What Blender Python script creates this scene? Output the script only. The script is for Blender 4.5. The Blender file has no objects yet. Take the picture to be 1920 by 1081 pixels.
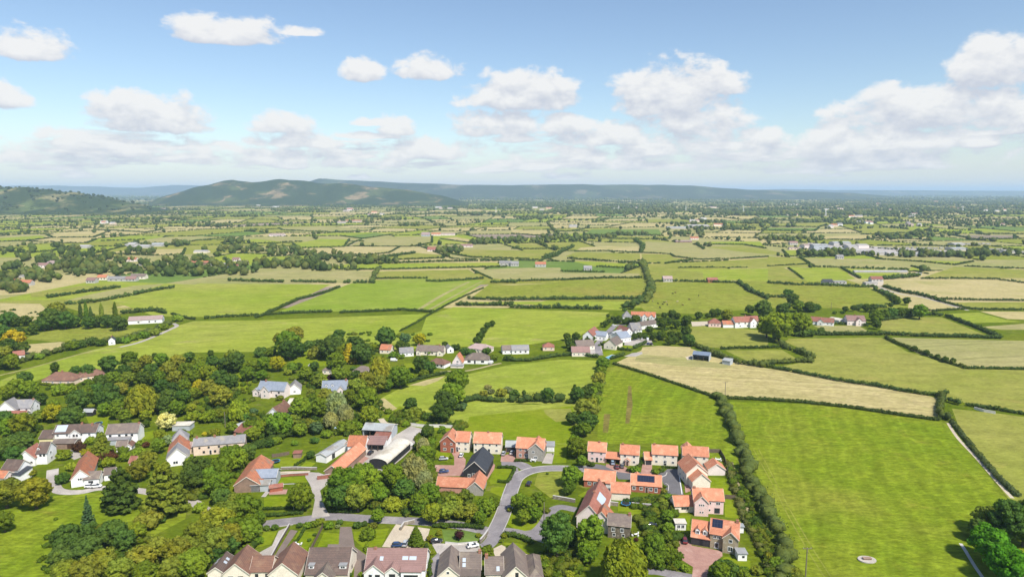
import bpy, math, random
import numpy as np
from mathutils import Vector
R = math.radians
random.seed(7)
rng = np.random.default_rng(11)
SC = bpy.context.scene
COL = SC.collection

# ------------------------------------------------------------------ camera
HC, FPX, PITCH = 120.0, 1280.0, R(8.11)
SP, CP = math.sin(PITCH), math.cos(PITCH)
cam = bpy.data.cameras.new('camera'); cam.lens = 24.0; cam.sensor_width = 36.0
cam.clip_start = 1.0; cam.clip_end = 90000.0
camo = bpy.data.objects.new('camera', cam); COL.objects.link(camo)
camo.location = (0, 0, HC); camo.rotation_euler = (R(90) - PITCH, 0, 0)
SC.camera = camo

def P(px, py, z=0.0):
    """ground point seen at a place of the survey photograph, on the plane of height z"""
    dx, dy = (px - 960.0) / FPX, (py - 540.5) / FPX
    t = (HC - z) / (SP + dy * CP)
    return (dx * t, (CP - dy * SP) * t)
def W2P(x, y, z):
    d = y * CP - (z - HC) * SP
    return (960 + FPX * x / d, 540.5 - FPX * ((z - HC) * CP + y * SP) / d, d)
CROPS = {'C1': (0, 640, 4), 'C2': (0, 811, 4), 'C3': (400, 640, 4), 'C4': (400, 811, 4), 'C5': (780, 770, 6), 'C6': (780, 901, 6),
         'C7': (1060, 780, 5.647), 'C8': (1060, 890, 5.647), 'M1': (0, 540, 4), 'M2': (480, 540, 4), 'M3': (960, 540, 4), 'M4': (1440, 540, 4),
         'F1': (0, 330, 4), 'F2': (480, 330, 4), 'F3': (960, 330, 4), 'F4': (1440, 330, 4), 'V1': (1060, 560, 8), 'V2': (700, 620, 8),
         'V3': (1280, 560, 5.0526), 'R1': (1340, 740, 3.1707), 'X': (0, 0, 1), 'K7': (420, 840, 7.205), 'K6': (560, 780, 7.208), 'K8': (0, 770, 6.62)}
def Q(c, x, y):
    a, b, s = CROPS[c]
    return (a + x / s, b + y / s)

# ------------------------------------------------------------------ objects
def tag(o, label=None, cat=None, group=None, kind=None):
    if label: o['label'] = label
    if cat: o['category'] = cat
    if group: o['group'] = group
    if kind: o['kind'] = kind
    return o
def empty(name, loc=(0, 0, 0), rz=0.0):
    o = bpy.data.objects.new(name, None); COL.objects.link(o)
    o.location = loc; o.rotation_euler = (0, 0, rz); o.empty_display_size = 0.5
    return o
def link(name, me, parent=None, loc=None, rz=None, scale=None):
    o = bpy.data.objects.new(name, me); COL.objects.link(o)
    if parent is not None: o.parent = parent
    if loc is not None: o.location = loc
    if rz is not None: o.rotation_euler = (0, 0, rz)
    if scale is not None: o.scale = scale
    return o

class MB:
    """mesh builder: polygons gathered into one mesh"""
    def __init__(self): self.v = []; self.f = []; self.m = []
    def add(self, vs, fs, mi=0):
        b = len(self.v); self.v += [tuple(map(float, p)) for p in vs]
        for f in fs: self.f.append([b + i for i in f]); self.m.append(mi)
    def box(self, x0, y0, z0, x1, y1, z1, mi=0):
        self.add([(x0, y0, z0), (x1, y0, z0), (x1, y1, z0), (x0, y1, z0), (x0, y0, z1), (x1, y0, z1), (x1, y1, z1), (x0, y1, z1)],
                 [(0, 3, 2, 1), (4, 5, 6, 7), (0, 1, 5, 4), (1, 2, 6, 5), (2, 3, 7, 6), (3, 0, 4, 7)], mi)
    def hexa(self, lo, hi, mi=0):
        self.add(list(lo) + list(hi), [(0, 3, 2, 1), (4, 5, 6, 7), (0, 1, 5, 4), (1, 2, 6, 5), (2, 3, 7, 6), (3, 0, 4, 7)], mi)
    def tube(self, p0, p1, r0, r1=None, n=6, mi=0, caps=True):
        r1 = r0 if r1 is None else r1
        a, b = Vector(p0), Vector(p1); d = (b - a).normalized()
        u = d.orthogonal().normalized(); w = d.cross(u)
        vs = []
        for c, r in ((a, r0), (b, r1)):
            for k in range(n):
                t = 2 * math.pi * k / n
                vs.append(c + u * (r * math.cos(t)) + w * (r * math.sin(t)))
        fs = [(k, (k + 1) % n, n + (k + 1) % n, n + k) for k in range(n)]
        if caps: fs += [tuple(reversed(range(n))), tuple(range(n, 2 * n))]
        self.add(vs, fs, mi)
    def mesh(self, name, mats, smooth=False):
        me = bpy.data.meshes.new(name); me.from_pydata(self.v, [], self.f)
        if not isinstance(mats, (list, tuple)): mats = [mats]
        for m in mats: me.materials.append(m)
        if len(mats) > 1: me.polygons.foreach_set('material_index', self.m)
        if smooth: me.polygons.foreach_set('use_smooth', [True] * len(self.f))
        me.update(); return me
    def build(self, name, mats, parent=None, smooth=False, **k):
        return link(name, self.mesh(name, mats, smooth), parent, **k)

def np_mesh(name, verts, faces_list, mats, mat_index=None, smooth=None):
    """fast mesh from numpy: faces_list = list of (k, n) index arrays of quads / tris"""
    me = bpy.data.meshes.new(name)
    me.vertices.add(len(verts)); me.vertices.foreach_set('co', np.asarray(verts, np.float32).ravel())
    sizes = np.concatenate([np.full(len(f), f.shape[1], np.int32) for f in faces_list])
    loops = np.concatenate([f.astype(np.int32).ravel() for f in faces_list])
    me.loops.add(len(loops)); me.loops.foreach_set('vertex_index', loops)
    me.polygons.add(len(sizes))
    st = np.zeros(len(sizes), np.int32); st[1:] = np.cumsum(sizes)[:-1]
    me.polygons.foreach_set('loop_start', st); me.polygons.foreach_set('loop_total', sizes)
    for m in mats: me.materials.append(m)
    if mat_index is not None: me.polygons.foreach_set('material_index', mat_index.astype(np.int32))
    if smooth is not None: me.polygons.foreach_set('use_smooth', smooth)
    me.update(calc_edges=True); me.validate()
    return me

# ------------------------------------------------------------------ materials
def srgb(c):
    return tuple((x / 255 / 12.92 if x <= 10.31 else ((x / 255 + .055) / 1.055) ** 2.4) for x in c)
class NT:
    def __init__(self, tree): self.t = tree; self.n = tree.nodes; self.l = tree.links
    def node(self, ty, ins=None, **kw):
        nd = self.n.new(ty)
        for k, v in kw.items(): setattr(nd, k, v)
        for k, v in (ins or {}).items():
            if isinstance(v, bpy.types.NodeSocket): self.l.new(v, nd.inputs[k])
            else: nd.inputs[k].default_value = v
        return nd
    def math(self, op, a, b=0.0, c=None, clamp=False):
        ins = {0: a, 1: b}
        if c is not None: ins[2] = c
        return self.node('ShaderNodeMath', ins, operation=op, use_clamp=clamp).outputs[0]
    def mix(self, f, a, b, mode='MIX'):
        nd = self.node('ShaderNodeMix', {0: f, 6: a if isinstance(a, bpy.types.NodeSocket) else (*a[:3], 1), 7: b if isinstance(b, bpy.types.NodeSocket) else (*b[:3], 1)}, data_type='RGBA', blend_type=mode)
        return nd.outputs[2]
    def noise(self, co, scale, detail=4, rough=.55, dist=0.0):
        return self.node('ShaderNodeTexNoise', {'Vector': co, 'Scale': scale, 'Detail': detail, 'Roughness': rough, 'Distortion': dist}).outputs[0]
    def ramp(self, f, lo, hi, smooth=True):
        nd = self.node('ShaderNodeMapRange', {0: f, 1: lo, 2: hi, 3: 0.0, 4: 1.0}); nd.interpolation_type = 'SMOOTHSTEP' if smooth else 'LINEAR'
        return nd.outputs[0]
    def scale(self, co, s):
        return self.node('ShaderNodeVectorMath', {0: co, 1: s}, operation='MULTIPLY').outputs[0]
MATS = {}
def new_mat(name):
    m = bpy.data.materials.new(name); m.use_nodes = True
    nt = NT(m.node_tree); nt.n.clear()
    out = nt.node('ShaderNodeOutputMaterial')
    bs = nt.node('ShaderNodeBsdfPrincipled'); nt.l.new(bs.outputs[0], out.inputs[0])
    return m, nt, bs
def M(name, c1, c2=None, scale=.6, rough=.85, spec=.3, fine=None, course=None, metal=0.0, bump=0.0, coord='Object', c3=None):
    """weathered surface: two colours mixed by noise, a fine speckle and (course) rows of tiles, bricks or boards of that height"""
    if name in MATS: return MATS[name]
    m, nt, bs = new_mat(name)
    co = nt.node('ShaderNodeTexCoord').outputs['Object'] if coord == 'Object' else nt.node('ShaderNodeNewGeometry').outputs['Position']
    c2 = c2 or tuple(x * .8 for x in c1)
    roofy = name.endswith(('tiles', 'slates')); rnd = None
    if roofy:
        rnd = nt.node('ShaderNodeObjectInfo').outputs['Random']
        z0 = nt.node('ShaderNodeSeparateXYZ', {0: co}).outputs[2]
        co0 = co; co = nt.node('ShaderNodeVectorMath', {0: co, 1: nt.node('ShaderNodeCombineXYZ', {0: nt.math('MULTIPLY', rnd, 90.0), 1: nt.math('MULTIPLY', rnd, 57.0), 2: 0.0}).outputs[0]}, operation='ADD').outputs[0]
    f = nt.ramp(nt.noise(co, scale, 5, .6), .3, .7)
    col = nt.mix(f, c1, c2)
    if c3:
        f3 = nt.ramp(nt.noise(nt.scale(co, (1.3, 1.3, .9)), scale * .35, 4, .6), .52, .68)
        col = nt.mix(f3, col, c3)
    fn = nt.noise(co, fine or scale * 9, 3, .7)
    k = nt.node('ShaderNodeMapRange', {0: fn, 1: .25, 2: .75, 3: .78, 4: 1.2}).outputs[0]
    if roofy: k = nt.math('MULTIPLY', k, nt.node('ShaderNodeMapRange', {0: rnd, 3: .82, 4: 1.12}).outputs[0])
    if course:
        sep = nt.node('ShaderNodeSeparateXYZ', {0: co})
        row = nt.math('FRACT', nt.math('DIVIDE', sep.outputs[2], course))
        rk = nt.node('ShaderNodeMapRange', {0: row, 1: 0.0, 2: .35, 3: .68, 4: 1.06}).outputs[0]
        k = nt.math('MULTIPLY', k, rk)
    col = nt.mix(1.0, col, nt.node('ShaderNodeCombineXYZ', {0: k, 1: k, 2: k}).outputs[0], 'MULTIPLY')
    nt.l.new(col, bs.inputs['Base Color'])
    bs.inputs['Roughness'].default_value = rough; bs.inputs['Specular IOR Level'].default_value = spec; bs.inputs['Metallic'].default_value = metal
    if bump:
        b = nt.node('ShaderNodeBump', {'Strength': bump, 'Distance': .05, 'Height': fn}); nt.l.new(b.outputs[0], bs.inputs['Normal'])
    MATS[name] = m; return m
def grass(name, c1, c2, c3=None, s=.05, streak=None, dry=None, amp=1.0):
    """pasture: broad patches, tufts and mottling, optional mowing streaks in direction streak (radians)"""
    if name in MATS: return MATS[name]
    m, nt, bs = new_mat(name)
    co = nt.node('ShaderNodeNewGeometry').outputs['Position']
    f = nt.ramp(nt.noise(co, s, 5, .6, .6), .33, .67)
    col = nt.mix(f, c1, c2)
    if c3: col = nt.mix(nt.ramp(nt.noise(co, s * .35, 4, .55), .5, .72), col, c3)
    if dry: col = nt.mix(nt.ramp(nt.noise(nt.scale(co, (1, 1.4, 1)), s * 1.7, 6, .7), .56, .74), col, dry)
    t1 = nt.noise(nt.scale(co, (.55, 1.0, 1)), s * 7, 5, .75)
    k1 = nt.node('ShaderNodeMapRange', {0: t1, 1: .3, 2: .7, 3: 1 - .34 * amp, 4: 1 + .26 * amp}).outputs[0]
    t2 = nt.noise(nt.scale(co, (.55, 1.3, 1)), .55, 4, .8)
    k2 = nt.node('ShaderNodeMapRange', {0: t2, 1: .3, 2: .7, 3: 1 - .38 * amp, 4: 1 + .3 * amp}).outputs[0]
    k = nt.math('MULTIPLY', k1, k2)
    # scattered dark tussocks
    t3 = nt.ramp(nt.noise(nt.scale(co, (.6, 1.3, 1)), .16, 4, .8), .64, .74)
    k = nt.math('MULTIPLY', k, nt.node('ShaderNodeMapRange', {0: t3, 3: 1.0, 4: 1 - .42 * amp}).outputs[0])
    if streak is not None:
        sep = nt.node('ShaderNodeSeparateXYZ', {0: co})
        d = nt.math('ADD', nt.math('MULTIPLY', sep.outputs[0], -math.sin(streak)), nt.math('MULTIPLY', sep.outputs[1], math.cos(streak)))
        d = nt.math('ADD', d, nt.math('MULTIPLY', nt.noise(co, .02, 2), 14.0))
        w = nt.noise(nt.node('ShaderNodeCombineXYZ', {0: d, 1: 0.0, 2: 0.0}).outputs[0], .22, 2, .6)
        k = nt.math('MULTIPLY', k, nt.node('ShaderNodeMapRange', {0: w, 1: .3, 2: .7, 3: .8, 4: 1.17}).outputs[0])
    col = nt.mix(1.0, col, nt.node('ShaderNodeCombineXYZ', {0: k, 1: k, 2: k}).outputs[0], 'MULTIPLY')
    nt.l.new(col, bs.inputs['Base Color'])
    bs.inputs['Roughness'].default_value = 1.0; bs.inputs['Specular IOR Level'].default_value = 0.0
    MATS[name] = m; return m
def leaf_mat(name, dark=.75, noise_scale=.35):
    """foliage tinted by each object's own colour"""
    if name in MATS: return MATS[name]
    m, nt, bs = new_mat(name); nt.n.remove(bs)
    out = [n for n in nt.n if n.type == 'OUTPUT_MATERIAL'][0]
    oi = nt.node('ShaderNodeObjectInfo')
    pos = nt.node('ShaderNodeNewGeometry').outputs['Position']
    f = nt.noise(pos, noise_scale, 4, .65)
    k = nt.node('ShaderNodeMapRange', {0: f, 1: .3, 2: .7, 3: .72, 4: 1.28}).outputs[0]
    f2 = nt.noise(pos, noise_scale * 6, 2, .6)
    k = nt.math('MULTIPLY', k, nt.node('ShaderNodeMapRange', {0: f2, 1: .3, 2: .7, 3: .75, 4: 1.2}).outputs[0])
    warm = nt.mix(nt.ramp(nt.noise(pos, noise_scale * .6, 2), .4, .7), oi.outputs['Color'], (1.2, 1.08, .75), 'MULTIPLY')
    col = nt.mix(1.0, warm, nt.node('ShaderNodeCombineXYZ', {0: k, 1: k, 2: k}).outputs[0], 'MULTIPLY')
    d = nt.node('ShaderNodeBsdfDiffuse', {'Color': col})
    t = nt.node('ShaderNodeBsdfTranslucent', {'Color': nt.mix(1.0, col, (1.1, 1.15, .5), 'MULTIPLY')})
    ms = nt.node('ShaderNodeMixShader', {0: .28, 1: d.outputs[0], 2: t.outputs[0]})
    nt.l.new(ms.outputs[0], out.inputs[0])
    MATS[name] = m; return m
EXPOSURE = 1.16
SUN_E = 2.9
SKY_E = 0.067
SKY_TINT = (1.0, 1.0, 1.0)
CLOUD_LIT = (6.2, 6.15, 6.1); CLOUD_SHADE = (4.2, 4.4, 4.95); VEIL = (4.7, 5.1, 5.6)
HAZE_COL = (.56, .75, 1.0); HAZE_D = 5.6e-5
# ------------------------------------------------------------------ render settings, light, sky
SC.render.engine = 'CYCLES'
SC.cycles.use_denoising = True
try: SC.cycles.denoiser = 'OPENIMAGEDENOISE'
except Exception: pass
SC.cycles.max_bounces = 5; SC.cycles.diffuse_bounces = 2; SC.cycles.glossy_bounces = 2; SC.cycles.transmission_bounces = 2
SC.cycles.transparent_max_bounces = 4; SC.cycles.volume_bounces = 1
SC.view_settings.view_transform = 'Standard'; SC.view_settings.look = 'None'
SC.view_settings.exposure = EXPOSURE; SC.view_settings.gamma = 1.0
SUN_EL, SUN_AZ = R(52), R(145)          # azimuth clockwise from the view direction
sd = Vector((math.cos(SUN_EL) * math.sin(SUN_AZ), math.cos(SUN_EL) * math.cos(SUN_AZ), math.sin(SUN_EL)))
sl = bpy.data.lights.new('sun', 'SUN'); sl.energy = SUN_E; sl.angle = R(4); sl.color = (1.0, .95, .87)
so = bpy.data.objects.new('sun', sl); COL.objects.link(so); so.rotation_euler = sd.to_track_quat('Z', 'Y').to_euler()

wd = bpy.data.worlds.new('World'); SC.world = wd; wd.use_nodes = True
nt = NT(wd.node_tree); nt.n.clear()
wout = nt.node('ShaderNodeOutputWorld'); bg = nt.node('ShaderNodeBackground'); nt.l.new(bg.outputs[0], wout.inputs[0])
sky = nt.node('ShaderNodeTexSky'); sky.sky_type = 'NISHITA'; sky.sun_disc = False
sky.sun_elevation = SUN_EL; sky.sun_rotation = SUN_AZ; sky.altitude = 100; sky.air_density = 1.0; sky.dust_density = .6; sky.ozone_density = 2.0
dirv = nt.node('ShaderNodeTexCoord').outputs['Generated']
nrm = nt.node('ShaderNodeVectorMath', {0: dirv}, operation='NORMALIZE').outputs[0]
sp = nt.node('ShaderNodeSeparateXYZ', {0: nrm})
AZ = nt.math('ARCTAN2', sp.outputs[0], sp.outputs[1])
EL = nt.math('ARCSINE', sp.outputs[2])
def ang(px, py):
    dx, dy = (px - 960.0) / FPX, (py - 540.5) / FPX
    v = Vector((dx, CP - dy * SP, -SP - dy * CP)).normalized()
    return math.atan2(v.x, v.y), math.asin(v.z)
# cumulus clouds of the survey: centre x, base y, half width, height, strength (pixels of the photograph -> directions)
CL = [(65, 100, 85, 52, 1), (10, 192, 60, 42, .9), (430, 72, 115, 44, 1), (540, 62, 70, 14, .55), (682, 142, 46, 44, 1), (806, 140, 72, 42, 1),
      (975, 190, 118, 66, 1.05), (1030, 165, 60, 40, .9), (940, 232, 95, 34, .75), (1255, 196, 138, 84, 1.1), (1350, 170, 55, 46, .8), (1300, 232, 115, 56, .9), (1240, 262, 150, 46, .7),
      (1870, 140, 115, 88, 1.1), (1720, 228, 180, 78, 1.1), (1900, 225, 140, 70, 1.0), (1560, 274, 72, 62, 1.0), (1700, 268, 200, 48, .8), (1430, 276, 70, 36, .9), (1600, 310, 260, 40, .6),
      (285, 232, 135, 62, 1.05), (270, 205, 70, 36, .9), (130, 258, 70, 26, .75), (530, 242, 78, 40, 1), (560, 268, 110, 34, .85), (740, 246, 42, 36, 1), (270, 290, 190, 36, .65), (950, 250, 110, 30, .6),
      (1130, 262, 90, 44, .85), (820, 290, 150, 34, .6), (560, 305, 260, 30, .55), (1150, 310, 300, 36, .6), (100, 300, 130, 30, .5)]
n3 = nt.scale(nt.node('ShaderNodeCombineXYZ', {0: AZ, 1: nt.math('MULTIPLY', EL, 1.7), 2: 0.0}).outputs[0], (1, 1, 1))
rc = random.Random(17)
CL += [(rc.uniform(-20, 1940), rc.uniform(228, 338), 0, 0, rc.uniform(.6, .95)) for _ in range(20)]
CL = [c if c[2] else (c[0], c[1], rc.uniform(26, 95) * (1.25 - (c[1] - 228) / 220), rc.uniform(9, 26) * (1.3 - (c[1] - 228) / 150), c[4]) for c in CL]
def cloud_field(el_off):
    el = nt.math('ADD', EL, el_off)
    co = nt.node('ShaderNodeCombineXYZ', {0: AZ, 1: nt.math('MULTIPLY', el, 1.5), 2: 0.0}).outputs[0]
    n1 = nt.node('ShaderNodeTexNoise', {'Vector': co, 'Scale': 20.0, 'Detail': 9.0, 'Roughness': .6, 'Distortion': .15}).outputs[0]
    n2 = nt.node('ShaderNodeTexNoise', {'Vector': co, 'Scale': 7.0, 'Detail': 3.0, 'Roughness': .5}).outputs[0]
    best = None
    for (cx, by, hw, hh, st) in CL:
        a0, e0 = ang(cx, by); a1, _ = ang(cx + hw, by); _, e1 = ang(cx, by - hh)
        w, h = abs(a1 - a0) * 1.03, abs(e1 - e0) * 1.06
        u = nt.math('DIVIDE', nt.math('SUBTRACT', AZ, a0), w)
        ve = nt.math('SUBTRACT', el, e0)
        up = nt.math('DIVIDE', nt.math('MAXIMUM', ve, 0.0), h)
        dn = nt.math('DIVIDE', nt.math('MINIMUM', ve, 0.0), h * .3)
        d = nt.math('ADD', nt.math('MULTIPLY', u, u), nt.math('ADD', nt.math('MULTIPLY', up, up), nt.math('MULTIPLY', dn, dn)))
        v = nt.math('MULTIPLY', nt.math('SUBTRACT', 1.0, d), st)
        best = v if best is None else nt.math('SMOOTH_MAX', best, v, .25)
    best = nt.math('MAXIMUM', best, -1.2)
    # thin broken streets of cloud low over the horizon
    sco = nt.node('ShaderNodeCombineXYZ', {0: nt.math('MULTIPLY', AZ, 3.2), 1: nt.math('MULTIPLY', el, 18.0), 2: 3.7}).outputs[0]
    st = nt.node('ShaderNodeTexNoise', {'Vector': sco, 'Scale': 2.6, 'Detail': 6.0, 'Roughness': .62, 'Distortion': .4}).outputs[0]
    low = nt.math('MULTIPLY', nt.ramp(el, .012, .03), nt.math('SUBTRACT', 1.0, nt.ramp(el, .055, .115)))
    lowv = nt.math('MULTIPLY', nt.math('SUBTRACT', nt.math('MULTIPLY', st, low), .455), 5.0)
    f = nt.math('ADD', best, nt.math('MULTIPLY', nt.math('SUBTRACT', n1, .5), 3.2))
    f = nt.math('ADD', f, nt.math('MULTIPLY', nt.math('SUBTRACT', n2, .5), .9))
    return nt.math('MAXIMUM', f, lowv)
f0 = cloud_field(0.0); f1 = cloud_field(.016)
dens = nt.ramp(f0, -.04, .56)
lit = nt.node('ShaderNodeMapRange', {0: nt.math('SUBTRACT', f0, f1), 1: -.55, 2: .55, 3: 0.0, 4: 1.0}).outputs[0]
ccol = nt.mix(lit, CLOUD_SHADE, CLOUD_LIT)
skyc = nt.mix(1.0, sky.outputs[0], SKY_TINT, 'MULTIPLY')
skyc = nt.mix(nt.math('MULTIPLY', nt.math('SUBTRACT', 1.0, nt.ramp(EL, -.01, .085)), .68), skyc, VEIL)
allsky = nt.mix(nt.math('MULTIPLY', dens, .95), skyc, ccol)
nt.l.new(allsky, bg.inputs[0]); bg.inputs[1].default_value = SKY_E
try: wd.cycles.sampling_method = 'MANUAL'; wd.cycles.sample_map_resolution = 512
except Exception: pass

# ------------------------------------------------------------------ haze: one even body of air
m = bpy.data.materials.new('hazy_air'); m.use_nodes = True; nt = NT(m.node_tree); nt.n.clear()
o_ = nt.node('ShaderNodeOutputMaterial'); pv = nt.node('ShaderNodeVolumePrincipled')
pv.inputs['Color'].default_value = (*HAZE_COL, 1); pv.inputs['Density'].default_value = HAZE_D; pv.inputs['Anisotropy'].default_value = 0.0
nt.l.new(pv.outputs[0], o_.inputs[1])
hz = MB(); hz.box(-42000, -2500, -1.5, 42000, 44000, 300.0)
HZ = hz.build('haze', m); tag(HZ, kind='stuff')
# ------------------------------------------------------------------ ground, fields, hills
G = {
 'lush': grass('lush_pasture', (.145, .204, .012), (.178, .222, .016), (.2, .218, .026), s=.035, streak=1.25, dry=(.2, .2, .025)),
 'bright': grass('bright_pasture', (.215, .27, .03), (.255, .29, .04), (.28, .29, .06), s=.012, dry=(.3, .28, .09), streak=.5, amp=.7),
 'bright2': grass('mown_pasture', (.18, .25, .025), (.22, .275, .04), (.27, .28, .07), s=.012, streak=.85, amp=.6),
 'yellow': grass('yellowing_pasture', (.21, .23, .04), (.245, .245, .055), (.27, .255, .07), s=.014, dry=(.3, .26, .07), amp=.75),
 'olive': grass('rough_pasture', (.195, .225, .03), (.225, .24, .04), (.25, .225, .05), s=.02, dry=(.2, .16, .04), amp=1.0),
 'pale': grass('pale_hay_meadow', (.27, .26, .095), (.31, .28, .12), (.24, .25, .08), s=.012, amp=.6, streak=.2),
 'straw': grass('cut_hay_stubble', (.37, .315, .135), (.42, .35, .165), (.33, .295, .115), s=.03, amp=.75, streak=-.25, dry=(.3, .29, .1)),
 'straw2': grass('dry_paddock', (.36, .31, .14), (.42, .35, .17), (.3, .28, .1), s=.04, amp=.6),
 'green2': grass('green_crop', (.115, .18, .035), (.14, .2, .045), (.15, .2, .06), s=.012, amp=.6),
 'soil': grass('bare_ploughed_soil', (.23, .19, .14), (.28, .22, .17), (.2, .17, .12), s=.015, amp=.6),
 'wornstrip': grass('worn_brown_strip', (.15, .125, .035), (.19, .16, .045), (.13, .15, .02), s=.05),
 'lawn': grass('garden_lawn', (.145, .2, .008), (.175, .22, .012), (.19, .22, .018), s=.06, dry=(.23, .22, .03), amp=.55),
 'garden': grass('garden_ground', (.085, .125, .008), (.12, .155, .01), (.14, .165, .015), s=.05, dry=(.18, .17, .05), amp=.9),
 'far': grass('distant_country', (.07, .1, .03), (.11, .135, .045), (.16, .165, .075), s=.0022, dry=(.26, .23, .13), amp=.7),
}
SHEETS = []
def stack_z(pts, base=-.16):
    """each sheet lies 5 mm above every earlier sheet it may touch"""
    xs, ys = [p[0] for p in pts], [p[1] for p in pts]; bb = (min(xs), max(xs), min(ys), max(ys)); z = base
    for (b, zz) in SHEETS:
        if zz >= z - .0045 and b[0] < bb[1] and bb[0] < b[1] and b[2] < bb[3] and bb[2] < b[3]: z = zz + .005
    SHEETS.append((bb, z)); return z
def poly_sheet(name, pts, mat, z=None, kind='structure', label=None, cat=None, parent=None):
    if z is None: z = stack_z(pts)
    from mathutils.geometry import tessellate_polygon
    me = bpy.data.meshes.new(name)
    tris = tessellate_polygon([[Vector((p[0], p[1], 0)) for p in pts]])
    fs = []
    for t in tris:
        a, b, c = (Vector(pts[i][:2]) for i in t)
        fs.append(t if (b - a).cross(c - a) > 0 else (t[0], t[2], t[1]))
    me.from_pydata([(p[0], p[1], z) for p in pts], [], fs); me.materials.append(mat); me.update()
    o = link(name, me, parent); tag(o, label, cat, None, kind); return o

# the ground: one sheet to the horizon
gm = MB(); N = 24
gm.add([(-40000, -2000, -.25), (40000, -2000, -.25), (40000, 42500, -.25), (-40000, 42500, -.25)], [(0, 1, 2, 3)])
tag(gm.build('ground', G['far']), kind='structure')
near = [(-420, 40), (420, 40), (700, 700), (-700, 700)]
poly_sheet('village_ground', near, G['garden'], -.18)

# ---- leaf lumps -------------------------------------------------------------
def ico(sub):
    import bmesh
    bm = bmesh.new(); bmesh.ops.create_icosphere(bm, subdivisions=sub, radius=1.0)
    v = np.array([x.co[:] for x in bm.verts]); f = np.array([[y.index for y in x.verts] for x in bm.faces]); bm.free()
    return v, f
ICO1, ICO2 = ico(1), ico(2)
def unit_dirs(n, zmin=-.35):
    d = rng.normal(size=(n * 3 + 8, 3)); d /= np.linalg.norm(d, axis=1)[:, None]
    d = d[d[:, 2] > zmin]
    while len(d) < n: d = np.concatenate([d, d])
    return d[:n]
def leaf_quads(c, r, n, size, zmin=-.35, jit=.5, stretch=1.0, droop=0.0):
    """n leaf sprays on each lump (centres c, radii r (k,3))"""
    k = len(c); d = unit_dirs(k * n, zmin).reshape(k, n, 3)
    p = c[:, None, :] + d * r[:, None, :] * rng.uniform(.86, 1.12, (k, n, 1))
    p = p.reshape(-1, 3); nn = (d / r[:, None, :]).reshape(-1, 3); nn /= np.linalg.norm(nn, axis=1)[:, None]
    nn = nn + rng.normal(size=nn.shape) * jit; nn /= np.linalg.norm(nn, axis=1)[:, None]
    t = rng.normal(size=nn.shape)
    if droop: t = t * (1 - droop) + np.array([0, 0, -1.6]) * droop
    t -= nn * (t * nn).sum(1)[:, None]; t /= np.linalg.norm(t, axis=1)[:, None] + 1e-9
    b = np.cross(nn, t)
    s = size * rng.uniform(.55, 1.3, (len(p), 1)) * .5
    sl = s * stretch
    v = np.stack([p - t * sl - b * s * .7, p - t * sl * .2 + b * s, p + t * sl + b * s * .5, p + t * sl * .1 - b * s], 1).reshape(-1, 3)
    q = np.arange(len(v)).reshape(-1, 4)
    return v, q
def lump_cores(c, r, k=.86, base=ICO1, jit=.12):
    bv, bf = base; n = len(c)
    v = bv[None] * (1 + rng.normal(size=(n, len(bv), 1)) * jit) * r[:, None, :] * k + c[:, None, :]
    f = bf[None] + (np.arange(n) * len(bv))[:, None, None]
    return v.reshape(-1, 3), f.reshape(-1, 3)
def lump_mesh(name, c, r, n, size, mat, base=ICO1, core=.86, zmin=-.35, jit=.5, stretch=1.0, droop=0.0, floor=None):
    cv, cf = lump_cores(c, r, core, base)
    fl = [cf]; vs = [cv]
    if n:
        v, q = leaf_quads(c, r, n, size, zmin, jit, stretch, droop); vs.append(v); fl.append(q + len(cv))
    V = np.concatenate(vs)
    if floor is not None: V[:, 2] = np.maximum(V[:, 2], floor)
    return np_mesh(name, V, fl, [mat])
LEAF = leaf_mat('foliage', noise_scale=.3)
LEAF_FAR = leaf_mat('distant_foliage', noise_scale=.05)

HEDGES = []
def resample(pts, step):
    out = []
    for (a, b) in zip(pts[:-1], pts[1:]):
        a, b = np.array(a), np.array(b); L = np.linalg.norm(b - a); n = max(1, int(L / step))
        for i in range(n): out.append(a + (b - a) * (i + rng.uniform(-.25, .25)) / n)
    out.append(np.array(pts[-1])); return np.array(out)
def hedge(crop, pts, h, w, tint=(.04, .066, .018), gap=0.0, name='hedgerow', label=None, wild=.25, cat='hedge', short=None):
    px = [Q(crop, *p) for p in pts]; g = [P(*p) for p in px]
    dist = np.mean([math.hypot(*p) for p in g])
    big = h >= 3.9
    step = max(w * (.42 if big else .44), .8, dist / 420)
    c2 = resample(g, step); n = len(c2)
    hh = h * rng.uniform(1 - wild, 1 + wild, n); ww = w * .5 * (rng.uniform(.6, 1.25, n) if big else rng.uniform(.85, 1.2, n))
    if big: hh *= np.interp(ww / (w * .5), [.6, 1.25], [.7, 1.15])
    ww = np.maximum(ww, step * .62)
    if gap:
        low = rng.random(n) < gap; hh = np.where(low, hh * .35, hh)
    c = np.column_stack([c2 + rng.normal(size=(n, 2)) * w * (.14 if big else .06), hh * .48])
    r = np.column_stack([ww, ww, hh * .52])
    nq, base = (46, ICO1) if dist < 420 else (18, ICO1) if dist < 800 else (7, ICO1)
    me = lump_mesh(name, c - [*c2[0], 0], r, nq, max(.42, dist * .0016), LEAF if dist < 900 else LEAF_FAR, base=base, floor=-.1)
    o = link(name, me, None, (c2[0][0], c2[0][1], 0)); k_ = rng.uniform(1.3, 1.7); o.color = (*[x * k_ for x in tint], 1)
    tag(o, label, cat, None)
    mid = px[len(px) // 2] if len(px) > 2 else ((px[0][0] + px[-1][0]) / 2, (px[0][1] + px[-1][1]) / 2)
    HEDGES.append(dict(o=o, p=mid, px=px, h=h, len=sum(math.dist(a, b) for a, b in zip(g[:-1], g[1:])), dist=dist, label=label, gap=gap))
    return o

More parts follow.
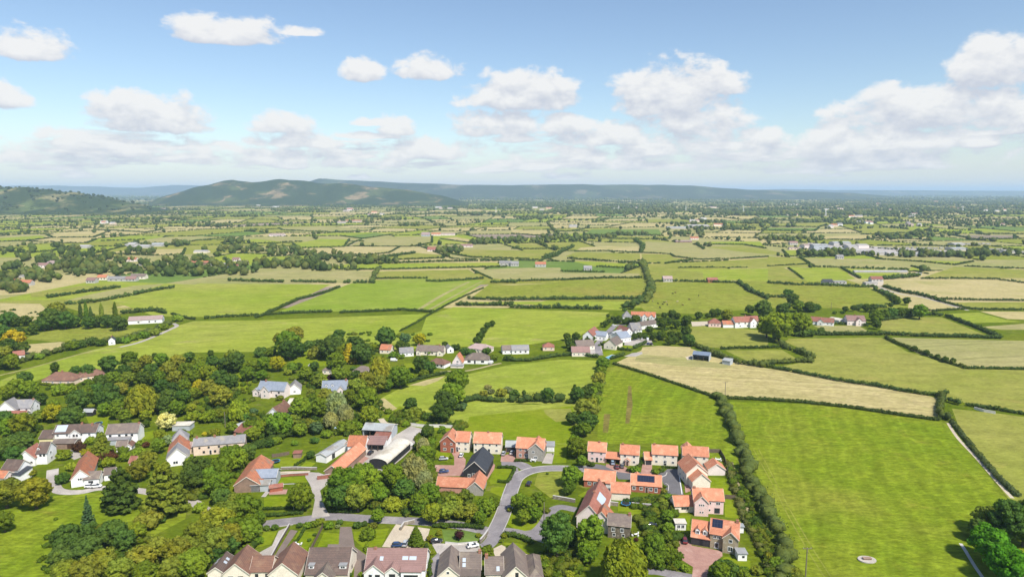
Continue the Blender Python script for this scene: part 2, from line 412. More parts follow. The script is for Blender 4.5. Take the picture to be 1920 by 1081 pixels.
# ---- fields traced from the survey -------------------------------------------
FIELDS = []
def field(crop, mat, pts, lay=0, auto=0.0, name='field'):
    px = [Q(crop, *p) for p in pts]; g = [P(*p) for p in px]
    poly_sheet(name, g, G[mat]); FIELDS.append(px)
    if auto:
        n = len(px); area = sum(px[i][0] * px[(i + 1) % n][1] - px[(i + 1) % n][0] * px[i][1] for i in range(n))
        run = []; runs = []
        for i in range(n):
            a, b = px[i], px[(i + 1) % n]
            d = (b[0] - a[0]) * (1 if area > 0 else -1)
            lower = d < 0 or (abs(b[0] - a[0]) < abs(b[1] - a[1]) * .7 and (b[1] > a[1]) == (area > 0))
            if lower:
                if run and run[-1] == a: run.append(b)
                else:
                    if run: runs.append(run)
                    run = [a, b]
        if run: runs.append(run)
        for rn in runs: hedge('X', rn, auto, auto * 1.1, gap=.12)
X = 'X'
field(X, 'lush', [(1368, 752), (1500, 756), (1640, 768), (1762, 788), (1790, 800), (1830, 860), (1885, 930), (1990, 1081), (1760, 1180), (1500, 1180), (1490, 1081), (1455, 960), (1410, 870), (1385, 800)])
field(X, 'straw', [(1150, 682), (1210, 652), (1290, 650), (1335, 668), (1440, 690), (1600, 715), (1760, 745), (1758, 786), (1640, 766), (1500, 752), (1350, 742), (1250, 712)])
field(X, 'straw2', [(1215, 652), (1240, 648), (1295, 650), (1290, 664), (1225, 660)], 1)
field(X, 'pale', [(1195, 664), (1240, 662), (1300, 672), (1370, 683), (1360, 690), (1270, 685), (1190, 676)], 1)
field(X, 'yellow', [(1440, 690), (1525, 675), (1520, 660), (1470, 640), (1480, 634), (1655, 632), (1700, 658), (1810, 690), (1990, 694), (1990, 778), (1880, 770), (1790, 750), (1760, 742), (1600, 714)])
field(X, 'pale', [(1672, 632), (1990, 640), (1990, 692), (1815, 688), (1720, 662)])
field(X, 'yellow', [(1650, 600), (1700, 594), (1765, 594), (1860, 632), (1750, 630), (1650, 626)])
field(X, 'yellow', [(1785, 765), (1880, 775), (1990, 790), (1990, 990), (1900, 945), (1850, 880), (1800, 805)])
field(X, 'lush', [(1135, 690), (1160, 684), (1215, 702), (1340, 747), (1365, 800), (1385, 850), (1400, 900), (1330, 860), (1290, 830), (1120, 830), (1122, 740)])
field(X, 'bright', [(880, 700), (960, 682), (1060, 673), (1118, 675), (1112, 735), (1090, 765), (1000, 755), (870, 760), (800, 775), (720, 760), (715, 745), (760, 722), (840, 705)])
field(X, 'bright', [(800, 770), (870, 758), (1080, 757), (1085, 800), (1075, 835), (950, 820), (830, 800)])
field(X, 'bright', [(790, 620), (800, 592), (850, 575), (1142, 585), (1130, 607), (1080, 632), (960, 650), (800, 648), (740, 660), (700, 640), (760, 628)])
field('M1', 'bright', [(0, 690), (250, 590), (700, 460), (1080, 370), (1330, 280), (1450, 245), (1920, 240), (3200, 190), (3060, 280), (2900, 400), (2400, 470), (1400, 480), (900, 640), (400, 650), (250, 700), (100, 760), (0, 740)])
field(X, 'bright', [(205, 562), (300, 546), (375, 531), (620, 533), (560, 562), (490, 592), (400, 594), (290, 592)])
field(X, 'bright2', [(510, 588), (660, 530), (705, 524), (800, 521), (915, 525), (870, 552), (820, 580), (640, 583)])
field(X, 'olive', [(885, 557), (918, 532), (960, 534), (1205, 524), (1212, 555), (1130, 562), (960, 560)])
field('M3', 'bright', [(0, 100), (870, 100), (870, 165), (700, 160), (380, 125), (100, 120), (-400, 130), (-400, 105)])
field(X, 'olive', [(1225, 532), (1320, 533), (1385, 535), (1430, 558), (1398, 580), (1300, 588), (1215, 586), (1200, 575)])
field(X, 'yellow', [(1290, 612), (1330, 610), (1440, 620), (1440, 648), (1380, 655), (1330, 650), (1300, 640)])
field(X, 'yellow', [(1360, 656), (1466, 655), (1495, 672), (1430, 678), (1400, 676)])
field('M4', 'pale', [(340, 280), (680, 280), (770, 330), (480, 345), (420, 310)])
field('M1', 'straw2', [(200, 420), (450, 400), (540, 410), (480, 450), (300, 490), (180, 500)])
field('M1', 'olive', [(180, 380), (300, 330), (560, 290), (1150, 300), (1000, 340), (700, 390), (400, 400)])
field('M3', 'straw2', [(980, 440), (1100, 430), (1340, 440), (1330, 500), (1240, 520), (960, 490)], 2)
# nearer middle distance
field('F2', 'pale', [(0, 720), (600, 705), (880, 712), (860, 800), (640, 800), (200, 775), (-200, 780)])
field('F2', 'yellow', [(915, 715), (1590, 700), (1700, 760), (1400, 785), (1300, 765), (900, 770)])
field('F2', 'bright', [(510, 695), (700, 655), (1800, 648), (1900, 680), (930, 700)])
field('F2', 'straw2', [(60, 605), (300, 545), (1080, 530), (1000, 575), (860, 590), (430, 592)], auto=2.5)
field('F2', 'pale', [(740, 525), (900, 455), (1320, 450), (1320, 500), (1150, 530)], auto=2)
field('F2', 'bright', [(280, 510), (480, 470), (700, 475), (660, 530), (330, 540)], auto=2.5)
field('F2', 'pale', [(170, 390), (480, 375), (880, 395), (860, 410), (560, 420), (200, 405)], auto=2.5)
field('F2', 'yellow', [(1000, 600), (1200, 575), (1400, 590), (1410, 615), (960, 632)], auto=3)
field('F2', 'yellow', [(1440, 580), (1540, 550), (1920, 557), (2310, 560), (2260, 600), (2140, 630), (1920, 620), (1620, 610)], auto=3)
field('F2', 'pale', [(1630, 700), (1920, 688), (2280, 685), (2300, 720), (2880, 730), (2870, 757), (2420, 772), (1920, 785), (1780, 765)])
field('F2', 'green2', [(650, 450), (900, 425), (1000, 440), (800, 470)], auto=2)
field('F2', 'straw', [(1380, 470), (1500, 455), (1640, 480), (1600, 500)], auto=2)
field('F1', 'bright', [(0, 465), (300, 445), (370, 465), (200, 485), (0, 492)], auto=2.5)
field('F1', 'bright', [(30, 560), (300, 515), (560, 520), (400, 560), (200, 578)], auto=3)
field('F1', 'straw', [(800, 570), (1100, 550), (1390, 545), (1370, 590), (1150, 597), (830, 583)], auto=3)
field('F1', 'straw', [(350, 440), (600, 425), (780, 430), (700, 460), (400, 462)], auto=2.5)
field('F1', 'straw', [(700, 400), (900, 388), (1200, 405), (1100, 422)], auto=2.5)
field('F1', 'pale', [(930, 505), (1200, 460), (1500, 450), (1700, 465), (1500, 480), (1280, 512), (1200, 505)], auto=2.5)
field('F1', 'straw', [(430, 503), (560, 470), (720, 475), (650, 502)], auto=2.5)
field('F1', 'yellow', [(230, 875), (620, 822), (900, 810), (830, 850), (400, 900), (230, 905)])
field('F1', 'pale', [(500, 930), (700, 880), (1000, 820), (1240, 805), (1100, 850), (850, 912)])
field('F1', 'straw2', [(0, 1050), (0, 950), (300, 955), (350, 1000), (280, 1080), (100, 1100)])
field('F1', 'yellow', [(500, 985), (900, 985), (1100, 1000), (900, 1035), (700, 1040)])
field('F1', 'pale', [(1600, 772), (1920, 740), (1920, 778), (1800, 768)])
field('F1', 'bright', [(1660, 500), (1920, 470), (2200, 500), (1920, 505), (1700, 512)], auto=2.5)
field('F3', 'yellow', [(400, 600), (480, 570), (960, 580), (960, 632), (700, 622), (430, 607)])
field('F3', 'yellow', [(970, 582), (1190, 587), (1210, 610), (1350, 628), (1150, 657), (980, 642)])
field('F3', 'bright', [(450, 637), (640, 640), (950, 662), (940, 680), (640, 680)])
field('F3', 'straw2', [(470, 560), (520, 535), (700, 525), (960, 530), (950, 565)])
field('F3', 'pale', [(980, 572), (1000, 490), (1330, 500), (1430, 550), (1900, 575), (2000, 600), (1400, 630), (1220, 605), (1190, 582)])
field('F3', 'bright', [(1460, 492), (1860, 490), (1900, 535), (1750, 520), (1460, 512)])
field('F3', 'yellow', [(1450, 532), (1720, 520), (1920, 550), (2100, 600), (1760, 572)])
field('F3', 'yellow', [(1200, 662), (1920, 612), (2150, 612), (2230, 680), (1920, 688), (1250, 692)])
field('F3', 'bright', [(1250, 700), (1920, 690), (2040, 690), (2180, 770), (1920, 790), (1440, 772), (1430, 720)])
field('F3', 'green2', [(540, 432), (600, 400), (1100, 400), (1130, 442), (750, 442)])
field('F3', 'yellow', [(750, 452), (1190, 450), (1180, 472), (760, 470)], auto=3)
field('F3', 'bright', [(270, 447), (540, 425), (540, 455), (430, 462)], auto=3)
field('F3', 'straw', [(0, 400), (270, 410), (280, 430), (240, 450), (0, 432)], auto=3)
field('F3', 'yellow', [(260, 400), (500, 390), (540, 400), (400, 416)], auto=2.5)
field('F4', 'yellow', [(0, 680), (120, 685), (260, 762), (0, 802)])
field('F4', 'bright', [(150, 680), (540, 695), (660, 770), (300, 792)])
field('F4', 'pale', [(240, 612), (800, 620), (1100, 650), (1060, 702), (350, 682)])
field('F4', 'bright', [(590, 700), (1000, 722), (960, 740), (870, 760), (700, 772)])
field('F4', 'bright', [(810, 622), (1540, 642), (1400, 667), (1110, 640)], auto=2.5)
field('F4', 'yellow', [(1150, 762), (1400, 680), (2200, 712), (2200, 762), (1500, 767)])
field('F4', 'pale', [(1480, 677), (1640, 625), (2200, 630), (2200, 705)], auto=2)
field('F4', 'straw2', [(920, 790), (1150, 775), (1680, 780), (2200, 812), (2200, 922), (1600, 930), (1250, 920), (1100, 870), (960, 830)])
field('F4', 'olive', [(0, 832), (600, 832), (820, 860), (920, 940), (850, 980), (550, 992), (380, 960), (230, 960), (0, 900)])
field('F4', 'straw2', [(1060, 910), (1200, 920), (1480, 995), (1200, 1012), (1050, 990)])
field('F4', 'yellow', [(1310, 947), (2200, 940), (2200, 1002), (1560, 1000)])
field('F4', 'straw', [(1590, 1012), (2200, 1015), (2200, 1082), (1800, 1070)])
field('F4', 'bright', [(1300, 1032), (1580, 1020), (1780, 1075), (1900, 1090), (1500, 1100)])
field('F4', 'bright', [(110, 557), (300, 555), (420, 597), (240, 602), (150, 600)], auto=2.5)
field('F4', 'yellow', [(0, 602), (230, 612), (300, 660), (0, 675)], auto=2)
field('F4', 'straw', [(350, 452), (760, 440), (900, 460), (700, 480), (330, 475)], auto=3)
field('F4', 'straw', [(990, 472), (1200, 455), (1210, 478)], auto=3)
field('F4', 'yellow', [(700, 402), (1130, 400), (1080, 425), (700, 437)], auto=3)
field('F4', 'soil', [(1380, 442), (1850, 445), (1850, 470), (1560, 477)], auto=3)
field('F4', 'yellow', [(20, 357), (440, 365), (380, 382), (40, 380)], auto=3)
field('F4', 'green2', [(0, 387), (380, 390), (350, 412), (0, 407)], auto=3)
field('F4', 'yellow', [(1560, 417), (2100, 410), (2100, 437), (1600, 434)], auto=3)
field('M4', 'pale', [(1570, 290), (1920, 265), (2200, 270), (2200, 310), (1750, 310)])

# ---- hand traced hedges -------------------------------------------------------
HD = (.046, .074, .02); HO = (.068, .09, .024)
H_ = hedge
H_('R1', [(20, 20), (60, 80), (90, 160), (130, 250), (170, 340), (200, 440), (240, 560), (280, 640), (310, 720), (360, 790), (410, 900), (430, 980), (400, 1090)], 4.6, 6.5, HO, wild=.4, label='tall bushy hedge running between the new orange-roofed houses and the large lush right-hand field', name='overgrown_hedge')
H_('R1', [(80, 400), (110, 540), (150, 660), (200, 770), (250, 860), (330, 980), (340, 1080)], 1.6, 4.0, (.09, .1, .03), gap=.25, wild=.5, label='low straggling scrub beside the worn track right of the new houses', name='scrub_hedge')
H_(X, [(1150, 682), (1215, 702), (1280, 724), (1345, 746)], 1.6, 2.2, (.06, .085, .025), label='thin clipped hedge curving along the lower left edge of the straw field')
H_(X, [(1345, 746), (1420, 749), (1505, 754), (1600, 765), (1700, 780), (1762, 788)], 1.7, 2.2, (.06, .085, .025), label='thin hedge between the straw field and the large lush right-hand field')
H_('M4', [(0, 592), (200, 630), (500, 690), (800, 735), (1000, 770), (1180, 800), (1290, 802), (1340, 790)], 2.4, 3.0, HD, label='long dark hedge along the upper edge of the straw field')
H_(X, [(1300, 647), (1345, 668), (1390, 682), (1440, 689)], 4, 4.5, HO, label='thick hedge behind the blue-roofed open barn')
H_('V3', [(880, 410), (980, 470), (1100, 510), (1220, 560), (1220, 600)], 4.2, 5, HO, label='thick rounded hedge closing the right side of the small paddock below the great willows')
H_('V3', [(1220, 602), (1100, 600), (950, 610), (770, 622)], 3.6, 4.5, HO, label='bushy hedge along the lower edge of the small paddock')
H_('V3', [(370, 476), (600, 470), (900, 462)], 2.0, 2.5, HD, label='straight low hedge along the top of the small paddock')
H_('M4', [(880, 375), (950, 410), (1100, 470), (1300, 545), (1480, 600)], 2.2, 2.6, HO, wild=.4, label='ragged hedge slanting down between the two pale yellow meadows at right')
H_('M4', [(1480, 602), (1700, 605), (1920, 610), (2150, 618)], 1.8, 2.4, HD, gap=.1, label='thin dark hedge reaching the right edge of the photo below the pale meadow')
H_('M4', [(840, 345), (1000, 355), (1240, 365), (1500, 370), (1740, 376)], 3.2, 4, HD, label='dark straight hedge under the oval yellow-green meadow at right')
H_('M4', [(1740, 374), (1600, 310), (1450, 255), (1340, 215)], 3.2, 4, HD, gap=.08, label='dark hedge slanting along the right side of the oval yellow-green meadow')
H_('M4', [(840, 245), (1000, 225), (1180, 200), (1300, 208)], 3.6, 4, HD, label='hedge curving over the top of the oval yellow-green meadow')
H_('M4', [(190, 342), (330, 348), (480, 352), (660, 350), (840, 350)], 3.4, 4.5, HD, label='thick hedge below the small tan paddock right of the great willows')
H_('M4', [(330, 268), (500, 270), (680, 276), (745, 290)], 2.4, 2.5, HD, name='garden_hedge', label='dark garden hedge in front of the red-roofed bungalow and the pink-roofed villa')
H_('M4', [(1285, 810), (1310, 840), (1285, 880), (1290, 960), (1350, 990)], 3.6, 4.5, HO, wild=.45, label='short bushy hedge closing the right end of the straw field')
H_('M4', [(1320, 845), (1370, 855), (1425, 872)], 3, 4, HD, label='short dark hedge stub where the straw field meets the pale right-hand field')
H_('M4', [(1500, 880), (1600, 897), (1720, 912), (1880, 940), (2050, 965)], 2, 2.6, HD, label='dark hedge beside the white gateway at the right edge')
H_('R1', [(1410, 160), (1480, 250), (1570, 360), (1690, 500), (1800, 600)], 1.5, 2.4, (.06, .08, .03), wild=.4, label='low brambly hedge along the stony ditch track at right')
H_('M3', [(0, 546), (130, 546), (250, 526), (340, 511), (500, 500), (640, 522)], 2.6, 3.2, HD, label='dark hedge behind which the lane bungalows stand, top of the central green field')
H_('M3', [(740, 532), (790, 520), (835, 505)], 2.4, 2.6, HD, name='garden_hedge', label='short clipped hedge beside the blue swimming pool')
H_('V1', [(540, 690), (700, 732), (850, 770), (985, 780)], 2.2, 2.6, HD, name='garden_hedge', label='clipped hedge around the lawn of the cream gabled house')
H_('V1', [(1030, 745), (1120, 705), (1205, 672)], 2.4, 3, HD, name='garden_hedge', label='dark clipped hedge between the small lawn and the car park')
H_('M3', [(690, 575), (670, 640), (650, 720), (640, 800), (600, 880), (575, 1000)], 4, 6.5, HO, wild=.4, label='tall wild hedge between the central field and the brown-streaked lush field', name='overgrown_hedge')
H_('M3', [(0, 852), (120, 850), (250, 850), (450, 860), (600, 850)], 4.2, 5.5, HD, wild=.35, label='thick dark hedge below the central green field', name='overgrown_hedge')
H_('M2', [(1560, 860), (1660, 835), (1760, 850), (1860, 852)], 3.4, 4.5, HD, label='dark hedge right of the tall clump in the central field')
H_('M2', [(945, 780), (1040, 735), (1170, 700), (1300, 665), (1430, 640)], 2, 2.4, HD, label='low hedge beside the bare path along the top of the central field')
H_('M2', [(0, 222), (70, 202), (300, 187), (560, 181)], 2.6, 3, HD, label='dark hedge under the left half of the two-tone green field')
H_('M2', [(640, 186), (860, 177), (1100, 166), (1330, 182)], 2.7, 3.2, HD, label='dark hedge under the right half of the two-tone green field')
H_('M2', [(75, 195), (200, 140), (320, 87), (500, 42), (625, -5)], 2.8, 3.4, HD, gap=.05, label='slanting hedge between the bright left field and the two-tone green field')
H_('M2', [(1330, 182), (1200, 262), (1080, 322)], 1.2, 1.5, HD, gap=.3, label='sparse low hedge dividing the two bright fields above the village')
H_('M2', [(1345, 175), (1420, 132), (1560, 62), (1705, 0)], 1.2, 1.5, HD, gap=.3, label='thin broken hedge along the right side of the striped field')
H_('M1', [(1540, 230), (1700, 216), (1930, 208)], 2.6, 3, HD, label='dark hedge under the bright left field')
H_('M1', [(1290, 195), (1360, 220), (1460, 236)], 2.2, 3, HD, label='short hedge behind the bend of the pale lane')
H_('M2', [(1510, 130), (1700, 130), (1920, 132)], 4.6, 6, HD, gap=.1, wild=.4, label='line of rounded dark bushes left of centre between two bright strips')
H_('M3', [(0, 146), (240, 150), (500, 155), (670, 158)], 4, 5, HD, gap=.08, wild=.4, label='line of dark bushes along the top of the brightest central field')
H_('M2', [(1600, 82), (1760, 88), (1930, 90)], 3.6, 5, HD, gap=.1, wild=.4, label='left part of the bushy hedge under the rough olive field')
H_('M3', [(0, 90), (250, 87), (700, 82), (960, 84)], 3.8, 4.5, HD, wild=.35, label='right part of the bushy hedge under the rough olive field')
H_('M3', [(860, 150), (920, 122), (970, 100), (1020, 60), (1045, 0)], 6, 9, HD, wild=.35, label='tall tree-like hedge winding down to the conical roof', name='overgrown_hedge')
H_('M1', [(500, 122), (700, 108), (960, 60), (1150, 20), (1300, -2)], 4, 5, HD, wild=.35, label='bushy hedge along the upper left side of the bright left field')
H_('M1', [(370, 72), (640, 30), (900, -4)], 4, 5.5, HD, wild=.35, label='bushy hedge between the two narrow pale fields at far left')
H_('M1', [(480, 445), (650, 412), (800, 405), (950, 390), (1100, 340), (1280, 272)], 4.2, 6, HO, wild=.4, label='bushy hedge on the left side of the curving pale lane')
H_('M1', [(0, 602), (150, 560), (280, 522), (480, 470)], 4.2, 6, HO, wild=.4, label='bushy hedge above the long bright slope at the left edge')
H_('M1', [(930, 190), (1150, 172), (1240, 190)], 4, 5, HD, label='dark hedge behind the long white farm building')
H_('F4', [(0, 802), (150, 815), (400, 820), (650, 832), (800, 832)], 3.6, 4.5, HD, wild=.35, label='long hedge in front of the flat-roofed white house at right')
H_('F4', [(800, 850), (860, 880), (920, 910), (980, 960)], 5, 8, HD, gap=.1, wild=.4, label='clumpy tall hedge slanting down right of the olive field', name='overgrown_hedge')
H_('F4', [(870, 830), (1000, 870), (1120, 890), (1250, 922), (1300, 942)], 3.6, 5, HD, wild=.4, label='hedge below the great tan field at right')
H_('F4', [(1250, 925), (1600, 932), (1920, 936), (2150, 938)], 2.6, 3.2, HD, label='straight dark hedge under the great tan field reaching the right edge')
H_('F4', [(1300, 942), (1480, 990), (1560, 1002), (1920, 1004), (2150, 1004)], 2.4, 3, HD, label='hedge under the narrow green field at the right edge')
H_('F4', [(1150, 770), (1500, 770), (1720, 776), (1920, 802), (2100, 820)], 2.6, 3, HD, gap=.12, label='hedge along the top of the great tan field')
H_('F4', [(0, 908), (70, 908), (135, 914)], 4, 5, HD, label='short dark hedge left of the olive field')
H_('F4', [(650, 990), (760, 985), (880, 985)], 4, 6, HD, wild=.4, label='bushes behind the pink-roofed villa along the olive field')
H_('F4', [(1060, 1005), (1250, 1012), (1480, 998)], 2.2, 3, HD, label='hedge under the small tan triangle at right')
H_('F4', [(550, 690), (620, 730), (690, 767)], 3, 3.5, HD, label='short slanting hedge above the red-roofed white house')
H_('F4', [(240, 612), (300, 650), (350, 682), (640, 690)], 3, 3.5, HD, label='hedge around the left end of the pale hay field below the industrial sheds')
H_('F4', [(640, 692), (850, 698), (1050, 708)], 4, 4.5, HD, label='dark hedge above the white polytunnel strip')
H_('F4', [(150, 690), (210, 730), (262, 772)], 2, 2.4, HD, gap=.2, label='thin slanting hedge between two green fields right of the red barn')
H_('F4', [(870, 775), (1000, 765), (1135, 752)], 6, 8, HD, wild=.4, label='tall hedge right of the red-roofed white house', name='overgrown_hedge')
H_('F3', [(1700, 800), (1750, 840), (1800, 872), (1920, 922)], 4.5, 6, HD, wild=.35, label='bushy hedge slanting right of the cattle field')
H_('F3', [(1040, 792), (1250, 790), (1440, 795), (1700, 802)], 3.2, 4, HD, gap=.06, label='hedge along the top of the cattle field under the red barn')
H_('F3', [(0, 790), (390, 780), (700, 766), (970, 766)], 3.2, 3.6, HD, label='hedge along the top of the rough olive field')
H_('F3', [(980, 640), (1000, 720), (1030, 800), (1050, 870), (1000, 950)], 7, 9, HO, wild=.3, label='tall winding hedge of trees between the rough olive field and the cattle field', name='overgrown_hedge')
H_('F3', [(240, 612), (330, 590), (400, 560), (460, 530)], 6, 8, HD, wild=.35, label='tall hedge slanting up right of the light green field', name='overgrown_hedge')
H_('F3', [(920, 482), (980, 520), (970, 572)], 7, 9, HD, label='short tall hedge at the left end of the big hay field', name='overgrown_hedge')
H_('F3', [(420, 620), (560, 630), (700, 640), (760, 642)], 4, 5, HD, label='left hedge above the narrow bright strip')
H_('F3', [(790, 645), (880, 648), (960, 655)], 4.5, 5, HD, label='right hedge above the narrow bright strip')
H_('F3', [(470, 566), (700, 562), (960, 574)], 2.6, 3, HD, label='hedge between the dry paddock and the yellow field')
H_('F3', [(980, 576), (1190, 586), (1220, 606), (1400, 626), (1650, 622), (1920, 606)], 2.6, 3.2, HD, label='long kinked hedge under the big hay field')
H_('F3', [(1150, 657), (1260, 640), (1350, 632)], 3, 4, HD, label='short hedge under the kinked hedge right of the centre')
H_('F3', [(640, 683), (800, 688), (945, 686)], 3.2, 4, HD, label='hedge under the narrow bright strip')
H_('F3', [(370, 716), (520, 720), (690, 722)], 3.2, 4, HD, gap=.1, label='hedge across the tan-green field beside the grey cottage')
H_('F3', [(1250, 688), (1450, 686), (1760, 686)], 2.2, 2.6, HD, gap=.6, label='sparse row of bushes across the bright right-centre fields')
H_('F3', [(540, 442), (730, 442), (1130, 444)], 3, 3.6, HD, label='hedge under the deep green crop field')
H_('F3', [(0, 546), (200, 548), (390, 546)], 3, 3.6, HD, label='hedge on top of the light green field')
H_('F3', [(1380, 510), (1410, 530), (1440, 548)], 4, 6, HD, label='short bushy hedge below the small red-roofed farm')
H_('F3', [(1460, 512), (1740, 516), (1900, 542)], 3, 3.6, HD, gap=.1, label='hedge under the bright field right of the small red-roofed farm')
H_('F2', [(-200, 785), (0, 792), (200, 797)], 4, 5, HD, label='hedge left above the bright left field')
H_('F2', [(270, 792), (420, 796), (590, 802)], 3.6, 4.5, HD, gap=.1, label='broken hedge under the left tan field')
H_('F2', [(670, 802), (780, 800), (880, 802)], 4.5, 6, HD, gap=.05, wild=.4, label='clump of hedge bushes at the right end of the left tan field')
H_('F2', [(870, 795), (890, 740), (930, 690)], 4.5, 7, HO, label='short hedge dividing the two tan fields', name='overgrown_hedge')
H_('F2', [(890, 772), (1100, 768), (1280, 768)], 3, 3.6, HD, label='hedge under the right tan field')
H_('F2', [(1280, 790), (1380, 792), (1550, 782), (1700, 770)], 3.4, 4.5, HD, gap=.1, label='hedge on top of the striped field')
H_('F2', [(1620, 702), (1690, 735), (1770, 772)], 1.8, 2.4, HD, label='thin slanting hedge at the right end of the right tan field')
H_('F2', [(1770, 800), (1850, 798), (1940, 800)], 4.5, 6, HD, label='rounded bushes at the upper left of the rough olive field')
H_('F2', [(600, 702), (930, 702), (1400, 692), (1880, 682)], 3, 3.6, HD, label='hedge under the long bright strip')
H_('F2', [(700, 660), (1100, 652), (1400, 642), (1830, 636)], 4, 5, HD, label='hedge on top of the long bright strip')
H_('F2', [(930, 612), (1050, 598), (1190, 578)], 5, 7, HD, label='tall hedge running up to the brick farm')
H_('F2', [(690, 522), (740, 495), (790, 477)], 2.4, 3, HD, label='hedge beside the farm track between two hay fields')
# ------------------------------------------------------------------ far patchwork of fields, hedges and trees
def pip(x, y, poly):
    r = False; j = len(poly) - 1
    for i in range(len(poly)):
        if (poly[i][1] > y) != (poly[j][1] > y) and x < (poly[j][0] - poly[i][0]) * (y - poly[i][1]) / (poly[j][1] - poly[i][1]) + poly[i][0]: r = not r
        j = i
    return r
FB = [(min(p[0] for p in f), max(p[0] for p in f), min(p[1] for p in f), max(p[1] for p in f), f) for f in FIELDS]
def in_fields(gx, gy):
    px, py, d = W2P(gx, gy, 0)
    if d <= 0: return True
    for a, b, c, e, f in FB:
        if a <= px <= b and c <= py <= e and pip(px, py, f): return True
    return py > 520
rp = random.Random(5)
fm_names = ['pale', 'yellow', 'straw', 'bright', 'green2', 'olive', 'straw2', 'soil', 'far']
def pick(y):
    w = [26, 20, 16, 15, 7, 8, 10, 2, 2] if y < 4200 else [18, 12, 18, 8, 8, 5, 10, 2, 22]
    return rp.choices(range(9), w)[0]
cells = []; segs = []
def split(q, depth):
    (a, b, c, d) = q
    area = .5 * abs((c - a).cross(d - b))
    cy = (a.y + c.y) / 2
    lim = rp.uniform(26000, 90000) * (1.0 if cy < 3500 else 1.7)
    if area < lim or depth > 7: cells.append((q, pick(cy))); return
    l1 = ((b - a).length + (c - d).length); l2 = ((d - a).length + (c - b).length)
    t, s = rp.uniform(.36, .64), rp.uniform(.36, .64)
    if l1 > l2 * .75:
        m1, m2 = a.lerp(b, t), d.lerp(c, s); segs.append((m1, m2)); split((a, m1, m2, d), depth + 1); split((m1, b, c, m2), depth + 1)
    else:
        m1, m2 = a.lerp(d, t), b.lerp(c, s); segs.append((m1, m2)); split((a, b, m2, m1), depth + 1); split((m1, m2, c, d), depth + 1)
CS = 700
gv = {}
def gpt(i, j):
    if (i, j) not in gv:
        gv[i, j] = Vector((i * CS + rp.uniform(-200, 200) + j * 60, 500 + j * CS + rp.uniform(-200, 200) + i * 40))
    return gv[i, j]
for j in range(0, 13):
    half = int((0.85 * (500 + j * CS) + 900) / CS) + 1
    for i in range(-half, half + 1):
        q = (gpt(i, j), gpt(i + 1, j), gpt(i + 1, j + 1), gpt(i, j + 1))
        split(q, 0); segs += [(q[0], q[1]), (q[0], q[3])]
fm = MB()
for q, k in cells: fm.add([(p.x, p.y, -.2) for p in q], [(0, 1, 2, 3)], k)
tag(fm.build('patchwork_fields', [G[n] for n in fm_names]), kind='structure')
# hedges of the far patchwork and the trees in them: beyond counting
hc, hr, tc, tr = [], [], [], []
for a, b in segs:
    L = (b - a).length; cy = (a.y + b.y) / 2
    if cy > 8200: continue
    hgt = rp.uniform(1.4, 2.8); n = max(1, int(L / (7 if cy < 3000 else 13)))
    keep = rp.random()
    dens = rp.choice([.0, .03, .06, .16, .35])
    for k in range(n):
        p = a.lerp(b, (k + rp.uniform(0, 1)) / n)
        if in_fields(p.x, p.y): continue
        if keep > .08 and rp.random() > .06:
            w = L / n * .62; hh = hgt * rp.uniform(.7, 1.35)
            hc.append((p.x, p.y, hh * .45)); hr.append((w, w * .3 + .8, hh * .6) if abs((b - a).x) > abs((b - a).y) else (w * .3 + .8, w, hh * .6))
        if rp.random() < dens * (1 if cy < 3500 else 1.5):
            s = rp.uniform(2.5, 5.5); tc.append((p.x + rp.uniform(-3, 3), p.y + rp.uniform(-3, 3), s * 1.0)); tr.append((s * 1.1, s * 1.1, s * 1.1))
# woods and copses of the far country
def wood(cx, cy, rx, ry, n, s0=4, s1=8):
    for _ in range(n):
        a = rp.uniform(0, 6.283); q = math.sqrt(rp.random())
        s = rp.uniform(s0, s1); x, y = cx + rx * q * math.cos(a), cy + ry * q * math.sin(a)
        if in_fields(x, y): continue
        tc.append((x, y, s * .95)); tr.append((s * 1.15, s * 1.15, s * 1.15))
for _ in range(150):
    y = rp.uniform(2300, 9000); x = rp.uniform(-.8, .8) * y
    k = 1 + (y - 2300) / 2500
    wood(x, y, rp.uniform(40, 130) * k, rp.uniform(25, 70) * k, int(16 * k))
for _ in range(150):       # the darker wooded country to the right
    y = rp.uniform(3300, 11000); x = rp.uniform(-.05, .85) * y
    wood(x, y, rp.uniform(120, 420), rp.uniform(40, 120), 34, 6, 11)
for _ in range(130):
    y = rp.uniform(8500, 17000); x = rp.uniform(-.75, .85) * y
    wood(x, y, rp.uniform(300, 900), rp.uniform(80, 240), 30, 9, 18)
def px_wood(px, py, rpx, rpy, n, s0=4, s1=7):
    for _ in range(n):
        a = rp.uniform(0, 6.283); q = math.sqrt(rp.random())
        x, y = P(px + rpx * q * math.cos(a), py + rpy * q * math.sin(a))
        s = rp.uniform(s0 * .6, s1); tc.append((x, y, s * .95)); tr.append((s * 1.1, s * 1.1, s * 1.15))
